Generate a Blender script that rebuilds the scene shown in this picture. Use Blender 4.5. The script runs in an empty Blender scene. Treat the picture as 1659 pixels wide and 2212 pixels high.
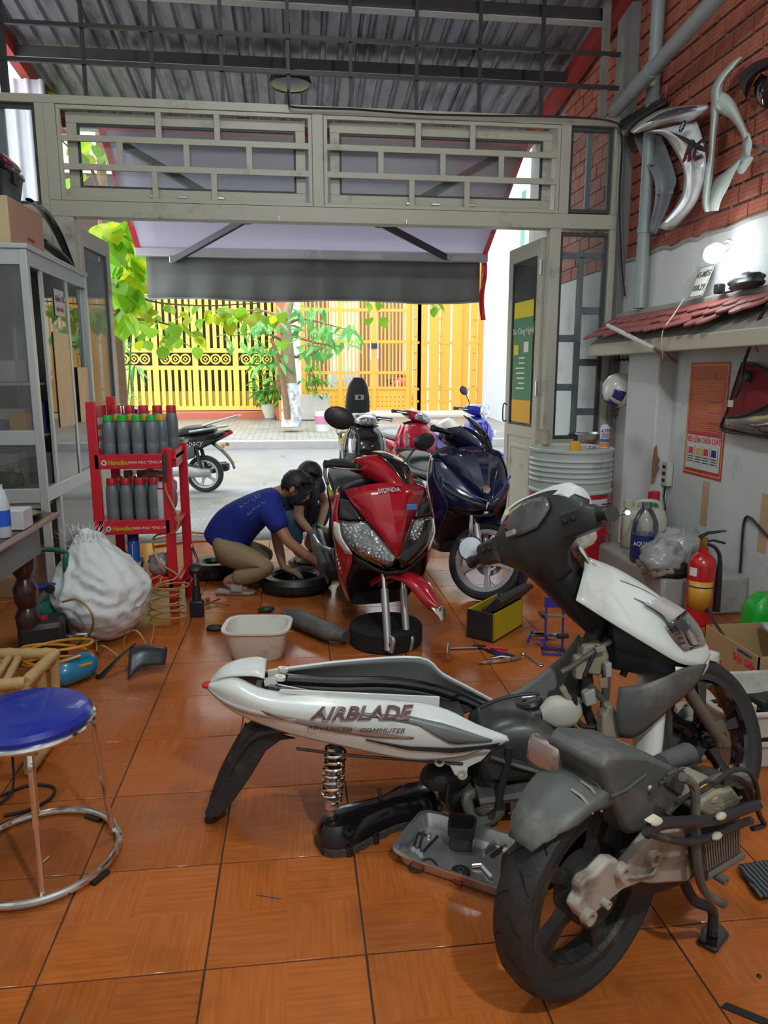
import bpy, math, random
from mathutils import Vector as V, Matrix as MX, noise as NZ
S = bpy.context.scene
COL = S.collection
# ---------------------------------------------------------------- camera
FPX, YAW, PITCH, CAMZ, IW, IH = 1571.0, 0.1192, -0.1855, 1.44, 1659.0, 2212.0
cam_d = bpy.data.cameras.new('camera')
cam_d.sensor_fit = 'HORIZONTAL'
cam_d.sensor_width = 36.0
cam_d.lens = 36.0 * FPX / IW
cam_d.clip_start = 0.02
cam = bpy.data.objects.new('camera', cam_d)
COL.objects.link(cam)
cam.location = (0, 0, CAMZ)
cam.rotation_euler = (math.pi / 2 + PITCH, 0, -YAW)
S.camera = cam
# ---------------------------------------------------------------- world: bright overcast sky
wd = bpy.data.worlds.new('overcast_sky')
S.world = wd
wd.use_nodes = True
bg = wd.node_tree.nodes['Background']
bg.inputs[0].default_value = (0.93, 0.97, 1.0, 1)
bg.inputs[1].default_value = 3.1
# ---------------------------------------------------------------- view
S.view_settings.view_transform = 'Standard'
S.view_settings.look = 'None'
S.view_settings.exposure = 0.3
S.view_settings.gamma = 1.0
S.view_settings.use_curve_mapping = False
CY = S.cycles
CY.max_bounces, CY.diffuse_bounces, CY.glossy_bounces, CY.transmission_bounces, CY.transparent_max_bounces = 7, 3, 3, 4, 10
CY.caustics_reflective = CY.caustics_refractive = False
CY.use_adaptive_sampling, CY.adaptive_threshold = True, .04
# ---------------------------------------------------------------- helpers
rnd = random.Random(11)
PI = math.pi
def rad(d): return d * PI / 180
_f = V((math.sin(YAW) * math.cos(PITCH), math.cos(YAW) * math.cos(PITCH), math.sin(PITCH)))
_r = V((math.cos(YAW), -math.sin(YAW), 0)); _u = _r.cross(_f); _c = V((0, 0, CAMZ))
def _ray(x, y): return _r * ((x - IW / 2) / FPX) - _u * ((y - IH / 2) / FPX) + _f
def PX(x, y, X): d = _ray(x, y); return _c + d * (X / d.x)      # photo point on the plane at depth/side/height
def PY(x, y, Y): d = _ray(x, y); return _c + d * (Y / d.y)
def PZ(x, y, Z=0.0): d = _ray(x, y); return _c + d * ((Z - CAMZ) / d.z)
def cr(pts, n=6, closed=False):
    """Catmull-Rom through pts"""
    P = [V(p) for p in pts]; m = len(P)
    if m < 3: return P
    out = []
    for i in range(m if closed else m - 1):
        if closed: a, b, c, d = P[i - 1], P[i], P[(i + 1) % m], P[(i + 2) % m]
        else:
            b, c = P[i], P[i + 1]
            a = P[i - 1] if i else b * 2 - c
            d = P[i + 2] if i + 2 < m else c * 2 - b
        for k in range(n):
            t = k / n
            out.append(0.5 * ((2 * b) + (c - a) * t + (2 * a - 5 * b + 4 * c - d) * t * t + (3 * b - a - 3 * c + d) * t ** 3))
    if not closed: out.append(P[-1])
    return out
def TR(loc=(0, 0, 0), rx=0, ry=0, rz=0, s=1):
    m = MX.Translation(V(loc)) @ MX.Rotation(rz, 4, 'Z') @ MX.Rotation(ry, 4, 'Y') @ MX.Rotation(rx, 4, 'X')
    return m @ (MX.Scale(s, 4) if not isinstance(s, tuple) else MX.Diagonal((*s, 1)))
def AX(a, b):
    """matrix taking local z axis 0..1 onto segment a-b direction (no scale)"""
    a = V(a); d = V(b) - a
    return MX.Translation(a) @ d.to_track_quat('Z', 'Y').to_matrix().to_4x4()
class MB:
    def __init__(s): s.v = []; s.f = []
    def add(s, vs, fs, M=None):
        o = len(s.v)
        s.v += [tuple((M @ V(p)) if M else p) for p in vs]
        s.f += [tuple(i + o for i in f) for f in fs]
        return s
    def bb(s, x0, x1, y0, y1, z0, z1, M=None):
        return s.add([(x, y, z) for z in (z0, z1) for y in (y0, y1) for x in (x0, x1)],
                     [(0, 2, 3, 1), (4, 5, 7, 6), (0, 1, 5, 4), (2, 6, 7, 3), (0, 4, 6, 2), (1, 3, 7, 5)], M)
    def box(s, c, d, M=None):
        return s.bb(c[0] - d[0] / 2, c[0] + d[0] / 2, c[1] - d[1] / 2, c[1] + d[1] / 2, c[2] - d[2] / 2, c[2] + d[2] / 2, M)
    def bar(s, a, b, w, h=None, up=(0, 0, 1)):
        """square bar from a to b"""
        a = V(a); b = V(b); h = h or w; d = (b - a).normalized(); u = V(up)
        if abs(d.dot(u)) > .99: u = V((0, 1, 0))
        x = d.cross(u).normalized(); y = x.cross(d)
        vs = [p + x * (sx * w / 2) + y * (sy * h / 2) for p in (a, b) for sx, sy in ((-1, -1), (1, -1), (1, 1), (-1, 1))]
        return s.add(vs, [(3, 2, 1, 0), (4, 5, 6, 7), (0, 1, 5, 4), (1, 2, 6, 5), (2, 3, 7, 6), (3, 0, 4, 7)])
    def loft(s, rings, cap=True, closed=False, M=None):
        n = len(rings[0]); m = len(rings); vs = [p for r in rings for p in r]; fs = []
        for i in range(m if closed else m - 1):
            j = (i + 1) % m
            for k in range(n): fs.append((i * n + k, i * n + (k + 1) % n, j * n + (k + 1) % n, j * n + k))
        if cap and not closed: fs += [tuple(range(n - 1, -1, -1)), tuple(range((m - 1) * n, m * n))]
        return s.add(vs, fs, M)
    def tube(s, pts, r, n=8, closed=False, cap=True, sm=0, flat=1.0, M=None):
        P = cr(pts, sm, closed) if sm else [V(p) for p in pts]
        m = len(P)
        if not isinstance(r, (list, tuple)): rr = [r] * m
        else: rr = [r[min(len(r) - 1, int(i * (len(r) - 1) / max(1, m - 1)))] * (1 - ((i * (len(r) - 1) / max(1, m - 1)) % 1)) + r[min(len(r) - 1, int(i * (len(r) - 1) / max(1, m - 1)) + 1)] * ((i * (len(r) - 1) / max(1, m - 1)) % 1) for i in range(m)]
        rings = []; u = None
        for i, p in enumerate(P):
            t = (P[(i + 1) % m] - P[i - 1]) if closed else (P[min(i + 1, m - 1)] - P[max(i - 1, 0)])
            if t.length < 1e-9: t = V((0, 0, 1))
            t.normalize()
            if u is None: u = t.cross(V((0, 0, 1)) if abs(t.z) < .9 else V((1, 0, 0))).normalized()
            u = (u - t * u.dot(t))
            if u.length < 1e-6: u = t.orthogonal()
            u.normalize(); w = t.cross(u)
            rings.append([p + (u * math.cos(2 * PI * k / n) + w * (flat * math.sin(2 * PI * k / n))) * rr[i] for k in range(n)])
        return s.loft(rings, cap, closed, M)
    def cyl(s, a, b, r, r2=None, n=16): return s.tube([a, b], [r, r if r2 is None else r2], n)
    def lathe(s, prof, n=24, M=None, arc=None):
        """prof: (radius, z) pairs round local z"""
        N = n if arc is None else n + 1; a = 2 * PI if arc is None else arc
        rings = [[(r * math.cos(a * k / n), r * math.sin(a * k / n), z) for k in range(N)] for r, z in prof]
        if arc is None: return s.loft(rings, tuple(prof[0]) != tuple(prof[-1]), False, M)
        fs = []; m = len(prof)
        for i in range(m - 1):
            for k in range(n): fs.append((i * N + k, i * N + k + 1, (i + 1) * N + k + 1, (i + 1) * N + k))
        return s.add([p for r in rings for p in r], fs, M)
    def ring(s, R_, r, n=32, k=8, M=None, flat=1.0):
        """torus round local z"""
        rings = [[((R_ + r * math.cos(2 * PI * j / k)) * math.cos(2 * PI * i / n), (R_ + r * math.cos(2 * PI * j / k)) * math.sin(2 * PI * i / n), flat * r * math.sin(2 * PI * j / k)) for j in range(k)] for i in range(n)]
        return s.loft(rings, False, True, M)
    def ext(s, poly, d, M=None, z0=0):
        """polygon (x,y) extruded along local z"""
        n = len(poly)
        return s.add([(x, y, z0) for x, y in poly] + [(x, y, z0 + d) for x, y in poly],
                     [tuple(range(n - 1, -1, -1)), tuple(range(n, 2 * n))] + [(i, (i + 1) % n, n + (i + 1) % n, n + i) for i in range(n)], M)
    def ball(s, c, r, n=16, m=10, M=None):
        if not isinstance(r, (tuple, list)): r = (r, r, r)
        T = MX.Translation(V(c)) @ MX.Diagonal((*r, 1))
        if M: T = M @ T
        return s.lathe([(max(1e-4, math.sin(PI * i / m)), -math.cos(PI * i / m)) for i in range(m + 1)], n, T)
    def grid(s, rows, M=None):
        n = len(rows[0]); fs = []
        for i in range(len(rows) - 1):
            for k in range(n - 1): fs.append((i * n + k, i * n + k + 1, (i + 1) * n + k + 1, (i + 1) * n + k))
        return s.add([p for r in rows for p in r], fs, M)
    def patch(s, rows, n=4, M=None):
        """smooth surface through a control grid"""
        a = [cr(r, n) for r in rows]
        cols = [cr([r[k] for r in a], n) for k in range(len(a[0]))]
        return s.grid([[c[i] for c in cols] for i in range(len(cols[0]))], M)
    def mir(s):
        """add the y-mirror"""
        o = len(s.v); s.v += [(x, -y, z) for x, y, z in s.v]; s.f += [tuple(reversed([i + o for i in f])) for f in s.f]
        return s
    def xf(s, M): s.v = [tuple(M @ V(p)) for p in s.v]; return s
def obj(name, mb, m, parent=None, ang=35, bev=0, sol=0, sub=0, seg=2, off=0.0):
    if isinstance(mb, MB):
        ang = getattr(mb, 'ang', ang)
        me = bpy.data.meshes.new(name); me.from_pydata(mb.v, [], mb.f); me.update()
        if ang:
            me.shade_smooth()
            if ang < 180: me.set_sharp_from_angle(angle=rad(ang))
    else: me = mb
    o = bpy.data.objects.new(name, me); COL.objects.link(o)
    if m is not None and not me.materials: me.materials.append(m)
    if parent is not None: o.parent = parent
    if sol: k = o.modifiers.new('thick', 'SOLIDIFY'); k.thickness = sol; k.offset = off
    if sub: k = o.modifiers.new('sub', 'SUBSURF'); k.levels = sub; k.render_levels = sub
    if bev: k = o.modifiers.new('bev', 'BEVEL'); k.width = bev; k.segments = seg; k.limit_method = 'ANGLE'; k.angle_limit = rad(40)
    return o
def tag(o, label, cat=None, group=None, kind=None):
    o['label'] = label
    if cat: o['category'] = cat
    if group: o['group'] = group
    if kind: o['kind'] = kind
    return o
def thing(name, label, cat, loc=(0, 0, 0), rz=0, group=None, rot=None, kind=None):
    o = bpy.data.objects.new(name, None); COL.objects.link(o)
    o.empty_display_size = .1; o.location = loc; o.rotation_euler = rot or (0, 0, rz)
    return tag(o, label, cat, group, kind)
def copy_tree(o, parent=None):
    c = o.copy(); COL.objects.link(c); c.parent = parent
    for ch in list(o.children): copy_tree(ch, c)
    return c
def text(name, body, size, m, parent, M, depth=.0008, al='CENTER', shear=0, bold=0, sx=1.0):
    cu = bpy.data.curves.new(name, 'FONT'); cu.body = body; cu.size = size; cu.align_x = al; cu.align_y = 'CENTER'
    cu.extrude = depth; cu.shear = shear; cu.offset = bold; cu.resolution_u = 2
    t = bpy.data.objects.new(name, cu); COL.objects.link(t)
    me = bpy.data.meshes.new_from_object(t)
    bpy.data.objects.remove(t); bpy.data.curves.remove(cu)
    me.name = name; me.transform(M @ MX.Diagonal((sx, 1, 1, 1)))
    me.materials.clear()
    o = obj(name, me, m, parent); return o
# wall-facing frames for text and flat marks: local x = reading direction, y = up, z = out of the surface
def FR(loc, right, up):
    r = V(right).normalized(); u = V(up); u = (u - r * u.dot(r)).normalized(); n = r.cross(u)
    return MX.Translation(V(loc)) @ MX((r, u, n)).transposed().to_4x4()
# ---------------------------------------------------------------- materials
MATS = {}
def mat(name, col, rough=.5, metal=0, var=.06, scale=6, bump=0, bscale=60, coat=0, dirt=None, damt=.5, dscale=4, spec=.5, stretch=None, sss=0):
    if name in MATS: return MATS[name]
    m = bpy.data.materials.new(name); m.use_nodes = True; nt = m.node_tree; N = nt.nodes; L = nt.links
    b = N['Principled BSDF']; b.inputs['Roughness'].default_value = rough; b.inputs['Metallic'].default_value = metal
    b.inputs['Coat Weight'].default_value = coat; b.inputs['Specular IOR Level'].default_value = spec
    if coat: b.inputs['Coat Roughness'].default_value = .06
    tc = N.new('ShaderNodeTexCoord'); src = tc.outputs['Object']
    if stretch:
        mp = N.new('ShaderNodeMapping'); mp.inputs['Scale'].default_value = stretch; L.new(src, mp.inputs[0]); src = mp.outputs[0]
    c1 = tuple(max(0, min(1, c * (1 - var))) for c in col) + (1,); c2 = tuple(max(0, min(1, c * (1 + var))) for c in col) + (1,)
    nz = N.new('ShaderNodeTexNoise'); nz.inputs['Scale'].default_value = scale; nz.inputs['Detail'].default_value = 2; L.new(src, nz.inputs['Vector'])
    mx = N.new('ShaderNodeMix'); mx.data_type = 'RGBA'; mx.inputs[6].default_value = c1; mx.inputs[7].default_value = c2
    L.new(nz.outputs['Fac'], mx.inputs[0]); out = mx.outputs[2]
    if dirt:
        n2 = N.new('ShaderNodeTexNoise'); n2.inputs['Scale'].default_value = dscale; n2.inputs['Detail'].default_value = 4; n2.inputs['Roughness'].default_value = .65; L.new(src, n2.inputs['Vector'])
        rp = N.new('ShaderNodeMapRange'); rp.inputs[1].default_value = .62 - damt * .3; rp.inputs[2].default_value = .78 - damt * .2; L.new(n2.outputs['Fac'], rp.inputs[0])
        m2 = N.new('ShaderNodeMix'); m2.data_type = 'RGBA'; m2.inputs[7].default_value = tuple(dirt) + (1,)
        L.new(rp.outputs[0], m2.inputs[0]); L.new(out, m2.inputs[6]); out = m2.outputs[2]
    L.new(out, b.inputs['Base Color'])
    if bump:
        n3 = N.new('ShaderNodeTexNoise'); n3.inputs['Scale'].default_value = bscale; n3.inputs['Detail'].default_value = 1.5; L.new(src, n3.inputs['Vector'])
        bp = N.new('ShaderNodeBump'); bp.inputs['Strength'].default_value = bump; bp.inputs['Distance'].default_value = .01
        L.new(n3.outputs['Fac'], bp.inputs['Height']); L.new(bp.outputs[0], b.inputs['Normal'])
    MATS[name] = m; return m
def glass(name, tint=(.93, .97, .96), refl=.08, rough=.02, dirt=0):
    if name in MATS: return MATS[name]
    m = bpy.data.materials.new(name); m.use_nodes = True; nt = m.node_tree; N = nt.nodes; L = nt.links
    N.remove(N['Principled BSDF']); o = N['Material Output']
    t = N.new('ShaderNodeBsdfTransparent'); t.inputs[0].default_value = (*tint, 1)
    g = N.new('ShaderNodeBsdfGlossy'); g.inputs['Roughness'].default_value = rough
    lw = N.new('ShaderNodeFresnel'); lw.inputs[0].default_value = 1.5
    mr = N.new('ShaderNodeMath'); mr.operation = 'ADD'; mr.use_clamp = True; mr.inputs[1].default_value = refl - .04; L.new(lw.outputs[0], mr.inputs[0])
    x = N.new('ShaderNodeMixShader'); L.new(mr.outputs[0], x.inputs[0]); L.new(t.outputs[0], x.inputs[1]); L.new(g.outputs[0], x.inputs[2]); last = x.outputs[0]
    if dirt:
        d = N.new('ShaderNodeBsdfDiffuse'); d.inputs[0].default_value = (.75, .76, .74, 1)
        nz = N.new('ShaderNodeTexNoise'); nz.inputs['Scale'].default_value = 3; nz.inputs['Detail'].default_value = 6
        tc = N.new('ShaderNodeTexCoord'); L.new(tc.outputs['Object'], nz.inputs['Vector'])
        mm = N.new('ShaderNodeMath'); mm.operation = 'MULTIPLY'; mm.inputs[1].default_value = dirt * 2; L.new(nz.outputs['Fac'], mm.inputs[0])
        y = N.new('ShaderNodeMixShader'); L.new(mm.outputs[0], y.inputs[0]); L.new(last, y.inputs[1]); L.new(d.outputs[0], y.inputs[2]); last = y.outputs[0]
    L.new(last, o.inputs[0]); MATS[name] = m; return m
def emit(name, col, st):
    if name in MATS: return MATS[name]
    m = bpy.data.materials.new(name); m.use_nodes = True; b = m.node_tree.nodes['Principled BSDF']
    b.inputs['Base Color'].default_value = (*col, 1); b.inputs['Emission Color'].default_value = (*col, 1); b.inputs['Emission Strength'].default_value = st
    MATS[name] = m; return m
black_plastic = mat('black_plastic', (.018, .018, .02), .42, var=.25, bump=.05, bscale=300)
black_gloss = mat('black_gloss', (.008, .008, .01), .08, coat=.6)
grey_plastic = mat('grey_plastic', (.085, .09, .09), .5, var=.15, dirt=(.2, .19, .16), damt=.25)
rubber = mat('tyre_rubber', (.02, .02, .021), .62, var=.3, bump=.15, bscale=120, dirt=(.05, .046, .04), damt=.2)
chrome = mat('chrome', (.82, .82, .82), .12, 1, var=.03)
steel = mat('steel', (.55, .55, .54), .3, 1, var=.1)
dark_metal = mat('dark_metal', (.06, .06, .06), .4, .8, var=.2)
alu = mat('cast_aluminium', (.52, .53, .54), .38, .85, var=.1)
silver_paint = mat('silver_paint', (.55, .57, .58), .3, .35, var=.05, coat=.3)
white_paint = mat('white_bodywork', (.72, .77, .74), .2, var=.03, coat=.5, dirt=(.45, .46, .42), damt=.05)
clear_glass = glass('clear_glass')
lens_glass = glass('lens_glass', (.95, .97, .97), .15, .05)
cream = mat('cream_powder_coat', (.47, .455, .37), .42, var=.05, dirt=(.25, .24, .19), damt=.1)
# ---------------------------------------------------------------- the room
WX, FY, LX, BY = 2.72, 6.1, -2.35, -2.6     # right wall, facade, left wall, back wall
plaster = mat('white_plaster', (.62, .64, .63), .85, var=.07, scale=2.5, bump=.35, bscale=35, dirt=(.40, .41, .39), damt=.22, dscale=2.2)
concrete = mat('raw_concrete', (.28, .27, .25), .9, var=.25, scale=5, bump=.5, bscale=30)
mortar = mat('mortar', (.33, .32, .29), .95, var=.25, bump=.6, bscale=50)
# floor tiles -----------------------------------------------------------
def tile_mat():
    m = bpy.data.materials.new('terracotta_tile'); m.use_nodes = True; nt = m.node_tree; N = nt.nodes; L = nt.links
    b = N['Principled BSDF']; tc = N.new('ShaderNodeTexCoord'); oi = N.new('ShaderNodeObjectInfo'); ge = N.new('ShaderNodeNewGeometry')
    # small parquet blocks whose grain alternates, printed into the glaze
    ck = N.new('ShaderNodeTexChecker'); ck.inputs['Scale'].default_value = 5.0
    ad = N.new('ShaderNodeVectorMath'); ad.operation = 'ADD'; ad.inputs[1].default_value = (.0, .0, .13); L.new(tc.outputs['Object'], ad.inputs[0]); L.new(ad.outputs[0], ck.inputs[0])
    def grain(sc):
        mp = N.new('ShaderNodeMapping'); mp.inputs['Scale'].default_value = sc; L.new(tc.outputs['Object'], mp.inputs[0])
        o = N.new('ShaderNodeVectorMath'); o.operation = 'ADD'; L.new(mp.outputs[0], o.inputs[0]); L.new(oi.outputs['Location'], o.inputs[1])
        n = N.new('ShaderNodeTexNoise'); n.inputs['Scale'].default_value = 6; n.inputs['Detail'].default_value = 3; L.new(o.outputs[0], n.inputs['Vector']); return n.outputs['Fac']
    gx, gy = grain((.8, 16, 1)), grain((16, .8, 1))
    mg = N.new('ShaderNodeMix'); mg.data_type = 'FLOAT'; L.new(ck.outputs['Fac'], mg.inputs[0]); L.new(gx, mg.inputs[2]); L.new(gy, mg.inputs[3])
    cm = N.new('ShaderNodeMix'); cm.data_type = 'RGBA'; cm.inputs[6].default_value = (.30, .068, .013, 1); cm.inputs[7].default_value = (.62, .185, .038, 1); L.new(mg.outputs[0], cm.inputs[0])
    # tile to tile shade
    mr = N.new('ShaderNodeMapRange'); mr.inputs[3].default_value = .88; mr.inputs[4].default_value = 1.1; L.new(oi.outputs['Random'], mr.inputs[0])
    hs = N.new('ShaderNodeHueSaturation'); L.new(mr.outputs[0], hs.inputs['Value']); L.new(cm.outputs[2], hs.inputs['Color'])
    # grime spread over the whole floor
    nz = N.new('ShaderNodeTexNoise'); nz.inputs['Scale'].default_value = 1.7; nz.inputs['Detail'].default_value = 5; nz.inputs['Roughness'].default_value = .7; L.new(ge.outputs['Position'], nz.inputs['Vector'])
    r2 = N.new('ShaderNodeMapRange'); r2.inputs[1].default_value = .5; r2.inputs[2].default_value = .78; r2.inputs[4].default_value = .75; L.new(nz.outputs['Fac'], r2.inputs[0])
    m2 = N.new('ShaderNodeMix'); m2.data_type = 'RGBA'; m2.inputs[7].default_value = (.11, .045, .02, 1); L.new(r2.outputs[0], m2.inputs[0]); L.new(hs.outputs[0], m2.inputs[6])
    L.new(m2.outputs[2], b.inputs['Base Color'])
    # wet and greasy patches change the gloss
    n4 = N.new('ShaderNodeTexNoise'); n4.inputs['Scale'].default_value = 1.1; n4.inputs['Detail'].default_value = 3; L.new(ge.outputs['Position'], n4.inputs['Vector'])
    r4 = N.new('ShaderNodeMapRange'); r4.inputs[1].default_value = .42; r4.inputs[2].default_value = .6; r4.inputs[3].default_value = .13; r4.inputs[4].default_value = .34; L.new(n4.outputs['Fac'], r4.inputs[0]); L.new(r4.outputs[0], b.inputs['Roughness'])
    bp = N.new('ShaderNodeBump'); bp.inputs['Strength'].default_value = .06; bp.inputs['Distance'].default_value = .004; L.new(mg.outputs[0], bp.inputs['Height']); L.new(bp.outputs[0], b.inputs['Normal'])
    return m
TILE = tile_mat()
floor = obj('floor', MB().bb(LX - .2, WX + .2, BY, 6.34, -.25, -.004), mat('floor_grout', (.05, .035, .03), .9), None)
tag(floor, 'shop floor of glossy orange brown square tiles', 'floor', kind='structure')
tme = None; T = .4; ox, oy = -.654, 1.597
for j in range(-5, 12):
    for i in range(-5, 9):
        x0, y0 = ox + i * T, oy + j * T
        if x0 < LX - .05 or x0 + T > WX + .38 or y0 < BY or y0 < -.5: continue
        if tme is None:
            g = .0022
            t = obj('tile', MB().bb(g - T / 2, T / 2 - g, g - T / 2, T / 2 - g, -.012, 0), TILE, floor, bev=.0015, seg=1); tme = t.data
        else:
            t = obj('tile', tme, None, floor); k = t.modifiers.new('bev', 'BEVEL'); k.width = .0015; k.segments = 1
        t.location = (x0 + T / 2, y0 + T / 2, 0)
# shell ----------------------------------------------------------------
ledge = 2.355
wr = obj('wall_right', MB().bb(WX, WX + .2, BY, 7.6, -.25, ledge).bb(WX + .035, WX + .2, BY, 8.7, ledge, 5.2), plaster); tag(wr, 'right wall, stained white plaster below bare red brick', 'wall', kind='structure')
me_ = MB().bb(WX + .03, WX + .045, BY, 8.7, ledge + .001, 5.19)
obj('mortar_bed', me_, mortar, wr)
brickm = mat('red_hollow_brick', (.40, .115, .07), .85, var=.3, scale=9, bump=.4, bscale=80, dirt=(.22, .17, .14), damt=.22, dscale=7)
def brick_mesh(L, H):
    # ribbed face: proud strips with sunk grooves between them, in the y-z plane, facing -x
    z = []; n = 4
    for k in range(n):
        a, b = -H / 2 + H * k / n, -H / 2 + H * (k + 1) / n
        z += [(-.003 if k else 0, a), (-.006, a + .003), (-.006, b - .003)]
    z.append((0, H / 2)); m = MB()
    m.loft([[(.03, y, -H / 2)] + [(x, y, zz) for x, zz in z] + [(.03, y, H / 2)] for y in (-L / 2, L / 2)])
    return m
bl, bh = .205, .118
full = None; half = None; far = MB(); nb = 0
for r in range(0, 24):
    z = ledge + bh * (r + .5) + .004
    for c in range(-14, 26):
        y = 2.4 + bl * c + (bl / 2 if r % 2 else 0) + rnd.uniform(-.006, .006)
        if y < -.6 or y > 8.6 or z > 5.1: continue
        d = V((WX, y, z)) - _c; w = d.dot(_f); px, py = IW / 2 + FPX * d.dot(_r) / w, IH / 2 - FPX * d.dot(_u) / w
        tr = TR((WX + .012 + rnd.uniform(-.004, .005), y, z), rz=rnd.uniform(-.01, .01), rx=rnd.uniform(-.012, .012))
        if w > 0 and -20 < py < 620 and px < 1740 and y < 6.15:
            if full is None:
                b = obj('brick', brick_mesh(bl - .02, bh - .02), brickm, wr, ang=20); full = b.data
            else: b = obj('brick', full, None, wr)
            b.matrix_basis = tr; nb += 1
        else: far.add(*(lambda q: (q.v, q.f))(brick_mesh(bl - .016, bh - .014)), tr)
o = obj('brick_field', far, brickm, wr, ang=20); o['kind'] = 'stuff'
obj('plaster_edge', MB().tube([(WX + .004, 2.0 + k * .09, ledge + .004 * math.sin(k * 1.7) + rnd.uniform(-.01, .012)) for k in range(47)], .017, 6), mortar, wr)
# pilaster with chipped corner
pl = obj('pilaster', MB().bb(WX - .12, WX + .02, 5.06, 5.56, 0, 1.66), plaster, wr, bev=.012)
obj('exposed_brick', MB().ext([(-.008, -.14), (.012, -.12), (.03, -.05), (.05, -.02), (.03, .0), (.045, .04), (.02, .08), (.012, .15), (-.004, .13), (-.01, .0)], .01, FR((WX - .118, 5.052, .79), (1, 0, 0), (0, 0, 1))), mat('chipped_brick', (.30, .15, .09), .95, var=.4, scale=20, bump=.8), wr)
tag(obj('wall_left', MB().bb(LX - .2, LX, BY, 6.2, -.25, 5.2), plaster), 'left plaster wall behind the glass cabinet', 'wall', kind='structure')
tag(obj('wall_back', MB().bb(LX - .2, WX + .2, BY - .2, BY, -.25, 5.2), plaster), 'back wall of the workshop', 'wall', kind='structure')
tag(obj('ceiling', MB().bb(LX - .2, WX + .2, BY - .2, 5.2, 5.0, 5.2), mat('ceiling_paint', (.6, .6, .58), .9)), 'concrete slab ceiling of the workshop', 'ceiling', kind='structure')
# corner column of dark concrete beside the facade
tag(obj('trim_1', MB().bb(2.655, WX + .03, FY - .12, FY + .14, 0, 4.35), mat('dark_concrete', (.2, .2, .19), .9, var=.2, bump=.4)), 'dark concrete column in the corner beside the cream facade', 'column', kind='structure')
# ---------------------------------------------------------------- facade
fac = thing('trim_2', 'cream metal facade frame over the wide doorway', 'frame', (0, FY, 0), kind='structure')
fd = .055
def fb(x0, x1, z0, z1, name='frame_member', d=fd, m=cream, par=fac, y=0): return obj(name, MB().bb(x0, x1, y - d, y + d, z0, z1), m, par, bev=.004)
fb(-2.35, 2.655, 3.405, 3.465); fb(-1.80, 2.655, 2.62, 2.735)
fb(-1.80, -1.715, 2.735, 3.405); fb(.168, .252, 2.735, 3.405); fb(2.155, 2.235, 2.735, 3.405); fb(2.60, 2.655, 2.735, 3.405)
fb(-1.80, -1.64, 0, 2.62); fb(2.095, 2.185, 0, 2.62); fb(2.60, 2.655, 0, 2.62); fb(2.185, 2.60, .78, .90)
fb(-2.35, -1.80, 2.62, 2.70); fb(-1.86, -1.80, 2.70, 3.405)
for x in (-1.0, -.1, .9, 1.75): obj('hook', MB().tube([(x, -.06, 2.63), (x, -.085, 2.625), (x, -.085, 2.655)], .004, 6), steel, fac)
darkgasket = mat('dark_gasket', (.05, .06, .06), .6)
bluegrey = mat('blue_grey_bar', (.17, .22, .26), .5, var=.08)
dirtyglass = glass('dirty_window_glass', (.92, .95, .95), .06, .03, dirt=.06)
def rect(m, x0, x1, z0, z1, w, d, y=0):
    for a in ((x0, x1, z0, z0 + w), (x0, x1, z1 - w, z1), (x0, x0 + w, z0 + w, z1 - w), (x1 - w, x1, z0 + w, z1 - w)): m.bb(a[0], a[1], y - d, y + d, a[2], a[3])
    return m
def transom(n, x0, x1, lab):
    z0, z1 = 2.738, 3.402
    w = thing('window_%d' % n, lab, 'window', (0, FY, 0), kind='structure')
    obj('sash', rect(MB(), x0 + .05, x1 - .05, z0 + .03, z1 - .03, .075, .018, .03), cream, w, bev=.003)
    obj('gasket', rect(MB(), x0 + .125, x1 - .125, z0 + .105, z1 - .105, .016, .012, .03), darkgasket, w)
    obj('pane', MB().bb(x0 + .13, x1 - .13, .028, .032, z0 + .11, z1 - .11), dirtyglass, w)
    obj('grille_frame', rect(MB(), x0, x1, z0, z1, .028, .014, -.035), cream, w, bev=.002)
    h = z1 - z0; W_ = x1 - x0; zs = [z0 + h * .36, z0 + h * .66]
    for z in zs: obj('grille_bar', MB().bb(x0, x1, -.048, -.028, z - .022, z + .022), cream, w, bev=.002)
    for lo, hi, fr in ((z0, zs[0], (.365, .60)), (zs[0], zs[1], (.235, .495, .745)), (zs[1], z1, (.39, .62))):
        for q in fr: obj('grille_bar', MB().bb(x0 + W_ * q - .022, x0 + W_ * q + .022, -.047, -.029, lo + .02, hi - .02), cream, w, bev=.002)
    for q in (.36, .47, .62): obj('latch', MB().box((x0 + W_ * q, -.03, z0 + .045), (.07, .02, .02)), steel, w, bev=.003)
transom(1, -1.712, .165, 'long transom window with staggered cream grille, left of centre')
transom(2, .256, 2.152, 'long transom window with staggered cream grille, right of centre')
def sidelight(n, x0, x1, z0, z1, bars, lab):
    w = thing('window_%d' % n, lab, 'window', (0, FY, 0), kind='structure')
    obj('gasket', rect(MB(), x0, x1, z0, z1, .03, .02), darkgasket, w, bev=.002)
    obj('pane', MB().bb(x0 + .02, x1 - .02, -.003, .003, z0 + .02, z1 - .02), dirtyglass, w)
    for a in bars: obj('security_bar', MB().bb(a[0], a[1], .03, .06, a[2], a[3]), bluegrey, w, bev=.002)
sidelight(3, 2.235, 2.60, 2.75, 3.40, [(2.405, 2.445, 2.76, 3.39)], 'small square sidelight above the right hand fixed pane')
sidelight(4, 2.185, 2.60, .90, 2.60, [(2.375, 2.425, .9, 2.42)] + [(2.2, 2.59, 2.40, 2.45)] + [(2.425, 2.59, z, z + .06) for z in (1.95, 1.52, 1.1)] + [(2.2, 2.375, z, z + .06) for z in (1.72, 1.31)], 'tall fixed pane with blue grey bars beside the right door leaf')
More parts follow.
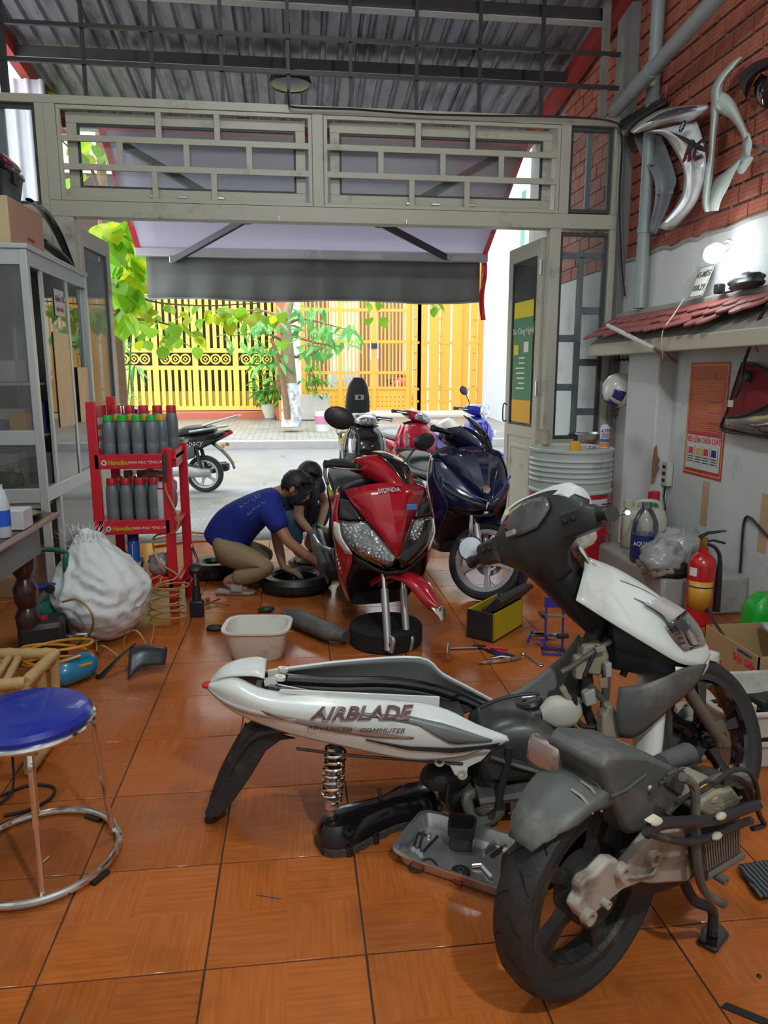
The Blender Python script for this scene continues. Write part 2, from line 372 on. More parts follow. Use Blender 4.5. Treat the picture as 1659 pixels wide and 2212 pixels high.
sidelight(5, -2.34, -1.86, 2.70, 3.405, [(-2.16, -2.10, 2.72, 3.39)], 'small sidelight window above the glass cabinet at far left')
fb(-2.35, -1.80, 0, 2.62, 'side_panel', .03)
# lower panel under the tall pane
obj('lower_panel', MB().bb(2.185, 2.60, -.02, .02, 0, .78), cream, fac)
# steel grille above the facade
gr = thing('trim_3', 'dark steel bar grille above the facade under the roof', 'grille', (0, FY, 0), kind='structure')
gm = mat('grille_steel', (.045, .045, .045), .5, .3)
for px in (180, 328, 478, 622, 757, 900, 1037, 1172): p = PY(px, 120, FY); obj('grille_bar', MB().bar((p.x, 0, 3.45), (p.x, 0, 4.42), .026), gm, gr)
p = PY(5, 120, FY); obj('grille_bar', MB().bar((p.x, 0, 3.45), (p.x, 0, 4.42), .05), gm, gr)
obj('grille_post', MB().bar((2.50, 0, 3.45), (2.50, 0, 4.42), .05), mat('rusty_post', (.2, .19, .16), .7, var=.3), gr)
for z in (3.70, 3.945): obj('grille_bar', MB().bar((-2.3, -.02, z), (2.62, -.02, z), .028), gm, gr)
# ---------------------------------------------------------------- corrugated roof
def roofz(y): return 4.34 - .135 * (y - 6.27)
zinc = mat('weathered_zinc', (.20, .19, .215), .5, .45, var=.35, scale=5, dirt=(.06, .05, .06), damt=.45, dscale=6, stretch=(1, .25, 1))
roof = thing('trim_4', 'corrugated metal roof on dark purlins with red end beams', 'roof', (0, 0, 0), kind='structure')
def sheet(x0, x1, y0, y1, dz):
    m = MB(); rows = []; xs = []; x = x0
    while x < x1:
        for a, b in ((0, 0), (.045, .0), (.065, .03), (.095, .03), (.115, 0)): xs.append((x + a, b))
        x += .16
    for y in [y0 + (y1 - y0) * k / 6 for k in range(7)]: rows.append([(a, y, roofz(y) + .05 + b + dz) for a, b in xs])
    return m.grid(rows)
sw = (2.72 + 2.5) / 5
for k in range(5):
    x0 = -2.5 + k * sw
    obj('roof_sheet', sheet(x0, x0 + sw, 4.4, 6.75, .006 * k + .03), zinc, roof, ang=20)
    obj('roof_sheet', sheet(x0, x0 + sw, 6.55, 8.66, .006 * k), zinc, roof, ang=20)
purl = mat('purlin_steel', (.075, .07, .07), .55, .3, var=.2)
for y in (5.2, 6.3, 7.22, 8.5): obj('purlin', MB().bb(-2.45, 2.62, y - .03, y + .03, roofz(y) - .08, roofz(y) + .02), purl, roof); obj('purlin_flange', MB().bb(-2.45, 2.62, y - .045, y + .045, roofz(y) - .086, roofz(y) - .078), mat('purlin_edge', (.45, .45, .44), .6), roof)
redbeam = mat('red_oxide_beam', (.38, .035, .03), .5, var=.15)
obj('end_beam', MB().bar((2.63, 4.4, roofz(4.4) - .02), (2.63, 8.6, roofz(8.6) - .02), .1, .15), redbeam, roof)
obj('end_beam', MB().bar((-2.36, 4.4, roofz(4.4) - .02), (-2.36, 8.6, roofz(8.6) - .02), .07, .14), redbeam, roof)
# ---------------------------------------------------------------- door leaves, folded outwards
posterm = mat('poster_green', (.03, .22, .13), .4); yellowm = mat('poster_yellow', (.75, .6, .04), .4); whitep = mat('white_print', (.8, .8, .78), .5); orangem = mat('poster_orange', (.75, .4, .04), .4)
def leaf(n, hx, hy, ax, ay, lab, poster=False):
    w = math.hypot(ax - hx, ay - hy); a = math.atan2(ay - hy, ax - hx)
    d = thing('door_%d' % n, lab, 'door', (hx, hy, -.03), a, kind='structure')
    H = 2.6
    f = MB(); z1 = .92
    f.bb(0, .085, -.02, .02, 0, H).bb(w - .085, w, -.02, .02, 0, H).bb(.085, w - .085, -.02, .02, H - .13, H).bb(.085, w - .085, -.02, .02, z1, z1 + .1).bb(.085, w - .085, -.02, .02, 0, .14)
    obj('stile_frame', f, cream, d, bev=.004)
    obj('lower_panel', MB().bb(.08, w - .08, -.01, .01, .12, z1 + .01), cream, d)
    obj('panel_moulding', rect(MB(), .12, w - .12, .2, z1 - .08, .03, .016), cream, d, bev=.004)
    obj('gasket', rect(MB(), .083, w - .083, z1 + .1, H - .13, .014, .012), darkgasket, d)
    obj('pane', MB().bb(.09, w - .09, -.003, .003, z1 + .1, H - .13), dirtyglass, d)
    for s in (-1, 1): obj('handle', MB().tube([(w - .045, s * .02, 1.05), (w - .045, s * .055, 1.05), (w - .045, s * .055, 1.2), (w - .045, s * .02, 1.2)], .007, 8, sm=3), dark_metal, d)
    for z in (.4, 1.3, 2.3): obj('hinge', MB().cyl((0, .025, z), (0, .025, z + .12), .012, n=10), steel, d)
    return d, w
d1, w1 = leaf(1, 2.085, FY + .06, 2.01, 6.86, 'right door leaf folded outwards with a green poster on its glass')
s_ = 1
def dl(name, u0, u1, z0, z1, m, y=.006): return obj(name, MB().bb(u0, u1, y, y + .002, z0, z1), m, d1)
dl('poster', .15, w1 - .14, 1.05, 2.12, posterm); dl('poster_band', .15, w1 - .14, 1.98, 2.12, yellowm, .0085); dl('poster_band', .15, w1 - .14, 1.05, 1.25, orangem, .0085)
Mx = lambda u, z: FR((u, .011, z), (-1, 0, 0), (0, 0, 1))
text('lettering', 'Xe Công Nghệ', .075, whitep, d1, Mx(w1 / 2, 1.86)); text('lettering', 'GRAB', .05, posterm, d1, Mx(.3, 2.05)) if False else None
for k in range(7): dl('print_line', .3, .3 + .12 + .1 * rnd.random(), 1.62 - k * .045, 1.632 - k * .045, whitep, .009)
for u, z in ((.28, 1.72), (.5, 1.7)): dl('print_block', u - .05, u + .05, z - .045, z + .045, yellowm if u > .4 else whitep, .009)
leaf(2, -1.655, FY + .06, -1.60, 6.86, 'left door leaf folded outwards behind the glass cabinet')
leaf(3, 2.17, FY + .1, 2.13, 6.86, 'second right door leaf folded flat behind the first')
# dish lamp hung under the roof
dishp = PY(627, 172, 6.75)
t = thing('pendant_lamp', 'black dish shaped lamp hanging under the corrugated roof', 'lamp', (dishp.x, dishp.y, dishp.z - .05))
obj('shade', MB().lathe([(.02, .12), (.05, .115), (.17, .06), (.185, 0), (.165, .0), (.05, .09)], 28), black_plastic, t)
obj('lens', MB().lathe([(.165, .01), (.1, -.01), (.001, -.015)], 28), mat('frosted_lens', (.12, .13, .13), .3), t)
obj('cord', MB().tube([(0, 0, .12), (0, 0, roofz(6.75) - dishp.z + .1)], .006, 6), black_plastic, t)
tag(obj('power_cable', MB().tube([PY(622, 195, 6.02), PY(624, 222, 6.0), PY(640, 232, 6.0), PY(760, 236, 6.0), PY(900, 246, 6.0), PY(1040, 250, 6.0), PY(1180, 252, 6.0), PY(1320, 262, 5.98), PY(1343, 300, 5.92), PY(1338, 420, 5.9), PY(1342, 560, 5.9), PY(1350, 640, 5.9)], .008, 6, sm=5), black_plastic), 'thin black cable running along the top of the cream facade', 'cable')

# ---------------------------------------------------------------- wall bulb and two added fill bulbs
bulbm = emit('bulb_glow', (.93, .97, 1.0), 14)
def bulb(lab, base, tip, power, r=.035):
    base, tip = V(base), V(tip); d = (tip - base).normalized(); M_ = AX(base, tip)
    t = thing('light_bulb', lab, 'lamp', (0, 0, 0), group='bare LED bulbs')
    obj('socket', MB().lathe([(.03, 0), (.032, .012), (.02, .02), (.019, .06), (.024, .065), (.024, .10), (.02, .105)], 16, M_), mat('white_socket', (.7, .7, .68), .4), t)
    obj('bulb', MB().lathe([(.02, .10), (r, .14), (r * 1.05, .19), (r * .75, .225), (.001, .235)], 18, M_), bulbm, t)
    ld = bpy.data.lights.new('bulb_light', 'POINT'); ld.energy = power; ld.shadow_soft_size = .05; ld.color = (.90, .97, 1.0)
    lo = bpy.data.objects.new('bulb_light', ld); COL.objects.link(lo); lo.parent = t; lo.location = base + d * .31
    return t
wb = PX(1575, 528, WX)
bulb('glowing bare bulb on an angled socket on the right wall', wb, PX(1528, 556, WX - .2), 3.0, .055)
bulb('unseen fill bulb added behind the camera', (.9, -.5, 3.7), (.9, -.5, 3.2), 150)  # out-of-view lamp added to brighten surfaces facing the camera
bulb('unseen fill bulb added under the ceiling over the middle of the shop', (-.2, 2.6, 4.98), (-.2, 2.6, 4.5), 75)  # second out-of-view lamp, added to lift the general room light
# ---------------------------------------------------------------- street and the houses opposite
def leafmat(name, c, tr=.5):
    m = bpy.data.materials.new(name); m.use_nodes = True; nt = m.node_tree; N = nt.nodes; L = nt.links
    b = N['Principled BSDF']; b.inputs['Roughness'].default_value = .4
    oi = N.new('ShaderNodeObjectInfo'); hs = N.new('ShaderNodeHueSaturation'); hs.inputs['Color'].default_value = (*c, 1)
    mr = N.new('ShaderNodeMapRange'); mr.inputs[3].default_value = .7; mr.inputs[4].default_value = 1.25; L.new(oi.outputs['Random'], mr.inputs[0]); L.new(mr.outputs[0], hs.inputs['Value'])
    L.new(hs.outputs[0], b.inputs['Base Color']); t = N.new('ShaderNodeBsdfTranslucent'); L.new(hs.outputs[0], t.inputs[0])
    x = N.new('ShaderNodeMixShader'); x.inputs[0].default_value = tr; L.new(b.outputs[0], x.inputs[1]); L.new(t.outputs[0], x.inputs[2]); L.new(x.outputs[0], N['Material Output'].inputs[0])
    return m
def paver_mat(name, c, sc, gap=(.2, .2, .19)):
    m = bpy.data.materials.new(name); m.use_nodes = True; nt = m.node_tree; N = nt.nodes; L = nt.links; b = N['Principled BSDF']
    ge = N.new('ShaderNodeNewGeometry'); bt = N.new('ShaderNodeTexBrick'); bt.inputs['Scale'].default_value = sc; bt.inputs['Mortar Size'].default_value = .02
    bt.inputs['Color1'].default_value = (*[q * .88 for q in c], 1); bt.inputs['Color2'].default_value = (*c, 1); bt.inputs['Mortar'].default_value = (*gap, 1)
    L.new(ge.outputs['Position'], bt.inputs['Vector']); nz = N.new('ShaderNodeTexNoise'); nz.inputs['Scale'].default_value = 3; nz.inputs['Detail'].default_value = 6; L.new(ge.outputs['Position'], nz.inputs['Vector'])
    mx = N.new('ShaderNodeMix'); mx.data_type = 'RGBA'; mx.blend_type = 'MULTIPLY'; mx.inputs[0].default_value = .5; L.new(bt.outputs[0], mx.inputs[6]); L.new(nz.outputs['Fac'], mx.inputs[7]); L.new(mx.outputs[2], b.inputs['Base Color'])
    r = N.new('ShaderNodeMapRange'); r.inputs[3].default_value = .18; r.inputs[4].default_value = .7; L.new(nz.outputs['Fac'], r.inputs[0]); L.new(r.outputs[0], b.inputs['Roughness'])
    bp = N.new('ShaderNodeBump'); bp.inputs['Strength'].default_value = .4; bp.inputs['Distance'].default_value = .006; L.new(bt.outputs['Fac'], bp.inputs['Height']); bp.invert = True; L.new(bp.outputs[0], b.inputs['Normal'])
    return m
def strip(name, prof, x0, x1, m, label, th=.1):
    q = MB().grid([[(x, y, z) for x in (x0, (x0 + x1) / 2, x1)] for y, z in prof])
    o = obj(name, q, m, sol=th, off=-1); tag(o, label, 'ground', kind='structure'); return o
asph = mat('wet_asphalt', (.36, .36, .37), .3, var=.2, scale=3, bump=.3, bscale=150)
strip('floor_forecourt', [(6.34, -.02), (7.5, -.02), (8.9, -.015)], -9, 12, paver_mat('forecourt_pavers', (.42, .43, .42), 4.5), 'worn grey paved strip just outside the doorway')
strip('floor_street', [(8.9, -.015), (10, 0), (11.5, .08), (13, .19)], -25, 28, asph, 'wet grey asphalt street outside the shop')
kz = .19
strip('floor_sidewalk', [(13.0, kz + .12), (15, .36), (17.4, .46)], -25, 28, paver_mat('sidewalk_pavers', (.5, .48, .43), 2.2), 'pale paved sidewalk along the opposite houses')
tag(obj('trim_5', MB().bb(-25, 28, 12.86, 13.02, .05, kz + .13), mat('kerb_stone', (.45, .44, .42), .7, var=.15, bump=.2), bev=.02), 'stone kerb on the far side of the street', 'kerb', kind='structure')
fl_ = MB()
for k in range(70):
    x, y = rnd.uniform(-3, 4.4), rnd.uniform(9.5, 15.5); z = .012 + (0 if y < 10 else (y - 10) * .0627 if y < 12.8 else kz + .13 + (y - 13) * .034)
    a = rnd.uniform(0, 6.28); s = rnd.uniform(.03, .07)
    fl_.add([(s, 0, .004), (0, s * .5, .012), (-s, 0, .003), (0, -s * .5, .001)], [(0, 1, 2, 3)], TR((x, y, z), rz=a))
tag(obj('fallen_leaves', fl_, leafmat('fallen_yellow', (.7, .5, .06)), ang=0), 'yellow fallen leaves scattered over street and sidewalk', 'leaves', kind='stuff')
GY = 18.0
yel = mat('yellow_gate_paint', (.80, .62, .10), .45, var=.05); org = mat('ochre_gate_paint', (.80, .42, .05), .45, var=.05)
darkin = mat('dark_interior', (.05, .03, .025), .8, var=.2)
gz = PY(420, 890, GY).z
def gx(px, py=800): return PY(px, py, GY).x
def gzz(py, px=500): return PY(px, py, GY).z
g = thing('sliding_gate', 'bright yellow slatted gate with a row of ring ornaments', 'gate', (0, GY, 0))
zb, zt, m0, m1 = gz + .04, gzz(640), gzz(790), gzz(762)
def slat(par, x, z0, z1, w, m, y=0, name='slat'): return obj(name, MB().bb(x - w / 2, x + w / 2, y - .02, y + .02, z0, z1), m, par)
stl = [gx(v) for v in (245, 337, 423, 510, 600)]
for a in stl: slat(g, a, zb, zt, .13, yel, -.02, 'stile')
for z, h in ((zb, .1), (m0 - .1, .1), (m1, .1), (zt, .1)): obj('rail', MB().bb(stl[0], stl[-1], -.03, .03, z, z + h), yel, g)
for a, b in zip(stl, stl[1:]):
    n = 5
    for k in range(1, n + 1):
        x = a + (b - a) * k / (n + 1); slat(g, x, zb, m0 - .05, .085, yel); slat(g, x, m1 + .05, zt, .085, yel)
    for k in range(3):
        x = a + (b - a) * (k + 1) / 4; M_ = TR((x, 0, (m0 + m1) / 2), rx=PI / 2)
        obj('ring_ornament', MB().ring(.105, .02, 20, 6, M_).ring(.05, .018, 4, 6, M_), yel, g)
obj('kick_plate', MB().bb(stl[0], stl[-1], .03, .04, zb, gzz(845)), mat('ochre_sheet', (.4, .28, .06), .6), g)
tag(obj('wall_opposite_left', MB().bb(-16, gx(604), GY + .5, GY + .7, .3, 6), darkin), 'dark backing sheet for the shaded house interior behind the yellow gate', 'wall', kind='structure')  # dark colour stands in for the shade inside the house
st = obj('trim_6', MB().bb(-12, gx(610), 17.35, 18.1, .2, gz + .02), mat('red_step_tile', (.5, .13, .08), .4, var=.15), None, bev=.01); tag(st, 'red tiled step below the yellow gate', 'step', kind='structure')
st = obj('wall_gatepost', MB().bb(gx(600), gx(628), GY - .25, GY + .3, .3, 4.2), mat('orange_red_tile', (.5, .14, .07), .45, var=.12)); tag(st, 'orange red tiled gatepost between the two gates', 'gatepost', kind='structure')
# ochre double gate at right
g = thing('ochre_gate', 'ochre double gate of thin bars over perforated plates', 'gate', (0, GY, 0))
stl = [gx(v, 800) for v in (655, 735, 808, 880)]
r1, r2, r3, pt = gzz(842), gzz(740), gzz(670), gzz(630)
for a in stl: slat(g, a, gz, 4.0, .1, org, -.02, 'stile')
for z in (gz + .02, r1, gzz(808), r2, r3): obj('rail', MB().bb(stl[0], stl[-1], -.03, .03, z, z + .07), org, g)
for a, b in zip(stl, stl[1:]):
    for k in range(1, 9): slat(g, a + (b - a) * k / 9, r1, 4.0, .035, org)
    pp = obj('plate', MB().bb(a + .04, b - .04, -.008, .008, gz + .06, r1), org, g)
    pass
    for i in range(7):
        for j in range(3): obj('perforation', MB().cyl((a + (b - a) * (i + 1) / 8, -.01, gz + .12 + j * .11), (a + (b - a) * (i + 1) / 8, -.006, gz + .12 + j * .11), .016, n=6), mat('hole_dark', (.25, .11, .02), .8), pp)
for s in (-.1, .1): obj('pull_handle', MB().tube([(stl[2] + s * .9, -.06, gzz(775)), (stl[2] + s * .9, -.06, gzz(735))], .018, 8), chrome, g)
obj('lock_box', MB().bb(stl[2] - .12, stl[2] + .12, -.06, -.02, gzz(752), gzz(740)), dark_metal, g)
for a, b in ((886, 905), (912, 985), (1004, 1038)):
    c = thing('gate_pillar', {886: 'slim ochre gate pillar next to the double gate', 912: 'wide ochre gate pillar with studs', 1004: 'outer ochre gate pillar against the pale blue wall'}[a], 'pillar', (0, GY, 0), group='ochre gate pillars')
    x0, x1 = gx(a), gx(b); n = max(2, int((x1 - x0) / .22))
    for k in range(n + 1): slat(c, x0 + (x1 - x0) * k / n, gz, 4.2, (x1 - x0) / n * .86, org, -.05 * (k % 2), 'upright')
    for z in (gz + .2, gz + .5, 2.2, 3.4): obj('rail', MB().bb(x0, x1, -.03, .03, z, z + .06), org, c)
    for z in (1.2, 1.6, 2.0, 2.4, 2.8): obj('stud', MB().ball(((x0 + x1) / 2, -.08, z), .03, 8, 6), mat('gilt', (.8, .55, .15), .3, .7), c)
tag(obj('wall_opposite_right', MB().bb(gx(604), 8, 22, 22.2, .3, 7), mat('pale_house', (.74, .73, .72), .8, var=.05)), 'pale house front seen through the ochre gate', 'wall', kind='structure')
for k, px in enumerate((672, 700, 790, 830, 858)):
    x = PY(px, 780, 21.9).x; tag(obj('door_%d' % (k + 4), MB().bb(x - .16, x + .16, 21.9, 22.02, .4, 4.5), mat('brown_shutter', (.22, .10, .07), .6, var=.2)), 'brown shutter of the house behind the ochre gate', 'shutter', group='shutters behind the ochre gate', kind='structure')
tag(obj('floor_courtyard', MB().bb(gx(600), 8, GY - .6, 22, .2, .5), mat('courtyard', (.6, .58, .55), .6)), 'pale courtyard behind the ochre gate', 'ground', kind='structure')
# pale blue neighbour wall and its striped awning
tag(obj('wall_neighbour', MB().bb(4.62, 4.9, 7.5, 18.4, -.1, 7), mat('pale_blue_wall', (.60, .70, .80), .8, var=.05)), 'pale blue neighbouring wall beyond the right door leaf', 'wall', kind='structure')
a0, a1 = PX(1073, 495, 4.3), PX(1160, 640, 4.3)
t = thing('striped_awning', 'green and white striped roller blind on the neighbouring wall', 'awning', (0, 0, 0))
for k in range(16):
    y = 9.6 + .33 * k; obj('stripe', MB().bb(4.52 + .012 * (k % 2), 4.60 + .012 * (k % 2), y, y + .34, PX(1075, 632, 4.3).z, 5.0), mat('awning_green', (.12, .36, .28), .6) if k % 2 else mat('awning_white', (.6, .68, .66), .6), t)
obj('bottom_rail', MB().cyl((4.55, 9.6, PX(1075, 635, 4.3).z), (4.55, 14.9, PX(1075, 635, 4.3).z), .05, n=10), mat('awning_rail', (.7, .72, .72), .5), t)
# white corrugated panel at far left outside
m = MB(); x = -3.6; rows = [[], []]
while x < -2.24:
    for q, d in ((0, 0), (.04, 0), (.055, .02), (.08, .02), (.095, 0)):
        for r_, z in zip(rows, (-.1, 4.05)): r_.append((x + q, 7.45 - d, z))
    x += .12
tag(obj('wall_corrugated', m.grid(rows), mat('white_corrugated', (.74, .74, .78), .5), ang=20, sol=.004), 'white corrugated metal neighbour wall at far left outside', 'wall', kind='structure')
# ---------------------------------------------------------------- retractable awning
aw = thing('retractable_awning', 'grey retractable fabric awning with red trim over the doorway', 'awning', (0, 0, 0))
rl, rr_ = PY(219, 279, 6.33), PY(1135, 302, 6.33); fl0, fr0 = PY(300, 548, 7.7), PY(1046, 542, 7.7); vb0, vb1 = PY(315, 655, 7.7), PY(1035, 645, 7.7)
zr, zf = (rl.z + rr_.z) / 2, (fl0.z + fr0.z) / 2; zv = (vb0.z + vb1.z) / 2
grey_fab = leafmat('awning_fabric', (.62, .60, .68), .8)
val_fab = mat('valance_fabric', (.20, .215, .205), .8, var=.06, bump=.1, bscale=400)
rl.z = rr_.z = zr; fl0.z = fr0.z = zf
nx, ny = 16, 6
rows = [[(rl.lerp(rr_, i / nx)).lerp(fl0.lerp(fr0, i / nx), j / ny) + V((0, 0, -.025 * math.sin(PI * j / ny))) for i in range(nx + 1)] for j in range(ny + 1)]
obj('canopy', MB().grid(rows), grey_fab, aw, sol=.003)
redtrim = mat('red_trim', (.75, .03, .06), .5)
for a, b in ((rl, fl0), (rr_, fr0)): obj('edge_trim', MB().bar(a + V((0, 0, -.012)), b + V((0, 0, -.012)), .05, .012), redtrim, aw)
obj('edge_trim', MB().bar(rl + V((0, 0, -.012)), rr_ + V((0, 0, -.012)), .05, .02), redtrim, aw)
prof = [(-.05, -.05), (.05, -.05), (.05, .02), (.02, .045), (-.03, .045), (-.05, .02)]
obj('front_bar', MB().loft([[(x, fl0.y + a, zf - .02 + b) for a, b in prof] for x in (fl0.x - .03, fr0.x + .03)]), mat('awning_bar', (.62, .6, .63), .4), aw, bev=.008)
wv = []
for j in range(6):
    wv.append([(fl0.x + .06 + (fr0.x - fl0.x - .1) * i / 60, 7.72 + .02 * (j / 5) * math.sin(i * .9 + j * .3) + .012 * math.sin(i * .37 + 1), zf - .06 + (zv - zf + .06) * j / 5 + (.012 * math.sin(i * .22) if j == 5 else 0)) for i in range(61)])
vv = obj('valance', MB().grid(wv), val_fab, aw, sol=.004)
obj('hem', MB().tube([V(p) for p in wv[-1]], .009, 6), mat('hem_piping', (.42, .43, .42), .7), vv)
armm = mat('awning_arm', (.07, .075, .08), .4, .4)
for pts in ((PY(262, 312, 6.4), PY(535, 472, 7.05), PY(374, 563, 7.66)), (PY(1085, 335, 6.4), PY(818, 480, 7.05), PY(966, 557, 7.66))):
    ar = obj('folding_arm', MB().bar(pts[0], pts[1], .045, .06), armm, aw); obj('forearm', MB().bar(pts[1], pts[2], .04, .055), armm, ar)
    obj('elbow_joint', MB().cyl(pts[1] - V((0, 0, .045)), pts[1] + V((0, 0, .045)), .035, n=12), armm, ar); obj('bracket', MB().box(pts[2] + V((0, 0, .01)), (.07, .06, .07)), steel, ar, bev=.01)
text('lettering', 'RỬA XE MÁY', .16, mat('faded_print', (.33, .31, .35), .8), aw, FR((-.2, 6.63, zr - .33 * (zr - zf) / 1.37 - .035), (-1, 0, 0), (0, -1.37, zf - zr))) if False else None
fg = thing('flag', 'small red flag hanging at the right end of the awning', 'flag', PY(1040, 556, 7.72))
obj('cloth', MB().grid([[(.0 + .05 * i / 4 + .02 * math.sin(j), .02 * math.sin(i * 1.5 + j), -.0 - j * .09) for i in range(5)] for j in range(8)]), mat('flag_red', (.85, .04, .09), .7), fg, sol=.003); obj('pole', MB().cyl((0, 0, -.35), (.02, 0, .3), .008), yel, fg)
# ---------------------------------------------------------------- plants
def leaf_mesh(name, L, W_, fold=.25, n=4):
    m = MB(); c = []; l = []; r = []
    for k in range(n + 1):
        t = k / n; w = W_ / 2 * math.sin(PI * min(1, t * .92 + .08)) ** .7 if 0 < k < n else .002
        z = -L * .25 * t * t; c.append((L * t, 0, z)); l.append((L * t, w, z + w * fold)); r.append((L * t, -w, z + w * fold))
    m.grid([l, c, r]); me = bpy.data.meshes.new(name); me.from_pydata(m.v, [], m.f); me.shade_smooth(); return me
G1, G2, G3, G4 = leafmat('lime_leaf', (.30, .60, .04), .55), leafmat('yellow_leaf', (.62, .68, .03), .55), leafmat('deep_leaf', (.10, .36, .07), .35), leafmat('fern_leaf', (.16, .50, .13), .4)
bark = mat('brown_bark', (.25, .14, .08), .9, var=.3, scale=14, bump=.6, bscale=30)
def mk(me, m):
    q = me.copy(); q.materials.append(m); return q
big = leaf_mesh('leaf', .17, .15, .25, 6); B1, B2 = mk(big, G1), mk(big, G2)
def scatter(par, n, boxes, ds, metas, sc=(.7, 1.25), droop=(-1.1, -.2)):
    for k in range(n):
        x0, y0, x1, y1 = boxes[k % len(boxes)]; p = PY(rnd.uniform(x0, x1), rnd.uniform(y0, y1), rnd.uniform(*ds))
        o = obj('leaf', rnd.choice(metas), None, par); o.matrix_basis = TR(p, rx=rnd.uniform(-.5, .5), ry=-rnd.uniform(*droop), rz=rnd.uniform(0, 6.28), s=rnd.uniform(*sc))
tr = thing('street_tree', 'tree with large bright lime leaves hanging beside the awning at left', 'tree', (0, 0, 0))
obj('trunk', MB().tube([V((PY(268, 905, 10.3).x, 10.3, .0)), PY(264, 905, 10.3), PY(258, 800, 10.0), PY(245, 660, 9.6), PY(226, 520, 9.6), PY(222, 420, 9.6), PY(215, 280, 9.6)], [.11, .09, .075, .07, .06, .05], 10, sm=4), bark, tr)
for pts in (((250, 700, 9.6), (300, 690, 9.0), (360, 700, 8.7), (420, 720, 8.6)), ((226, 520, 9.6), (260, 560, 9.2), (300, 640, 8.9), (420, 660, 8.5), (560, 655, 8.6)), ((222, 440, 9.6), (190, 350, 9), (130, 300, 8.7), (80, 200, 8.6)), ((240, 640, 9.6), (265, 500, 9.3), (290, 380, 9.6))):
    obj('branch', MB().tube([PY(*q) for q in pts], [.03, .012, .006], 6, sm=4), bark, tr)
scatter(tr, 125, [(226, 478, 300, 560), (228, 540, 300, 640), (232, 600, 310, 700)], (8.4, 9.8), [B1, B1, B1, B2], (1.1, 1.9))
scatter(tr, 95, [(300, 655, 400, 745), (330, 665, 430, 750), (400, 660, 560, 700), (470, 660, 620, 690)], (8.2, 9.2), [B1, B1, B2], (.6, 1.05))
scatter(tr, 14, [(590, 720, 620, 770), (780, 650, 830, 690), (925, 650, 965, 665)], (8.2, 8.6), [B1], (.55, .8))
scatter(tr, 60, [(80, 190, 105, 430), (155, 285, 250, 410), (60, 170, 110, 220)], (8.0, 9.6), [B1, B1, B2], (.7, 1.2))
sp = leaf_mesh('leaf', .30, .035); P1 = mk(sp, G4)
bm = thing('bamboo_clump', 'clump of slender pale green bamboo leaves below the lime tree', 'bamboo', (0, 0, 0))
for c in ((248, 695), (262, 715), (285, 690), (240, 735), (268, 750), (290, 790), (255, 840), (262, 870)):
    b_ = PY(c[0], c[1], 11.0 + rnd.uniform(-.6, .6)); obj('stem', MB().tube([V((b_.x - .3, b_.y, .05)), V((b_.x - .1, b_.y, b_.z * .6)), b_], .012, 5, sm=3), G3, bm)
    for k in range(9):
        o = obj('leaf', P1, None, bm); o.matrix_basis = TR(b_, ry=rnd.uniform(-.5, .9), rz=k * .7 + rnd.uniform(-.3, .3), rx=rnd.uniform(-.4, .4), s=rnd.uniform(.8, 1.5))
ft = thing('painted_tree', 'sidewalk tree with white painted foot and feathery green branches', 'tree', (0, 0, 0))
tY = 14.6
obj('trunk', MB().tube([PY(628, 922, tY), PY(626, 860, tY), PY(625, 800, tY), PY(620, 740, tY), PY(618, 690, tY), PY(630, 640, tY)], [.2, .17, .13, .12, .1, .07], 10, sm=4), mat('speckled_bark', (.33, .25, .16), .9, var=.3, scale=20, bump=.5), ft)
obj('whitewash', MB().tube([PY(630, 921, tY - .02), PY(628, 870, tY - .02), PY(626, 828, tY - .02)], [.215, .19, .165], 10, sm=4), mat('whitewash', (.72, .74, .76), .9, var=.1, dirt=(.2, .18, .2), damt=.45, dscale=9), ft)
obj('side_stem', MB().tube([PY(622, 905, tY - .2), PY(612, 830, tY - .2), PY(600, 770, tY - .2), PY(585, 730, tY - .2)], [.07, .05, .03], 8, sm=3), bark, ft)
for pts in (((620, 740), (570, 720), (500, 725)), ((618, 700), (660, 690), (760, 715)), ((620, 720), (680, 740), (745, 750)), ((618, 690), (560, 670), (480, 680)), ((622, 770), (660, 770), (700, 750))):
    obj('branch', MB().tube([PY(*q, tY + rnd.uniform(-.4, .4)) for q in pts], [.04, .02, .008], 6, sm=4), bark, ft)
fe = leaf_mesh('leaf', .30, .09); F1, F2 = mk(fe, G4), mk(fe, G3)
scatter(ft, 200, [(540, 655, 660, 720), (640, 660, 720, 750), (690, 700, 770, 750), (485, 690, 570, 760), (540, 690, 620, 790), (650, 740, 720, 765)], (13.7, 15.2), [F1, F1, F2], (.7, 1.2), (-.9, .1))
po = mat('glazed_pot', (.62, .66, .6), .35); terr = mat('terracotta_pot', (.5, .16, .1), .7); orp = mat('orange_plastic', (.85, .28, .03), .4); soil = mat('soil', (.06, .04, .03), 1)
def ground(y): return kz + .12 + (y - 13) * .024 if y < 15 else .36 + (y - 15) * .0417
def sit(px, py):
    a, b = 13.1, 17.35
    for _ in range(30):
        c = (a + b) / 2
        if PY(px, py, c).z > ground(c): a = c
        else: b = c
    return a
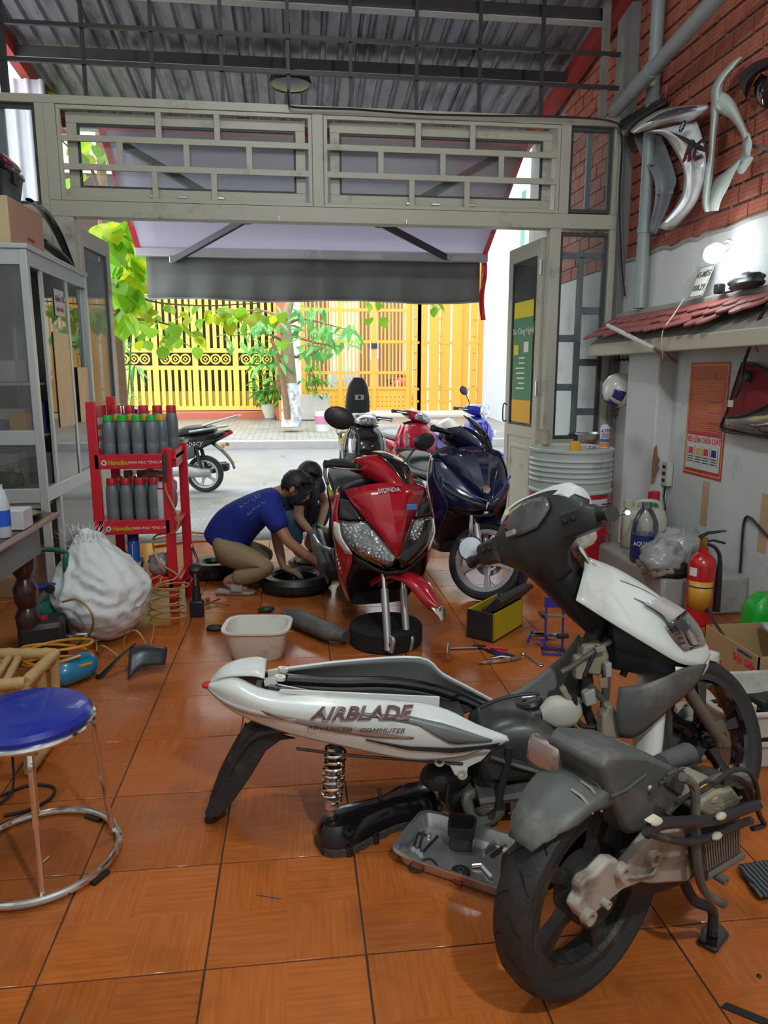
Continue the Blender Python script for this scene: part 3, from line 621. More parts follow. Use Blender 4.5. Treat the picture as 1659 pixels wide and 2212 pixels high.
def potted(name, lab, px, py, Y, w, h, pm, boxes, n, metas, sc, square=False):
    Y = sit(px, py)
    b_ = PY(px, py, Y); b_.z = ground(Y); t = thing(name, lab, 'plant', b_)
    if square: obj('planter', MB().lathe([(w * .62, 0), (w * .66, h), (w * .6, h), (w * .6, h - .04), (.001, h - .04)], 4, TR(rz=PI / 4)), pm, t, ang=30, bev=.01)
    else: obj('pot', MB().lathe([(w * .32, 0), (w * .48, h * .55), (w * .5, h * .95), (w * .54, h), (w * .45, h), (w * .42, h - .04), (.001, h - .04)], 18), pm, t)
    for q in range(3): obj('stem', MB().tube([V((0, 0, h - .05)), V((rnd.uniform(-.1, .1), 0, h + .3)), V((rnd.uniform(-.2, .2), 0, h + .55))], .012, 5, sm=3), bark, t)
    for k in range(n):
        x0, y0, x1, y1 = boxes[k % len(boxes)]; p = PY(rnd.uniform(x0, x1), rnd.uniform(y0, y1), Y + rnd.uniform(-.45, .1)) - b_
        o = obj('leaf', rnd.choice(metas), None, t); o.matrix_basis = TR(p, ry=rnd.uniform(-.3, .9), rz=rnd.uniform(0, 6.28), rx=rnd.uniform(-.4, .4), s=rnd.uniform(*sc))
md = leaf_mesh('leaf', .22, .08); D1, D2 = mk(md, G3), mk(md, leafmat('mid_leaf', (.16, .45, .06), .4))
potted('potted_schefflera', 'dark leafy shrub in a pale glazed pot by the yellow gate', 585, 897, 15.9, .42, .34, po, [(535, 780, 612, 870), (545, 740, 612, 830), (550, 830, 605, 872)], 190, [D1, D1, D2], (.8, 1.3))
potted('potted_bush', 'light green bush in a grey concrete planter by the ochre gate', 680, 905, 15.4, .72, .55, mat('concrete_planter', (.5, .48, .44), .9, var=.15), [(648, 815, 718, 858), (660, 785, 690, 830)], 110, [D2, D2, D1], (.6, 1.0), True)
potted('potted_seedling', 'small seedling in a red clay pot beside the painted tree', 607, 905, 15.0, .3, .3, terr, [(598, 852, 614, 872)], 20, [D2], (.5, .8))
potted('orange_pot', 'empty looking orange plastic pot against the painted tree', 612, 908, 14.4, .2, .45, orp, [(612, 858, 622, 866)], 6, [D2], (.3, .5), True)
b_ = PY(697, 931, sit(697, 931)); t = thing('paint_bucket', 'white paint bucket with a pink band on the far sidewalk', 'bucket', b_)
obj('bucket', MB().lathe([(.14, 0), (.165, .36), (.172, .36), (.172, .39), (.155, .39), (.14, .06), (.001, .05)], 20), mat('bucket_white', (.75, .75, .74), .4), t); obj('label_band', MB().lathe([(.153, .14), (.167, .3)], 20), mat('bucket_pink', (.65, .25, .4), .4), t)
# ---------------------------------------------------------------- scooters
def sec(x, w, z0, z1, e=.6, n=14, wb=None, cy=0):
    """rounded section in the y-z plane; wb = half width at the bottom"""
    wb = w if wb is None else wb; out = []; c, h = (z0 + z1) / 2, (z1 - z0) / 2
    for k in range(n):
        a = 2 * PI * k / n; cs, sn = math.cos(a), math.sin(a)
        yy = math.copysign(abs(cs) ** e, cs); zz = math.copysign(abs(sn) ** e, sn); t = (zz + 1) / 2
        out.append((x, cy + yy * (wb + (w - wb) * t), c + h * zz))
    return out
def body(secs, n=4, M=None, mb=None):
    cols = [cr([s[k] for s in secs], n) for k in range(len(secs[0]))]
    return (mb or MB()).loft([[c[i] for c in cols] for i in range(len(cols[0]))], M=M)
def wheel(par, name, M, R_=.26, tw=.045, rimm=None, spokes=5, tyre=rubber, disc=True, grooves=False):
    rimm = rimm or dark_metal; X = M @ TR(rx=-PI / 2); r0 = R_ - .062
    w = obj(name, MB().lathe([(r0 - .022, -.024), (r0 - .016, -.034), (r0 + .006, -.036), (r0 + .006, -.028), (r0 - .012, -.02), (r0 - .012, .02), (r0 + .006, .028), (r0 + .006, .036), (r0 - .016, .034), (r0 - .022, .024), (r0 - .022, -.024)], 36, X), rimm, par)
    obj('tyre', MB().lathe([(r0 - .002, -.03), (r0 + .012, -.04), (r0 + .03, -tw), (r0 + .047, -tw * .92), (r0 + .058, -tw * .6), (R_, 0), (r0 + .058, tw * .6), (r0 + .047, tw * .92), (r0 + .03, tw), (r0 + .012, .04), (r0 - .002, .03), (r0 - .002, -.03)], 44, X), tyre, w)
    obj('hub', MB().lathe([(.02, -.06), (.028, -.055), (.045, -.03), (.048, .03), (.028, .055), (.02, .06)], 18, X), rimm, w)
    for k in range(spokes):
        a = 2 * PI * k / spokes; S_ = X @ TR(rz=a)
        obj('spoke', MB().loft([[(.035, -.026, -.018), (.035, .026, -.018), (.035, .026, .018), (.035, -.026, .018)], [(.1, -.015, -.014), (.1, .015, -.014), (.1, .015, .014), (.1, -.015, .014)], [(r0 - .018, -.024, -.018), (r0 - .018, .024, -.018), (r0 - .018, .024, .018), (r0 - .018, -.024, .018)]], M=S_), rimm, w, bev=.004)
    if disc:
        obj('brake_disc', MB().lathe([(.095, .042), (.095, .046), (.06, .046), (.06, .042), (.095, .042)], 30, X), steel, w)
    return w
def steerM(steer, rake=27, p=(-.30, 0, .75)):
    ax = V((-math.sin(rad(rake)), 0, math.cos(rad(rake))))
    return MX.Translation(V(p)) @ MX.Rotation(steer, 4, ax) @ MX.Translation(-V(p))
def both(f):
    return [f(1), f(-1)]
def bars(root, MS, gripm=black_plastic, x=-.43, z=1.0, mirrors='', lev=chrome, w=.345):
    for s in (1, -1):
        g = obj('grip', MB().tube([(x + .01, s * .17, z + .005), (x - .01, s * .26, z), (x - .035, s * w, z - .012)], [.017, .018, .018], 12, M=MS), gripm, root)
        obj('grip_ring', MB().cyl(*[MS @ V(q) for q in ((x - .03, s * (w - .012), z - .011), (x - .036, s * (w + .004), z - .012))], .022, n=12), gripm, g)
        obj('switch_housing', MB().box((x + .01, s * .165, z), (.06, .05, .05), MS), black_plastic, g, bev=.01)
        obj('brake_lever', MB().tube([(x + .05, s * .15, z), (x + .06, s * .22, z - .005), (x + .035, s * .33, z - .015), (x + .03, s * .345, z - .015)], [.007, .006, .005, .008], 8, sm=3, M=MS), lev, g)
    for ch in mirrors:
        s = 1 if ch in 'lL' else -1
        st = obj('mirror_stem', MB().tube([(x + .04, s * .15, z + .02), (x + .045, s * .17, z + .1), (x + .03, s * .23, z + .17), (x + .03, s * .25, z + .2)], .006, 8, sm=4, M=MS), black_plastic, root)
        obj('mirror_head', MB().ball((0, 0, 0), (.022, .085, .05), 16, 10, MS @ TR((x + .03, s * .29, z + .215), rx=s * .25)), black_plastic, st)
        obj('mirror_glass', MB().ball((0, 0, 0), (.004, .075, .042), 14, 8, MS @ TR((x + .012, s * .29, z + .215), rx=s * .25)), chrome, st)
def front_fork(root, MS, R_=.26, legm=alu, rim=None, fm=None, has_wheel=True, spokes=5, drop=0, a0=-22, a1=118):
    up = V((-.20, 0, .41)); dv = V((.18, 0, -.37)).normalized() * drop
    for s in (1, -1):
        a, b = V((0, s * .072, R_ - .03)) + dv, V((0, s * .072, R_)) + up
        l = obj('fork_leg', MB().tube([MS @ a, MS @ a.lerp(b, .55)], [.021, .021], 14), legm, root)
        obj('fork_tube', MB().tube([MS @ a.lerp(b, .5), MS @ b], [.014, .014], 12), chrome, l)
        obj('axle_lug', MB().ext([(-.03, -.035), (.03, -.035), (.028, .03), (.015, .05), (-.015, .05), (-.028, .03)], .02, MS @ TR(V((0, s * .072 + .01, R_)) + dv, rx=PI / 2)), legm, l, bev=.005)
        obj('axle_hole', MB().lathe([(.012, 0), (.012, .026), (.007, .026), (.007, 0)], 12, MS @ TR(V((0, s * .072 + .013, R_)) + dv, rx=PI / 2)), dark_metal, l)
    if has_wheel: wheel(root, 'front_wheel', MS @ TR((0, 0, R_)), R_, rimm=rim, spokes=spokes)
    if fm:
        rows = []
        for k in range(9):
            a = rad(a0 + (a1 - a0) * k / 8); rr = R_ + .03 + (.02 if k in (0, 8) else 0)
            wv = (.012, .05, .066, .07, .07, .068, .062, .05, .03)[k]
            c = (math.cos(a) * rr, math.sin(a) * rr)
            rows.append([(c[0] - math.cos(a) * q * .5, y, R_ + c[1] - math.sin(a) * q * .5) for y, q in ((-wv, .09), (-wv * .92, .03), (-wv * .5, .004), (0, 0), (wv * .5, .004), (wv * .92, .03), (wv, .09))])
        rows.reverse()
        f = obj('front_fender', MB().patch(rows, 3, MS), fm, root, sol=.004, ang=60)
        return f
def rear_end(root, P, R_=.26, rim=None, exhaust=True, tail=None, seat=None, wx=-1.28, has_wheel=True):
    if has_wheel: wheel(root, 'rear_wheel', TR((wx, 0, R_)), R_, rimm=rim or dark_metal, disc=False)
    obj('engine_case', body([sec(-.72, .07, .24, .36, .7), sec(-.85, .1, .2, .4, .7), sec(-1.05, .1, .2, .38, .7, cy=.04), sec(-1.25, .06, .2, .33, .7, cy=.09), sec(-1.38, .035, .22, .31, .7, cy=.09)]), alu, root)
    if exhaust:
        e = obj('exhaust', body([sec(wx + .38, .035, .19, .26, .9, cy=-.14), sec(wx + .28, .052, .18, .29, .9, cy=-.15), sec(wx, .056, .21, .33, .9, cy=-.155), sec(wx - .24, .05, .25, .36, .9, cy=-.155), sec(wx - .27, .02, .28, .33, .9, cy=-.155)]), dark_metal, root)
        obj('heat_shield', body([sec(wx + .3, .03, .2, .29, .7, cy=-.195), sec(wx + .05, .03, .22, .34, .7, cy=-.2), sec(wx - .22, .025, .27, .37, .7, cy=-.195)]), grey_plastic, e)
    obj('side_skirt', body([sec(-.36, .17, .24, .32, .5), sec(-.55, .175, .23, .33, .5), sec(-.74, .16, .24, .36, .5), sec(-.9, .12, .3, .42, .5)]), P['skirt'], root)
    b_ = obj('body_shell', body(tail or [sec(-.60, .10, .34, .66, .6), sec(-.72, .135, .36, .70, .6), sec(-.95, .155, .42, .72, .6, wb=.13), sec(-1.2, .15, .52, .74, .6, wb=.12), sec(-1.42, .11, .62, .77, .6), sec(-1.58, .055, .70, .79, .6), sec(-1.64, .02, .74, .785, .6)]), P['body'], root)
    obj('tail_lamp', body([sec(-1.5, .082, .685, .74, .6), sec(-1.6, .05, .715, .765, .6), sec(-1.655, .015, .742, .77, .6)]), mat('red_lens', (.6, .02, .02), .1, coat=.5), b_)
    obj('grab_rail', MB().tube([(-1.15, .15, .77), (-1.35, .135, .80), (-1.55, .08, .83), (-1.6, 0, .835), (-1.55, -.08, .83), (-1.35, -.135, .80), (-1.15, -.15, .77)], .013, 8, sm=4), P.get('rail', grey_plastic), b_)
    s_ = obj('seat', body(seat or [sec(-.60, .07, .68, .74, .7), sec(-.68, .105, .68, .77, .7), sec(-.85, .135, .69, .785, .7), sec(-1.0, .14, .70, .80, .7), sec(-1.08, .14, .71, .835, .7), sec(-1.3, .125, .74, .85, .7), sec(-1.44, .08, .76, .83, .7)]), P['seat'], root)
    m = obj('rear_fender', MB().patch([[(-1.40, y, .62) for y in (-.09, 0, .09)], [(-1.52, y, .52) for y in (-.07, 0, .07)], [(-1.62, y, .40) for y in (-.055, 0, .055)], [(-1.66, y, .30) for y in (-.045, 0, .045)]], 3), black_plastic, root, sol=.006)
    for s in (1, -1): obj('rear_shock', MB().cyl((-1.27, s * .11, .3), (-1.2, s * .1, .6), .024, n=10), dark_metal, root)
def reflector_mat():
    m = mat('lamp_reflector', (.86, .88, .89), .3, .75, var=.02); nt = m.node_tree; N = nt.nodes; L = nt.links
    vo = N.new('ShaderNodeTexVoronoi'); vo.inputs['Scale'].default_value = 45; tc = N.new('ShaderNodeTexCoord'); L.new(tc.outputs['Object'], vo.inputs['Vector'])
    bp = N.new('ShaderNodeBump'); bp.inputs['Strength'].default_value = .9; bp.inputs['Distance'].default_value = .02; L.new(vo.outputs['Distance'], bp.inputs['Height']); L.new(bp.outputs[0], N['Principled BSDF'].inputs['Normal'])
    return m
REFL = reflector_mat(); AMBER = mat('amber_lens', (.75, .35, .1), .1, coat=.5); CLEARW = mat('clear_winker', (.75, .76, .74), .12, coat=.6)
def placed(name, lab, loc, heading, pitch=0, lean=0, group=None):
    """origin = ground point below the front axle; heading = angle of travel from +x"""
    return thing(name, lab, 'scooter', loc, rot=(lean, -pitch, heading), group=group)
def mirrored(rows):
    """rows from centre outward -> full rows from -y to +y"""
    return [[(x, -y, z) for x, y, z in reversed(r[1:])] + list(r) for r in rows]
def blade(root, P, MS, style='red'):
    """sharp sporty front"""
    c = obj('front_cover', MB().grid(mirrored([[(-.20, 0, .985), (-.21, .10, .975), (-.25, .22, .94)], [(-.15, 0, .935), (-.165, .09, .925), (-.205, .20, .90)], [(-.09, 0, .87), (-.115, .075, .862), (-.165, .16, .845)], [(-.02, 0, .775), (-.045, .04, .77), (-.085, .088, .76)], [(.05, 0, .655), (.045, .008, .656), (.038, .016, .66)]])), P['front'], root, ang=12, sol=.005)
    for s in (1, -1):
        k = lambda rows: [[(x, s * y, z) for x, y, z in r] for r in rows]
        if style == 'red':
            obj('headlight_surround', MB().patch(k([[(-.232, .198, .90), (-.255, .225, .905), (-.27, .24, .91)], [(-.172, .162, .845), (-.195, .215, .845), (-.225, .25, .86)], [(-.135, .135, .805), (-.16, .205, .80), (-.20, .258, .80)]]), 3), black_gloss, root, sol=.004)
            hl = obj('headlight', MB().patch(k([[(-.145, .128, .795), (-.17, .20, .79), (-.21, .25, .79)], [(-.10, .088, .755), (-.12, .165, .725), (-.16, .235, .72)], [(-.03, .04, .70), (-.06, .12, .66), (-.11, .185, .645)], [(.03, .0, .645), (.02, .03, .61), (-.02, .05, .585)]]), 4), REFL, root, sol=.004)
            obj('lens', MB().patch(k([[(-.125, .130, .80), (-.15, .21, .795), (-.20, .258, .795)], [(-.08, .088, .76), (-.095, .175, .73), (-.145, .245, .72)], [(-.01, .04, .705), (-.035, .125, .66), (-.095, .195, .64)], [(.05, .0, .65), (.04, .03, .605), (-.005, .055, .575)]]), 4), lens_glass, hl, sol=.003)
            obj('turn_signal', MB().patch(k([[(-.19, .258, .78), (-.24, .275, .775), (-.29, .27, .76)], [(-.14, .25, .71), (-.19, .272, .70), (-.24, .272, .70)], [(-.095, .205, .635), (-.12, .22, .63), (-.15, .235, .625)]]), 3), CLEARW, root, sol=.006)
        else:
            obj('headlight_surround', MB().patch(k([[(-.232, .198, .90), (-.255, .225, .905), (-.27, .24, .91)], [(-.165, .16, .843), (-.195, .225, .83), (-.23, .26, .82)], [(-.085, .088, .758), (-.12, .185, .735), (-.17, .25, .73)], [(.035, .016, .655), (-.01, .12, .64), (-.10, .21, .645)], [(.02, 0, .59), (-.03, .1, .58), (-.12, .19, .60)]]), 3), P['front'], root, sol=.004)
            obj('headlight', MB().patch(k([[(-.13, .225, .765), (-.10, .19, .735), (-.02, .10, .68), (.045, .02, .645)], [(-.12, .24, .72), (-.07, .2, .69), (.0, .11, .645), (.05, .01, .61)]]), 3), mat('smoked_lamp', (.03, .035, .05), .08, coat=.8), root, sol=.004)
            obj('running_light', MB().tube([(-.125, s * .245, .785), (-.075, s * .19, .755), (.01, s * .10, .70), (.062, s * .012, .665)], [.007, .007, .005], 6, sm=4), mat('blue_strip', (.06, .09, .3), .12, coat=.6), root)
        obj('side_panel', MB().patch(k([[(-.27, .238, .93), (-.32, .245, .925), (-.38, .22, .93)], [(-.20, .262, .79), (-.28, .28, .765), (-.39, .24, .75)], [(-.10, .205, .625), (-.22, .262, .60), (-.39, .235, .58)], [(-.20, .215, .45), (-.29, .24, .44), (-.41, .215, .42)], [(-.33, .165, .28), (-.38, .175, .28), (-.45, .17, .28)]]), 4), P['side'], root, sol=.006, ang=60)
    obj('lower_lip', MB().patch(mirrored([[(.035, 0, .58), (-.02, .07, .565), (-.10, .2, .63)], [(.03, 0, .56), (-.03, .07, .545), (-.11, .2, .60)], [(-.06, 0, .555), (-.10, .07, .54), (-.16, .19, .57)]]), 3), black_plastic, root, sol=.004)
    obj('inner_fender', MB().patch(mirrored([[(-.05, 0, .56), (-.10, .1, .55), (-.13, .19, .58)], [(-.22, 0, .50), (-.24, .1, .47), (-.21, .21, .45)], [(-.36, 0, .36), (-.36, .1, .34), (-.34, .165, .29)], [(-.42, 0, .27), (-.42, .1, .265), (-.42, .165, .26)]]), 3), black_plastic, root, sol=.004)
    obj('leg_shield', MB().patch(mirrored([[(-.36, 0, .98), (-.37, .12, .97), (-.38, .22, .93)], [(-.44, 0, .80), (-.43, .14, .78), (-.40, .235, .75)], [(-.47, 0, .55), (-.46, .14, .55), (-.42, .225, .56)], [(-.46, 0, .34), (-.46, .12, .34), (-.46, .17, .32)]]), 3), black_plastic, root, sol=.006)
    # handlebar cover
    h = obj('handlebar_cover', body([sec(-.50, .11, .95, 1.04, .7), sec(-.45, .19, .945, 1.07, .7, wb=.14), sec(-.36, .185, .94, 1.095, .7, wb=.13), sec(-.27, .13, .93, 1.06, .7, wb=.10), sec(-.20, .085, .94, 1.0, .7), sec(-.175, .04, .955, .985, .7)], 4, MS), P['front'], root)
    v = [[(-.43, -.07, 1.10), (-.43, 0, 1.112), (-.43, .07, 1.10)], [(-.36, -.095, 1.098), (-.36, 0, 1.108), (-.36, .095, 1.098)], [(-.27, -.075, 1.06), (-.265, 0, 1.075), (-.27, .075, 1.06)], [(-.185, -.02, .985), (-.18, 0, .99), (-.185, .02, .985)]]
    if style != 'red': v = [[(-.40, -.09, 1.16), (-.39, 0, 1.175), (-.40, .09, 1.16)], [(-.33, -.12, 1.12), (-.32, 0, 1.14), (-.33, .12, 1.12)], [(-.24, -.10, 1.05), (-.225, 0, 1.07), (-.24, .10, 1.05)], [(-.17, -.03, .97), (-.165, 0, .975), (-.17, .03, .97)]]
    obj('visor', MB().patch(v, 4, MS), black_gloss, h, sol=.006)
    obj('instrument_panel', body([sec(-.535, .10, .97, 1.03, .6), sec(-.49, .13, .97, 1.06, .6)], 2, MS), black_plastic, h)
    return c, h
def cubfront(root, P, MS, lamp_on_bar=True):
    """underbone front: narrow apron, head lamp in the bar cover"""
    c = obj('front_cover', MB().patch(mirrored([[(-.26, 0, .93), (-.28, .09, .92), (-.33, .15, .90)], [(-.14, 0, .80), (-.17, .13, .80), (-.28, .21, .78)], [(-.10, 0, .66), (-.13, .14, .65), (-.28, .225, .63)], [(-.17, 0, .52), (-.2, .12, .51), (-.32, .21, .48)], [(-.3, 0, .38), (-.31, .09, .36), (-.38, .18, .30)]]), 4), P['front'], root, sol=.006, ang=60)
    for s in (1, -1):
        obj('turn_signal', MB().patch([[(-.185, s * .13, .78), (-.24, s * .195, .80)], [(-.135, s * .10, .70), (-.21, s * .205, .70)], [(-.135, s * .145, .645), (-.2, s * .2, .64)]], 3), P.get('wink', CLEARW), root, sol=.012)
        obj('leg_guard', MB().patch([[(-.33, s * .15, .90), (-.40, s * .16, .92)], [(-.28, s * .215, .76), (-.40, s * .24, .76)], [(-.29, s * .228, .6), (-.42, s * .25, .58)], [(-.36, s * .2, .4), (-.46, s * .21, .36)]], 3), P['side'], root, sol=.005)
    obj('intake', MB().patch(mirrored([[(-.09, 0, .62), (-.13, .10, .62)], [(-.14, 0, .54), (-.17, .09, .53)], [(-.27, 0, .40), (-.28, .05, .40)]]), 3), black_plastic, root, sol=.02)
    obj('leg_shield', MB().patch(mirrored([[(-.36, 0, .95), (-.40, .16, .92)], [(-.42, 0, .7), (-.42, .24, .7)], [(-.46, 0, .34), (-.46, .2, .34)]]), 3), black_plastic, root, sol=.005)
    h = obj('handlebar_cover', body([sec(-.48, .12, .96, 1.05, .7), sec(-.42, .15, .94, 1.07, .7), sec(-.34, .13, .92, 1.06, .7), sec(-.27, .09, .92, 1.02, .7), sec(-.25, .04, .94, .99, .7)], 4, MS), P.get('bar', P['front']), root)
    if lamp_on_bar:
        obj('headlight', body([sec(-.30, .115, .915, 1.04, .9), sec(-.245, .10, .925, 1.02, .9), sec(-.215, .05, .945, .99, .9)], 4, MS), REFL, h); obj('lens', body([sec(-.29, .12, .91, 1.045, .9), sec(-.235, .105, .92, 1.02, .9), sec(-.205, .05, .94, .985, .9)], 4, MS), lens_glass, h)
    return c, h
def classicfront(root, P, MS):
    c = obj('front_cover', body([sec(-.42, .10, .30, .94, .8, wb=.2), sec(-.36, .21, .30, .95, .8, wb=.18), sec(-.26, .20, .36, .93, .9, wb=.16), sec(-.17, .15, .45, .88, .95, wb=.12), sec(-.12, .07, .52, .80, .95)], 4), P['front'], root)
    obj('horn_cover', body([sec(-.14, .045, .5, .9, .8), sec(-.09, .03, .54, .84, .8), sec(-.08, .01, .6, .8, .8)]), P['front'], c)
    for s in (1, -1): obj('turn_signal', MB().ball((-.16, s * .14, .74), (.02, .03, .045), 10, 8), CLEARW, c)
    h = obj('handlebar_cover', body([sec(-.50, .10, .97, 1.06, .8), sec(-.42, .17, .95, 1.08, .8), sec(-.34, .13, .94, 1.09, .9), sec(-.27, .095, .94, 1.08, .95)], 4, MS), P['front'], root)
    X = MS @ TR((-.27, 0, 1.01), ry=PI / 2 + .1)
    hl = obj('headlight', MB().lathe([(.04, -.02), (.085, .01), (.086, .03), (.06, .045), (.001, .055)], 24, X), REFL, h); obj('bezel', MB().ring(.088, .01, 28, 8, X @ TR((0, 0, .025))), chrome, hl)
    return c, h
red_paint = mat('red_bodywork', (.42, .008, .02), .16, var=.06, coat=.8); navy_paint = mat('navy_bodywork', (.010, .014, .055), .12, var=.1, coat=.9)
bk_paint = mat('black_bodywork', (.010, .010, .012), .15, var=.1, coat=.8); cob_paint = mat('cobalt_bodywork', (.03, .025, .42), .14, var=.05, coat=.8); cherry = mat('cherry_bodywork', (.50, .012, .045), .18, coat=.7)
vinyl = mat('black_seat_vinyl', (.03, .031, .033), .45, var=.15, bump=.2, bscale=250); greyvinyl = mat('grey_seat_vinyl', (.30, .30, .30), .5, var=.1, bump=.2, bscale=250)
def hd(x, y): return math.atan2(y, x)
# red scooter with its front wheel off --------------------------------
P = dict(front=red_paint, side=red_paint, body=red_paint, skirt=black_plastic, seat=vinyl)
MS = steerM(rad(32))
fa = PZ(858, 1395, .04); hh = hd(.13, -1)
root = placed('scooter', 'red scooter without its front wheel, propped on a black block', (fa.x - .02, fa.y + .03, -.11), hh, pitch=rad(-4.5))
RM = TR((fa.x - .02, fa.y + .03, -.11), 0, rad(4.5), hh)
c, h = blade(root, P, MS, 'red'); f = front_fork(root, MS, has_wheel=False, fm=red_paint, drop=.10, a0=36, a1=150); rear_end(root, P)
obj('fender_tip', MB().patch([[(.225, -.05, .445), (.24, 0, .455), (.225, .05, .445)], [(.255, -.036, .42), (.265, 0, .425), (.255, .036, .42)], [(.28, -.012, .385), (.284, 0, .385), (.28, .012, .385)]], 3, MS), chrome, f, sol=.004)
bars(root, MS, mirrors='l'); chm = mat('badge_chrome', (.75, .75, .72), .2, 1)
text('lettering', 'HONDA', .032, chm, c, FR((-.155, 0, .955), (0, 1, 0), (-.8, 0, 1)), .002, bold=.001)
text('lettering', 'HONDA', .035, chm, root, FR((-.175, -.262, .56), (-.35, .05, -.42) if False else (.30, .06, -.36), (.2, .0, .3)), .002)
obj('sticker', MB().box((-.105, .11, .872), (.012, .055, .026), TR()), mat('blue_sticker', (.1, .25, .6), .3), c); obj('wing_badge', MB().bb(-.19, -.18, -.028, .028, .925, .955, MS), mat('badge_white', (.8, .8, .8), .3), h)
for s in (1, -1): obj('pillion_bracket', MB().tube([(-1.0, s * .15, .36), (-1.12, s * .2, .36), (-1.18, s * .24, .42)], [.018, .014, .012], 8, sm=3), alu, root)
RI = RM.inverted(); mc = PY(733, 903, 4.1)
mm = obj('mirror_stem', MB().tube([RI @ (mc + V((.03, 0, -.03))), RI @ PY(772, 935, 4.08), RI @ PY(775, 985, 4.02)], .008, 8, sm=4), black_plastic, root); obj('mirror_head', MB().ball((0, 0, 0), (.088, .03, .062), 20, 12, RI @ TR(mc, ry=.35)), black_plastic, mm)
bk = thing('support_block', 'black wooden block under the red scooter front', 'block', (fa.x - .04, fa.y + .17, 0), hh)
obj('block', MB().lathe([(.19, 0), (.2, .01), (.2, .10), (.19, .11), (.001, .11)], 24), mat('black_block', (.008, .008, .008), .85, var=.3, bump=.3), bk)
# navy scooter ---------------------------------------------------------
P = dict(front=navy_paint, side=navy_paint, body=navy_paint, skirt=black_plastic, seat=vinyl)
MS = steerM(rad(46)); fa = PZ(1035, 1312, 0) + V((.0, .1, 0))
root = placed('scooter', 'dark navy scooter on silver wheels, standing behind the toolbox', (fa.x + .06, fa.y + .06, 0), hd(.20, -1), lean=rad(0))
c, h = blade(root, P, MS, 'navy'); f = front_fork(root, MS, legm=silver_paint, rim=silver_paint, fm=navy_paint); rear_end(root, P, rim=silver_paint)
bars(root, MS, lev=dark_metal); obj('seat_insert', body([sec(-.62, .09, .70, .735, .7), sec(-.72, .118, .70, .765, .7), sec(-.9, .146, .70, .765, .7), sec(-1.05, .15, .715, .77, .7)]), greyvinyl, root)
text('lettering', 'HONDA', .028, chm, c, FR((-.16, 0, .955), (0, 1, 0), (-.8, 0, 1)), .002); obj('wing_badge', MB().lathe([(.03, 0), (.03, .004), (.001, .006)], 5, FR((.02, 0, .73), (0, 1, 0), (-.5, 0, 1))), chm, c)
obj('plastic_cover', MB().patch([[(-.32, -.27, .62), (-.44, -.25, .62)], [(-.30, -.285, .48), (-.44, -.26, .46)], [(-.38, -.25, .34), (-.46, -.235, .32)]], 3), glass('film_wrap', (.8, .8, .85), .2, .1, .2), root)
NM = TR((fa.x + .06, fa.y + .06, 0), 0, 0, hd(.20, -1)).inverted() @ TR(PY(1017, 1185, 4.16), rz=hd(.25, 1)); t = root
ms_ = obj('mirror_stalk', MB().tube([(0.01, 0, .07), (.012, 0, .14), (.02, 0, .2)], [.010, .012, .008], 10, M=NM), chrome, t); obj('mirror_glass', MB().lathe([(.072, .012), (.001, .013)], 28, NM @ TR(ry=-PI / 2 + .25)), mat('mirror_glass_sky', (.75, .8, .85), .1, .9), ms_); obj('mirror_rim', MB().lathe([(.074, .0), (.078, .006), (.074, .014), (.07, .014), (.05, -.015), (.001, -.02)], 28, NM @ TR(ry=-PI / 2 + .25)), navy_paint, ms_)
# black underbone with the seat lid raised ------------------------------
P = dict(front=bk_paint, side=bk_paint, body=bk_paint, skirt=black_plastic, seat=vinyl)
MS = steerM(rad(6)); fa = V((.78, 7.6, -.02))
root = placed('scooter', 'black scooter in the doorway with its seat lid raised', fa, hd(.12, -1))
cubfront(root, P, MS); front_fork(root, MS, fm=bk_paint); rear_end(root, P, seat=[sec(-.60, .06, .66, .7, .7), sec(-.8, .1, .66, .72, .7), sec(-1.2, .1, .68, .74, .7)]); bars(root, MS)
lid = obj('seat_lid', body([sec(.0, .10, 0, .10, .6), sec(.1, .135, -.02, .11, .6), sec(.32, .14, -.02, .10, .6), sec(.5, .11, -.01, .09, .6), sec(.60, .05, .01, .07, .6)], 4, TR((-.72, 0, .84), ry=-1.45)), vinyl, root)
obj('sticker', MB().box((-.615, -.0, 1.22), (.006, .10, .055)), mat('sticker_grey', (.5, .5, .48), .5), lid); obj('sticker_print', MB().box((-.611, 0, 1.22), (.004, .03, .035)), black_plastic, lid)
# cherry red underbone --------------------------------------------------
P = dict(front=cherry, side=cherry, body=cherry, skirt=grey_plastic, seat=greyvinyl, wink=mat('grey_graphic', (.12, .12, .13), .3))
MS = steerM(rad(28)); root = placed('scooter', 'cherry red scooter with grey flashes in the doorway', (1.50, 8.1, -.02), hd(.35, -1))
cubfront(root, P, MS); front_fork(root, MS, fm=cherry); rear_end(root, P); bars(root, MS)
# cobalt retro scooter --------------------------------------------------
P = dict(front=cob_paint, side=cob_paint, body=cob_paint, skirt=grey_plastic, seat=greyvinyl)
MS = steerM(rad(22)); root = placed('scooter', 'cobalt blue retro scooter with a round headlight and one mirror', (2.36, 8.6, 0), hd(.42, -1))
classicfront(root, P, MS); front_fork(root, MS, fm=cob_paint); rear_end(root, P); bars(root, MS, lev=chrome, mirrors='r')
t = thing('helmet', 'white half helmet hanging beside the cobalt scooter', 'helmet', (1.83, 8.75, .80)); obj('shell', MB().lathe([(.001, .13), (.08, .11), (.12, .05), (.13, -.03), (.125, -.06), (.11, -.05)], 20, TR(ry=-.5)), mat('white_helmet', (.75, .74, .68), .25, coat=.4), t); obj('strap', MB().tube([(-.1, 0, -.05), (-.06, 0, -.14), (.06, 0, -.13), (.1, 0, -.02)], .008, 6, sm=3), black_plastic, t)
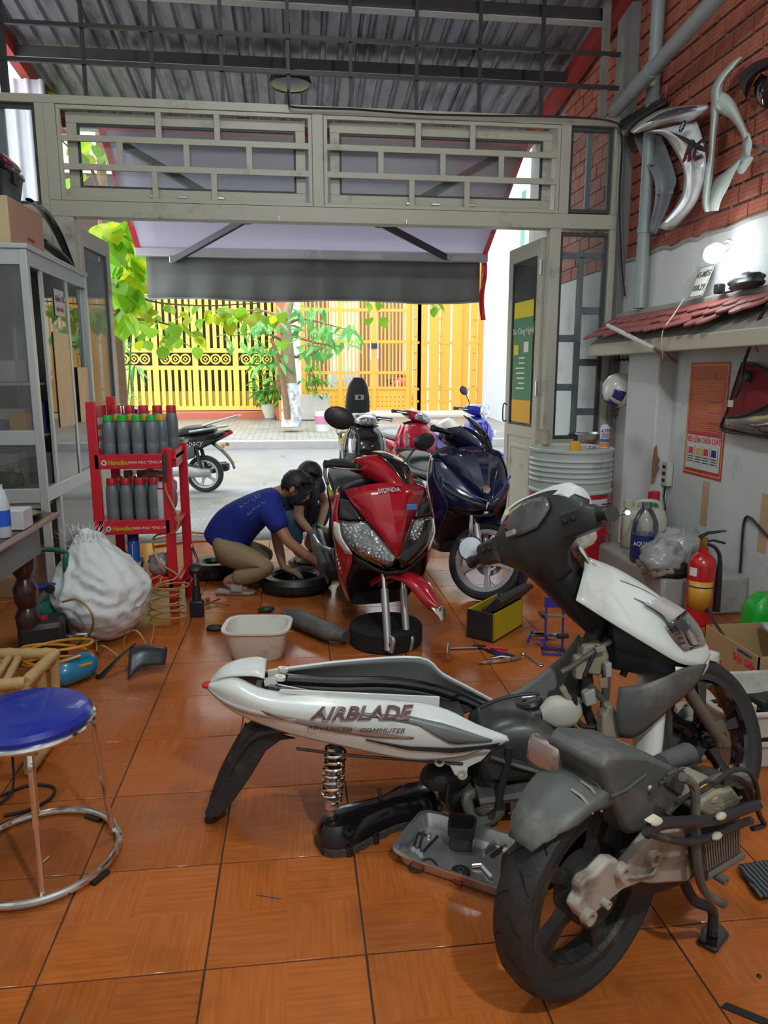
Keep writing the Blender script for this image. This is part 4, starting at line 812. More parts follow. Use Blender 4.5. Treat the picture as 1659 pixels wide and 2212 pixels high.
# black scooter parked broadside in the street ---------------------------
P = dict(front=bk_paint, side=bk_paint, body=bk_paint, skirt=mat('charcoal_side', (.10, .105, .11), .4), seat=vinyl, rail=silver_paint)
ra = PY(443, 1022, 9.3); hs = rad(180 - 10)
root = placed('scooter', 'black scooter with a silver rear rack parked across the street edge', (ra.x + 1.28 * math.cos(hs), ra.y + 1.28 * math.sin(hs), -.01), hs)
MS = steerM(0); classicfront(root, P, MS); front_fork(root, MS, R_=.24, fm=bk_paint); rear_end(root, P, R_=.235, rim=silver_paint); bars(root, MS)
obj('side_cover', body([sec(-.62, .06, .30, .5, .6, cy=.13), sec(-.9, .05, .36, .56, .6, cy=.14), sec(-1.2, .03, .45, .6, .6, cy=.13)]), P['skirt'], root)
text('lettering', 'Spacy', .10, mat('silver_script', (.6, .55, .5), .3, .6), root, FR((-1.2, .165, .63), (-1, -.1, .1), (0, 0, 1)), .002, shear=.3)
k_ = obj('luggage_rack', MB().tube([(-1.3, .09, .84), (-1.5, .1, .90), (-1.72, .07, .96), (-1.74, 0, .965), (-1.72, -.07, .96), (-1.5, -.1, .90), (-1.3, -.09, .84)], .012, 8, sm=4), silver_paint, root)
for y in (-.045, 0, .045): obj('rack_bar', MB().tube([(-1.38, y, .87), (-1.74, y, .965)], .008, 6), silver_paint, k_)
for s in (1, -1): obj('turn_signal', MB().ball((-1.55, s * .11, .60), .03, 10, 8), AMBER, root)
# two scooters behind the ochre gate -------------------------------------
P = dict(front=cherry, side=cherry, body=bk_paint, skirt=grey_plastic, seat=vinyl)
root = placed('scooter', 'red and black scooter parked behind the ochre gate', (2.95, 19.5, .5), hd(.2, -1)); MS = steerM(.2); cubfront(root, P, MS); front_fork(root, MS, fm=cherry); rear_end(root, P); bars(root, MS)
root = placed('scooter', 'scooter under a blue checked cover behind the ochre gate', (1.2, 19.6, .5), hd(-.1, -1)); front_fork(root, steerM(0), fm=cherry); rear_end(root, P)
obj('cover', body([sec(.1, .1, .55, .85, .8), sec(-.1, .3, .45, 1.05, .8), sec(-.4, .38, .4, 1.2, .8), sec(-.9, .3, .4, 1.0, .8), sec(-1.5, .25, .4, .95, .8), sec(-1.75, .1, .5, .8, .8)]), mat('blue_check_cover', (.25, .42, .68), .6, var=.5, scale=14), root)
# ---------------------------------------------------------------- the stripped white scooter
def lp(M):
    Mi = M.inverted(); o = Mi @ _c; M3 = Mi.to_3x3()
    def f(px, py, y): d = M3 @ _ray(px, py); return o + d * ((y - o.y) / d.y)
    return f
def slab(L, pts, y0, y1):
    """outline given on the plane y0, given real thickness to y1"""
    a = [L(px, py, y0) for px, py in pts]; n = len(a)
    return MB().add(a + [V((p.x, y1, p.z)) for p in a], [tuple(range(n)), tuple(range(2 * n - 1, n - 1, -1))] + [(i, n + i, n + (i + 1) % n, (i + 1) % n) for i in range(n)])
WM = TR((1.38, 2.07, 0), rad(-6), rad(-9), rad(-4)); W = lp(WM)
ws = thing('scooter', 'stripped white scooter with its rear wheel and floor panels taken off', 'scooter', WM.translation, rot=(rad(-6), rad(-9), rad(-4)))
white2 = mat('white_panel', (.74, .78, .74), .25, var=.04, coat=.4, dirt=(.5, .5, .45), damt=.06)
inner_grey = mat('panel_inside', (.20, .21, .20), .6, var=.15); grime = mat('grimy_black', (.022, .022, .021), .6, var=.3, bump=.3, bscale=90, dirt=(.09, .085, .07), damt=.3, dscale=9)
dusty = mat('dusty_plastic', (.085, .09, .085), .5, var=.2, dirt=(.19, .18, .15), damt=.4, dscale=7); beige = mat('aged_beige', (.30, .27, .19), .6, var=.2, dirt=(.1, .09, .07), damt=.3, dscale=9)
tab = [[((447, 1478), -.02), ((446, 1481), -.025), ((449, 1484), -.02)], [((500, 1460), -.055), ((497, 1500), -.10), ((503, 1536), -.08)], [((575, 1490), -.09), ((590, 1535), -.145), ((612, 1580), -.12)], [((700, 1503), -.12), ((722, 1555), -.172), ((737, 1611), -.145)], [((850, 1514), -.13), ((870, 1578), -.18), ((880, 1640), -.155)], [((950, 1528), -.135), ((975, 1590), -.18), ((985, 1636), -.165)], [((1030, 1565), -.145), ((1045, 1597), -.178), ((1050, 1616), -.17)], [((1095, 1590), -.16), ((1099, 1600), -.166), ((1085, 1607), -.166)]]
TB = [[W(*p, y) for p, y in c] for c in tab]
TBf = []
for c in TB:   # add shoulder points so the panel bulges
    t, m, b = c; TBf.append([t, t.lerp(m, .5) + V((0, (m.y - t.y) * .28, 0)), m, m.lerp(b, .5) + V((0, (m.y - b.y) * .22, 0)), b])
R_, G_ = MB().patch(TBf, 5), None
rp = obj('tail_panel', R_, white2, ws, sol=.004, ang=60)
def ysurf(x, z):
    for a, b in zip(TB, TB[1:]):
        xa, xb = a[1].x, b[1].x
        if xa <= x <= xb or b is TB[-1]:
            k = max(0, min(1, (x - xa) / (xb - xa))); A, B = TBf[TB.index(a)], TBf[TB.index(b)]; P5 = [A[i].lerp(B[i], k) for i in range(5)]
            for p, q in zip(P5, P5[1:]):
                if z >= q.z: u = (z - q.z) / max(1e-4, p.z - q.z); return q.y + (p.y - q.y) * min(1.3, u) - .003
            return P5[-1].y
    return -.17
def decal(name, top, bot, m, n=14, off=.0065):
    """strip over the tail panel between two px polylines"""
    tp, bp = [W(*p, -.17) for p in top], [W(*p, -.17) for p in bot]
    def at(P, t): k = t * (len(P) - 1); i = min(int(k), len(P) - 2); return P[i].lerp(P[i + 1], k - i)
    rows = []
    for i in range(n + 1):
        a, b = at(tp, i / n), at(bp, i / n); rows.append([V((p.x, ysurf(p.x, p.z) - off, p.z)) for p in (a, a.lerp(b, .33), a.lerp(b, .66), b)])
    return obj(name, MB().grid(rows), m, rp, sol=.001)
decal('grey_decal', [(755, 1537), (880, 1545), (960, 1560), (1062, 1594)], [(760, 1541), (900, 1562), (975, 1604), (1062, 1597)], mat('decal_grey', (.17, .18, .18), .35))
decal('black_decal', [(790, 1594), (880, 1608), (980, 1611), (1080, 1602)], [(790, 1597), (880, 1618), (980, 1624), (1070, 1610)], mat('decal_black', (.03, .03, .03), .35))
decal('brown_decal', [(560, 1543), (700, 1560), (800, 1572), (895, 1588)], [(575, 1552), (700, 1577), (800, 1590), (890, 1592)], mat('decal_brown', (.36, .28, .24), .3), off=.006)
def skin_text(body_, size, m, px, slope, bold=.0):
    p = W(*px, -.17); o = text('lettering', body_, size, m, rp, FR((p.x, 0, p.z), (1, 0, slope), (0, 0, 1)), .001, shear=.35, bold=bold, sx=1.4)
    for v in o.data.vertices: v.co.y = ysurf(v.co.x, v.co.z) - .012 - (.0015 if v.co.y < 0 else 0)
skin_text('AIRBLADE', .047, mat('decal_red_black', (.12, .05, .05), .3), (778, 1541), -.17, .0015)
skin_text('ADVANCED   COMMUTER', .018, mat('decal_black', (.03, .03, .03), .35), (768, 1572), -.18)
ltop = [W(*q) for q in ((449, 1478, .02), (505, 1458, .055), (610, 1445, .095), (750, 1428, .125), (905, 1421, .135), (955, 1455, .14), (1010, 1484, .15), (1062, 1512, .16))]
TBl = []
for tp_, c in zip(ltop, TB):
    m_, b_ = V((c[1].x, -c[1].y, c[1].z)), V((c[2].x, -c[2].y, c[2].z)); TBl.append([tp_, tp_.lerp(m_, .5) + V((0, .012, 0)), m_, m_.lerp(b_, .5) + V((0, .006, 0)), b_])
lpn = obj('tail_panel', MB().patch(TBl, 5), white2, ws, sol=.004, ang=60)
obj('inner_liner', MB().patch([[V((p.x, p.y * .93 - .004, p.z - .004)) for p in c] for c in TBl], 5), inner_grey, lpn, sol=.003, ang=60)
obj('inner_flange', slab(W, [(600, 1497), (606, 1489), (950, 1505), (949, 1530), (850, 1518), (700, 1507)], -.118, -.112), white2, rp, bev=.002)
LF = lambda q: V((q.x, -q.y, q.z))
obj('upper_flange', MB().tube([ltop[k] for k in (2, 3, 4, 5, 6, 7)], .0055, 6, sm=4), white2, lpn)
obj('tail_cap', MB().patch([[(-1.595, -.02, .722), (-1.60, 0, .725), (-1.595, .02, .722)], [(-1.53, -.062, .752), (-1.53, 0, .775), (-1.53, .062, .752)], [(-1.44, -.085, .748), (-1.44, 0, .782), (-1.44, .085, .748)], [(-1.40, -.092, .735), (-1.40, 0, .765), (-1.40, .092, .735)]], 4), white2, ws, sol=.004)
tl = obj('tail_lamp', MB().patch([[W(446, 1480, -.02), W(447, 1487, -.028)], [W(482, 1508, -.085), W(487, 1522, -.092)], [W(540, 1530, -.125), W(548, 1545, -.128)], [W(640, 1551, -.158), W(640, 1560, -.160)]], 4), mat('clear_tail_lens', (.55, .52, .52), .1, .4, coat=.6), ws, sol=.008)
obj('red_tip', MB().ball(W(450, 1479, -.015), (.022, .02, .012), 10, 8), mat('red_lens', (.6, .02, .02), .1), tl)
obj('tail_tray', body([sec(-1.42, .08, .60, .69, .5), sec(-1.25, .09, .52, .62, .5), sec(-1.0, .11, .44, .55, .5), sec(-.8, .12, .38, .50, .5)]), grime, ws)
obj('frame_tube', MB().tube([(-1.40, .05, .69), (-1.2, .06, .64), (-1.0, .07, .60), (-.82, .09, .52), (-.6, .1, .36)], .018, 10, sm=4), black_gloss, ws)
obj('frame_tube', MB().tube([(-1.40, -.05, .69), (-1.2, -.06, .62), (-1.0, -.08, .57), (-.82, -.1, .48), (-.6, -.1, .34)], .018, 10, sm=4), black_gloss, ws)
for s in (.045, -.045): obj('seat_lock_lug', MB().lathe([(.018, -.006), (.018, .006), (.008, .006), (.008, -.006), (.018, -.006)], 14, TR((-1.36, s, .715), ry=.3)).bb(-1.41, -1.37, s - .012, s + .012, .70, .72), white2, ws)
# rear fender and plate holder
obj('rear_fender', MB().patch([[(-1.33, -.1, .55), (-1.33, 0, .585), (-1.33, .1, .55)], [(-1.46, -.085, .55), (-1.475, 0, .58), (-1.46, .085, .55)], [(-1.55, -.065, .46), (-1.575, 0, .48), (-1.55, .065, .46)], [(-1.62, -.05, .36), (-1.645, 0, .37), (-1.62, .05, .36)], [(-1.66, -.03, .275), (-1.69, 0, .27), (-1.66, .03, .275)]], 4), grime, ws, sol=.008)
obj('fender_side', slab(W, [(528, 1562), (560, 1574), (640, 1596), (605, 1600), (575, 1622), (540, 1680), (500, 1736), (472, 1765), (447, 1768), (442, 1755), (480, 1690), (505, 1630)], -.06, -.05), grime, ws, bev=.003); obj('fender_side', slab(W, [(528, 1562), (560, 1574), (640, 1596), (605, 1600), (575, 1622), (540, 1680), (500, 1736), (472, 1765), (447, 1768), (442, 1755), (480, 1690), (505, 1630)], .05, .06), grime, ws, bev=.003)
# rear shock with its spring
sp0, sp1 = W(726, 1600, -.12), W(713, 1775, -.12); AXS = AX(sp0, sp1); sl = (sp1 - sp0).length
sh = obj('shock_absorber', MB().lathe([(.012, 0), (.012, sl * .68), (.022, sl * .70), (.023, sl * .82), (.015, sl * .83), (.014, sl * .97), (.010, sl)], 16, AXS), mat('shock_body', (.55, .35, .3), .3, .6), ws)
turns = 8; obj('coil_spring', MB().tube([AXS @ V((.031 * math.cos(2 * PI * turns * k / 150), .031 * math.sin(2 * PI * turns * k / 150), .02 + (sl * .72 - .02) * k / 150)) for k in range(151)], .0052, 7), chrome, sh)
obj('damper_boot', MB().lathe([(.02, 0), (.02, sl * .35)], 14, AXS), black_plastic, sh); obj('eye', MB().lathe([(.014, -.016), (.014, .016), (.007, .016), (.007, -.016), (.014, -.016)], 16, TR(sp1, rx=PI / 2)), steel, sh)
obj('cable', MB().tube([W(640, 1617, -.14), W(760, 1632, -.14), W(900, 1643, -.14), W(1000, 1650, -.14)], .005, 8, sm=4), black_plastic, ws)
# frame lug, tank, engine hangers
obj('frame_lug', slab(W, [(935, 1637), (990, 1627), (1062, 1622), (1040, 1645), (1012, 1658), (1009, 1672), (996, 1681), (982, 1675), (972, 1655), (945, 1648)], -.14, -.11), white2, ws, bev=.004)
for px in ((948, 1640), (997, 1668)): obj('bush', MB().lathe([(.016, -.02), (.016, .02), (.008, .02), (.008, -.02), (.016, -.02)], 16, TR(W(*px, -.125), rx=PI / 2)), mat('bush_beige', (.5, .46, .38), .5), ws)
tk = obj('fuel_tank', body([sec(-.80, .05, .30, .40, .6), sec(-.76, .12, .28, .46, .5, wb=.14), sec(-.66, .13, .27, .485, .5, wb=.15), sec(-.56, .125, .27, .46, .5, wb=.15), sec(-.50, .10, .28, .38, .5), sec(-.48, .04, .30, .35, .6)]), mat('tank_black', (.03, .033, .038), .35, var=.2, dirt=(.09, .085, .075), damt=.35, dscale=8), ws)
cp = W(1145, 1525, .0); obj('filler_ring', MB().lathe([(.075, -.012), (.078, 0), (.06, .004), (.05, -.004), (.05, -.012)], 28, TR(cp, ry=-.1)), dusty, tk); fc = obj('filler_cap', MB().lathe([(.044, -.01), (.046, .012), (.04, .022), (.001, .026)], 24, TR(cp, ry=-.1)), black_plastic, tk)
obj('cap_lock', MB().box(cp + V((0, 0, .03)), (.05, .014, .012), None), steel, fc, bev=.003)
obj('floor_side_panel', MB().patch([[W(1040, 1532, .15), W(1055, 1545, .15), W(1075, 1560, .13)], [W(1120, 1490, .155), W(1130, 1525, .155), W(1150, 1560, .14)], [W(1205, 1425, .16), W(1215, 1475, .155), W(1225, 1540, .14)], [W(1250, 1370, .165), W(1275, 1420, .16), W(1285, 1520, .14)]], 4), inner_grey, ws, sol=.006)
obj('floor_tray', body([sec(-.80, .14, .22, .26, .5), sec(-.55, .16, .22, .27, .5), sec(-.40, .15, .22, .28, .5)]), dusty, ws)
obj('lower_frame', MB().tube([W(1080, 1640, -.13), W(1200, 1660, -.13), W(1320, 1640, -.13)], .016, 10, sm=3), grime, ws); obj('lower_frame', MB().tube([W(1080, 1680, .05), W(1250, 1690, .05), W(1350, 1650, .05)], .02, 10, sm=3), grime, ws)
gg = mat('grey_green_pipe', (.13, .135, .11), .5, var=.2)
obj('engine_hanger', MB().tube([W(1060, 1660, -.06), W(1068, 1700, -.07), W(1080, 1745, -.08), W(1062, 1768, -.08), W(1035, 1775, -.08), W(1020, 1762, -.08), W(1008, 1720, -.07), W(1040, 1712, -.05), W(1062, 1690, -.05)], .019, 10, sm=4), gg, ws)
obj('crankcase_gaiter', MB().ball(W(965, 1672, -.02), (.09, .07, .05), 16, 10).ball(W(1010, 1705, .03), (.10, .07, .06), 16, 10), grime, ws, ang=50)
obj('frame_stand', MB().tube([W(1000, 1690, .06), PY(985, 1752, 2.20) * 0 + WM.inverted() @ V((.50, 2.16, .012)), ], .022, 10).tube([W(1090, 1690, .06), WM.inverted() @ V((.66, 2.14, .012))], .022, 10), grime, ws)
obj('rubber_hose', MB().tube([W(1100, 1615, -.15), W(1095, 1660, -.15), W(1083, 1700, -.15), W(1077, 1745, -.15)], .0115, 10, sm=4), black_plastic, ws); obj('rubber_hose', MB().tube([W(970, 1690, -.1), W(966, 1735, -.1), W(985, 1768, -.1), W(1030, 1775, -.1)], .006, 8, sm=4), black_plastic, ws)
obj('cable', MB().tube([W(1060, 1635, -.15), W(1120, 1655, -.15), W(1200, 1678, -.15)], .0065, 8, sm=4), dusty, ws)
# front frame and harness
obj('head_tube', MB().tube([(-.33, 0, .86), (-.24, 0, .62)], [.04, .035], 14).tube([(-.30, 0, .72), (-.42, 0, .52), (-.50, 0, .32), (-.56, 0, .26)], .03, 12, sm=4), grime, ws)
har = [([(1260, 1380), (1270, 1450), (1265, 1520), (1290, 1590)], -.05, .016, grime), ([(1300, 1390), (1310, 1470), (1300, 1560), (1295, 1610)], -.07, .014, dusty), ([(1240, 1500), (1250, 1560), (1280, 1570), (1300, 1560)], -.08, .009, grime), ([(1215, 1560), (1260, 1590), (1290, 1600)], -.06, .012, grime), ([(1320, 1385), (1275, 1412), (1235, 1440), (1213, 1452)], -.10, .009, dusty), ([(1290, 1395), (1280, 1420), (1262, 1460)], -.1, .007, grime), ([(1035, 1530), (1080, 1510), (1130, 1500), (1165, 1498)], -.12, .006, black_plastic), ([(1340, 1380), (1360, 1420), (1345, 1460)], -.05, .012, grime), ([(1275, 1480), (1320, 1540), (1315, 1600)], -.1, .01, dusty)]
for pts, y, r, m in har: obj('wiring_loom', MB().tube([W(*p, y) for p in pts], r, 8, sm=4), m, ws)
obj('horn_box', slab(W, [(1243, 1420), (1262, 1418), (1270, 1440), (1258, 1470), (1243, 1468)], -.10, -.06), beige, ws, bev=.006); obj('regulator', slab(W, [(1262, 1395), (1305, 1390), (1318, 1420), (1298, 1462), (1268, 1456), (1258, 1430)], -.09, -.02), beige, ws, bev=.008)
obj('connector', slab(W, [(1262, 1500), (1285, 1488), (1290, 1520), (1268, 1528)], -.12, -.08), mat('clear_connector', (.35, .36, .34), .4), ws, bev=.004); obj('connector', slab(W, [(1308, 1435), (1322, 1432), (1322, 1462), (1310, 1465)], -.13, -.10), mat('clear_connector', (.35, .36, .34), .4), ws, bev=.003); obj('connector', slab(W, [(1286, 1400), (1308, 1394), (1311, 1406), (1290, 1412)], -.12, -.10), beige, ws, bev=.003)
obj('bracket', slab(W, [(1294, 1468), (1313, 1464), (1314, 1486), (1297, 1488)], -.13, -.12), mat('rust_bracket', (.28, .2, .12), .6), ws, bev=.002)
obj('brake_reservoir', body([sec(-.62, .02, .39, .43, .7, cy=-.06), sec(-.58, .035, .36, .46, .7, cy=-.06), sec(-.52, .035, .36, .45, .7, cy=-.06), sec(-.49, .02, .39, .43, .7, cy=-.06)], 3, MX.Translation(W(1215, 1535, -.06) - V((-.55, -.06, .41)))), mat('reservoir_white', (.5, .49, .42), .5, var=.1), ws); obj('bracket', slab(W, [(1212, 1492), (1222, 1483), (1232, 1505), (1262, 1512), (1258, 1522), (1230, 1522)], -.08, -.05), beige, ws, bev=.003)
obj('coolant_bottle', slab(W, [(1300, 1592), (1303, 1545), (1311, 1540), (1312, 1526), (1328, 1524), (1330, 1538), (1340, 1547), (1341, 1590), (1335, 1598)], -.15, -.09), beige, ws, bev=.008)
# side panel and front cover
obj('side_shield', MB().patch([[W(1336, 1484, -.16), W(1331, 1540, -.17), W(1337, 1592, -.16)], [W(1390, 1478, -.18), W(1385, 1530, -.19), W(1370, 1592, -.175)], [W(1435, 1462, -.175), W(1432, 1505, -.185), W(1412, 1562, -.17)], [W(1480, 1442, -.15), W(1475, 1482, -.155), W(1456, 1522, -.15)], [W(1526, 1434, -.09), W(1515, 1458, -.10), W(1495, 1488, -.105)]], 4), dusty, ws, sol=.006)
obj('headlight_box', body([sec(-.30, .10, .56, .76, .5), sec(-.18, .13, .52, .72, .5), sec(-.06, .1, .5, .6, .5)]), black_plastic, ws)
FC = [[(-.335, 0, .935), (-.36, .085, .91), (-.42, .165, .835)], [(-.22, 0, .865), (-.25, .105, .84), (-.325, .185, .75)], [(-.12, 0, .775), (-.145, .105, .755), (-.22, .18, .66)], [(-.04, 0, .685), (-.06, .085, .67), (-.13, .15, .585)], [(.015, 0, .60), (0, .055, .595), (-.055, .105, .545)], [(.03, 0, .55), (.02, .04, .55), (-.03, .08, .53)]]
fcv = obj('front_cover', MB().patch(mirrored(FC), 5), white2, ws, sol=.005, ang=60)
def fc_pt(u, v, off=.006):
    """u along the cover 0..5, v across -2..2"""
    i = min(4, int(u)); t = u - i; a = abs(v); j = min(1, int(a)); w = a - j; s = -1 if v < 0 else 1
    P0 = V(FC[i][j]).lerp(V(FC[i][j + 1]), w); P1 = V(FC[i + 1][j]).lerp(V(FC[i + 1][j + 1]), w); p = P0.lerp(P1, t)
    n = V((.5, .25 * a, .75)).normalized() * (off + .006 * math.sin(PI * w) + .004 * math.sin(PI * t)); return V((p.x + n.x, s * (p.y + n.y), p.z + n.z))
def fc_strip(name, uv0, uv1, m, n=8, off=.006, sol=.001):
    return obj(name, MB().grid([[fc_pt(uv0[0][0] + (uv0[1][0] - uv0[0][0]) * k / n, uv0[0][1] + (uv0[1][1] - uv0[0][1]) * k / n, off), fc_pt(uv1[0][0] + (uv1[1][0] - uv1[0][0]) * k / n, uv1[0][1] + (uv1[1][1] - uv1[0][1]) * k / n, off)] for k in range(n + 1)]), m, fcv, sol=sol)
dg = mat('decal_grey', (.17, .18, .18), .35)
fc_strip('flash_decal', [(1.3, -1.25), (3.0, -1.0)], [(1.3, -1.27), (3.3, -1.25)], dg); fc_strip('seam', [(.9, -.9), (2.6, -.55)], [(.9, -.93), (2.6, -.59)], dg)
lmp = mat('position_lamp', (.62, .64, .62), .1, .3, coat=.8)
for s in (-1, 1):
    k = lambda rows: [[V((p.x, p.y * -s, p.z)) for p in r] for r in rows]
    hl = obj('headlight', MB().patch(k([[W(1444, 1350, -.145), W(1482, 1322, -.10)], [W(1462, 1380, -.14), W(1505, 1352, -.085)], [W(1481, 1404, -.125), W(1524, 1391, -.06)]]), 4), REFL, fcv, sol=.004)
    obj('smoked_lens', MB().patch(k([[W(1392, 1303, -.15), W(1432, 1290, -.105)], [W(1430, 1326, -.15), W(1470, 1312, -.10)], [W(1446, 1346, -.147), W(1485, 1322, -.10)]]), 4), mat('smoked_pale', (.50, .47, .47), .15, coat=.6), hl, sol=.004)
    obj('lens', MB().patch(k([[W(1440, 1350, -.155), W(1482, 1318, -.11)], [W(1460, 1382, -.15), W(1508, 1350, -.095)], [W(1480, 1407, -.135), W(1527, 1392, -.07)]]), 4), lens_glass, hl, sol=.003)
obj('cover_lip', MB().patch(mirrored([[(.03, 0, .545), (-.03, .085, .53), (-.14, .155, .575)], [(.02, 0, .51), (-.05, .085, .495), (-.15, .16, .54)], [(-.06, 0, .50), (-.11, .08, .49), (-.18, .15, .53)]]), 4), white2, ws, sol=.004)
obj('collar', MB().patch([[(-.335, -.07, .92), (-.325, 0, .94), (-.335, .07, .92)], [(-.36, -.065, .97), (-.345, 0, .99), (-.36, .065, .97)]], 4), white2, fcv, sol=.004)
dash_black = mat('dash_black', (.03, .034, .034), .42, var=.2, dirt=(.075, .075, .068), damt=.3, dscale=8)
# bars, turned to the left
MSW = steerM(rad(33), p=(-.36, 0, .85))
bars(ws, MSW, x=-.47, z=1.02, lev=alu)
hb = obj('handlebar_cover', body([sec(-.47, .19, .98, 1.135, .6, wb=.14), sec(-.435, .215, .97, 1.165, .6, wb=.16), sec(-.37, .185, .95, 1.13, .7, wb=.13), sec(-.32, .10, .95, 1.05, .7)], 4, MSW), white2, ws)
obj('rear_shell', MB().patch([[(-.445, -.225, 1.075), (-.455, -.13, 1.135), (-.46, 0, 1.15), (-.455, .13, 1.135), (-.445, .225, 1.075)], [(-.48, -.235, 1.045), (-.488, -.13, 1.085), (-.495, 0, 1.09), (-.488, .13, 1.085), (-.48, .235, 1.045)], [(-.50, -.22, .995), (-.515, -.12, 1.02), (-.525, 0, 1.02), (-.515, .12, 1.02), (-.50, .22, .995)], [(-.49, -.14, .95), (-.515, -.08, .95), (-.525, 0, .945), (-.515, .08, .95), (-.49, .14, .95)], [(-.45, -.08, .89), (-.475, -.055, .87), (-.485, 0, .86), (-.475, .055, .87), (-.45, .08, .89)]], 4, MSW), dash_black, hb, sol=.01)
for s in (-1, 1): obj('switch_pod', body([sec(0, .04, -.045, .045, .5, n=12), sec(.09, .036, -.04, .04, .5, n=12), sec(.12, .02, -.025, .025, .5, n=12)], 3, MSW @ TR((-.49, s * .17, 1.02), rz=s * PI / 2)), dash_black, hb)
for s in (-1, 1):
    for q in (.19, .225): obj('switch', MB().box((-.532, s * q, 1.03), (.012, .018, .012), MSW), black_plastic, hb, bev=.002)
inst = mat('instrument_glass', (.10, .105, .10), .12, var=.3, scale=25, coat=.8)
ip = obj('instrument_panel', MB().patch([[(-.468, -.09, 1.125), (-.472, 0, 1.135), (-.468, .09, 1.125)], [(-.492, -.115, 1.082), (-.50, 0, 1.085), (-.492, .115, 1.082)], [(-.515, -.065, 1.035), (-.522, 0, 1.03), (-.515, .065, 1.035)]], 4, MSW @ MX.Translation((-.014, 0, .006))), inst, hb, sol=.004)
ISF = lambda x, y, z: MSW @ V((x - .006, y, z + .006))
for k in range(9): a = rad(-60 + 15 * k); obj('dial_mark', MB().bar(ISF(-.505 + .03 * math.cos(a), -.03 + .045 * math.sin(a), 1.09 + .02 * math.cos(a)), ISF(-.505 + .022 * math.cos(a), -.03 + .035 * math.sin(a), 1.09 + .014 * math.cos(a)), .003), whitep, ip)
obj('needle', MB().bar(ISF(-.51, -.03, 1.088), ISF(-.495, -.055, 1.098), .002), redbeam, ip)
obj('fuel_window', MB().bb(-.532, -.522, .04, .08, 1.045, 1.062, MSW @ MX.Translation((-.004, 0, .0))), lmp, ip)
obj('column_cover', body([sec(0, .075, -.07, .07, .8), sec(.10, .07, -.065, .065, .8), sec(.2, .06, -.06, .06, .8), sec(.28, .05, -.05, .05, .8)], 3, MSW @ TR((-.47, 0, .95), ry=rad(58))), black_plastic, hb)
front_fork(ws, MSW, legm=mat('rusty_fork', (.14, .115, .085), .45, .3, var=.3), fm=white2, a0=50, a1=185, rim=black_gloss)
# ---------------------------------------------------------------- engine and rear wheel taken off it
UM = TR((.645, 1.455, 0), rad(0), 0, rad(29)); U = lp(UM)
un = thing('rear_wheel_unit', 'dusty scooter engine unit with rear wheel, standing free in front', 'engine unit', UM.translation, rad(29))
rw = wheel(un, 'rear_wheel', TR((0, 0, .262)), .262, .05, grime, 5, disc=False)
gv = MB()
for k in range(34):
    a = 2 * PI * k / 34; s = 1 if k % 2 else -1
    gv.tube([V(((.262 - .0015 - d) * math.cos(a + o), y * s, .262 + (.262 - .0015 - d) * math.sin(a + o))) for y, o, d in ((.004, 0, 0), (.018, .04, .0012), (.03, .10, .004), (.040, .15, .0105))], .0022, 5)
gvo = obj('tread_grooves', gv, mat('groove_black', (.004, .004, .004), .9), rw); gvo['kind'] = 'stuff'
obj('brake_drum', MB().lathe([(.075, -.05), (.08, -.03), (.08, .02), (.06, .035)], 28, TR((0, 0, .262), rx=-PI / 2)), grime, rw)
grey_alu = mat('greasy_aluminium', (.40, .36, .31), .5, .15, var=.15, dirt=(.16, .13, .1), damt=.45, dscale=9)
arm = obj('swing_arm', slab(U, [(1244, 1966), (1250, 1950), (1258, 1938), (1256, 1918), (1266, 1902), (1290, 1888), (1308, 1868), (1318, 1858), (1336, 1858), (1344, 1868), (1346, 1884), (1405, 1812), (1425, 1800), (1476, 1788), (1490, 1830), (1503, 1880), (1486, 1906), (1405, 1911), (1385, 1908), (1345, 1924), (1306, 1957), (1276, 1984), (1258, 1987)], -.135, -.105), grey_alu, un, bev=.006)
for px, r in (((1337, 1879), .02), ((1403, 1848), .02), ((1264, 1974), .018), ((1301, 1946), .01)): obj('boss', MB().lathe([(r, 0), (r * .9, .018), (r * .5, .018), (r * .45, .008), (.001, .008)], 16, TR(U(*px, -.133), rx=PI / 2)), grey_alu, arm)
obj('rib', slab(U, [(1350, 1895), (1410, 1890), (1425, 1868), (1418, 1893), (1370, 1902)], -.143, -.13), grey_alu, arm, bev=.003)
# mudguard hugging the tyre and the air box
rows = []
for k in range(8):
    a = rad(138 - 10.3 * k); rr = .308; w = (.03, .056, .07, .077, .08, .082, .084, .085)[k]; c, sn = math.cos(a), math.sin(a)
    rows.append([(c * (rr - dn), y, .262 + sn * (rr - dn)) for y, dn in ((-w * 1.02, (.035 if k < 4 else .05) if k > 1 else .016), (-w, .018 if k else .012), (-w * .75, .008), (-w * .35, 0), (0, -.003), (w * .35, 0), (w * .75, .008), (w, .018 if k else .012), (w * 1.02, (.035 if k < 4 else .05) if k > 1 else .016))])
mg = obj('mudguard', MB().patch(rows, 3), dusty, un, sol=.005, ang=60)
for a, ln in ((108, .04), (102, .055), (98, .045)): obj('mud_streak', MB().tube([V((math.cos(rad(a)) * (.313 - dn), -y, .262 + math.sin(rad(a)) * (.313 - dn))) for y, dn in ((.03, .002), (.055, .006), (.072, .018), (.08, ln))], .0045, 6, flat=.4), mat('dry_mud', (.28, .26, .21), .9), mg)
ab = obj('air_box', slab(U, [(1347, 1790), (1360, 1806), (1412, 1800), (1452, 1758), (1474, 1730), (1482, 1668), (1400, 1632), (1325, 1628), (1300, 1660)], -.09, .07), dusty, un, bev=.012)
obj('air_box_lid', slab(U, [(1440, 1700), (1478, 1726), (1484, 1668), (1465, 1660)], -.098, .05), grime, ab, bev=.005)
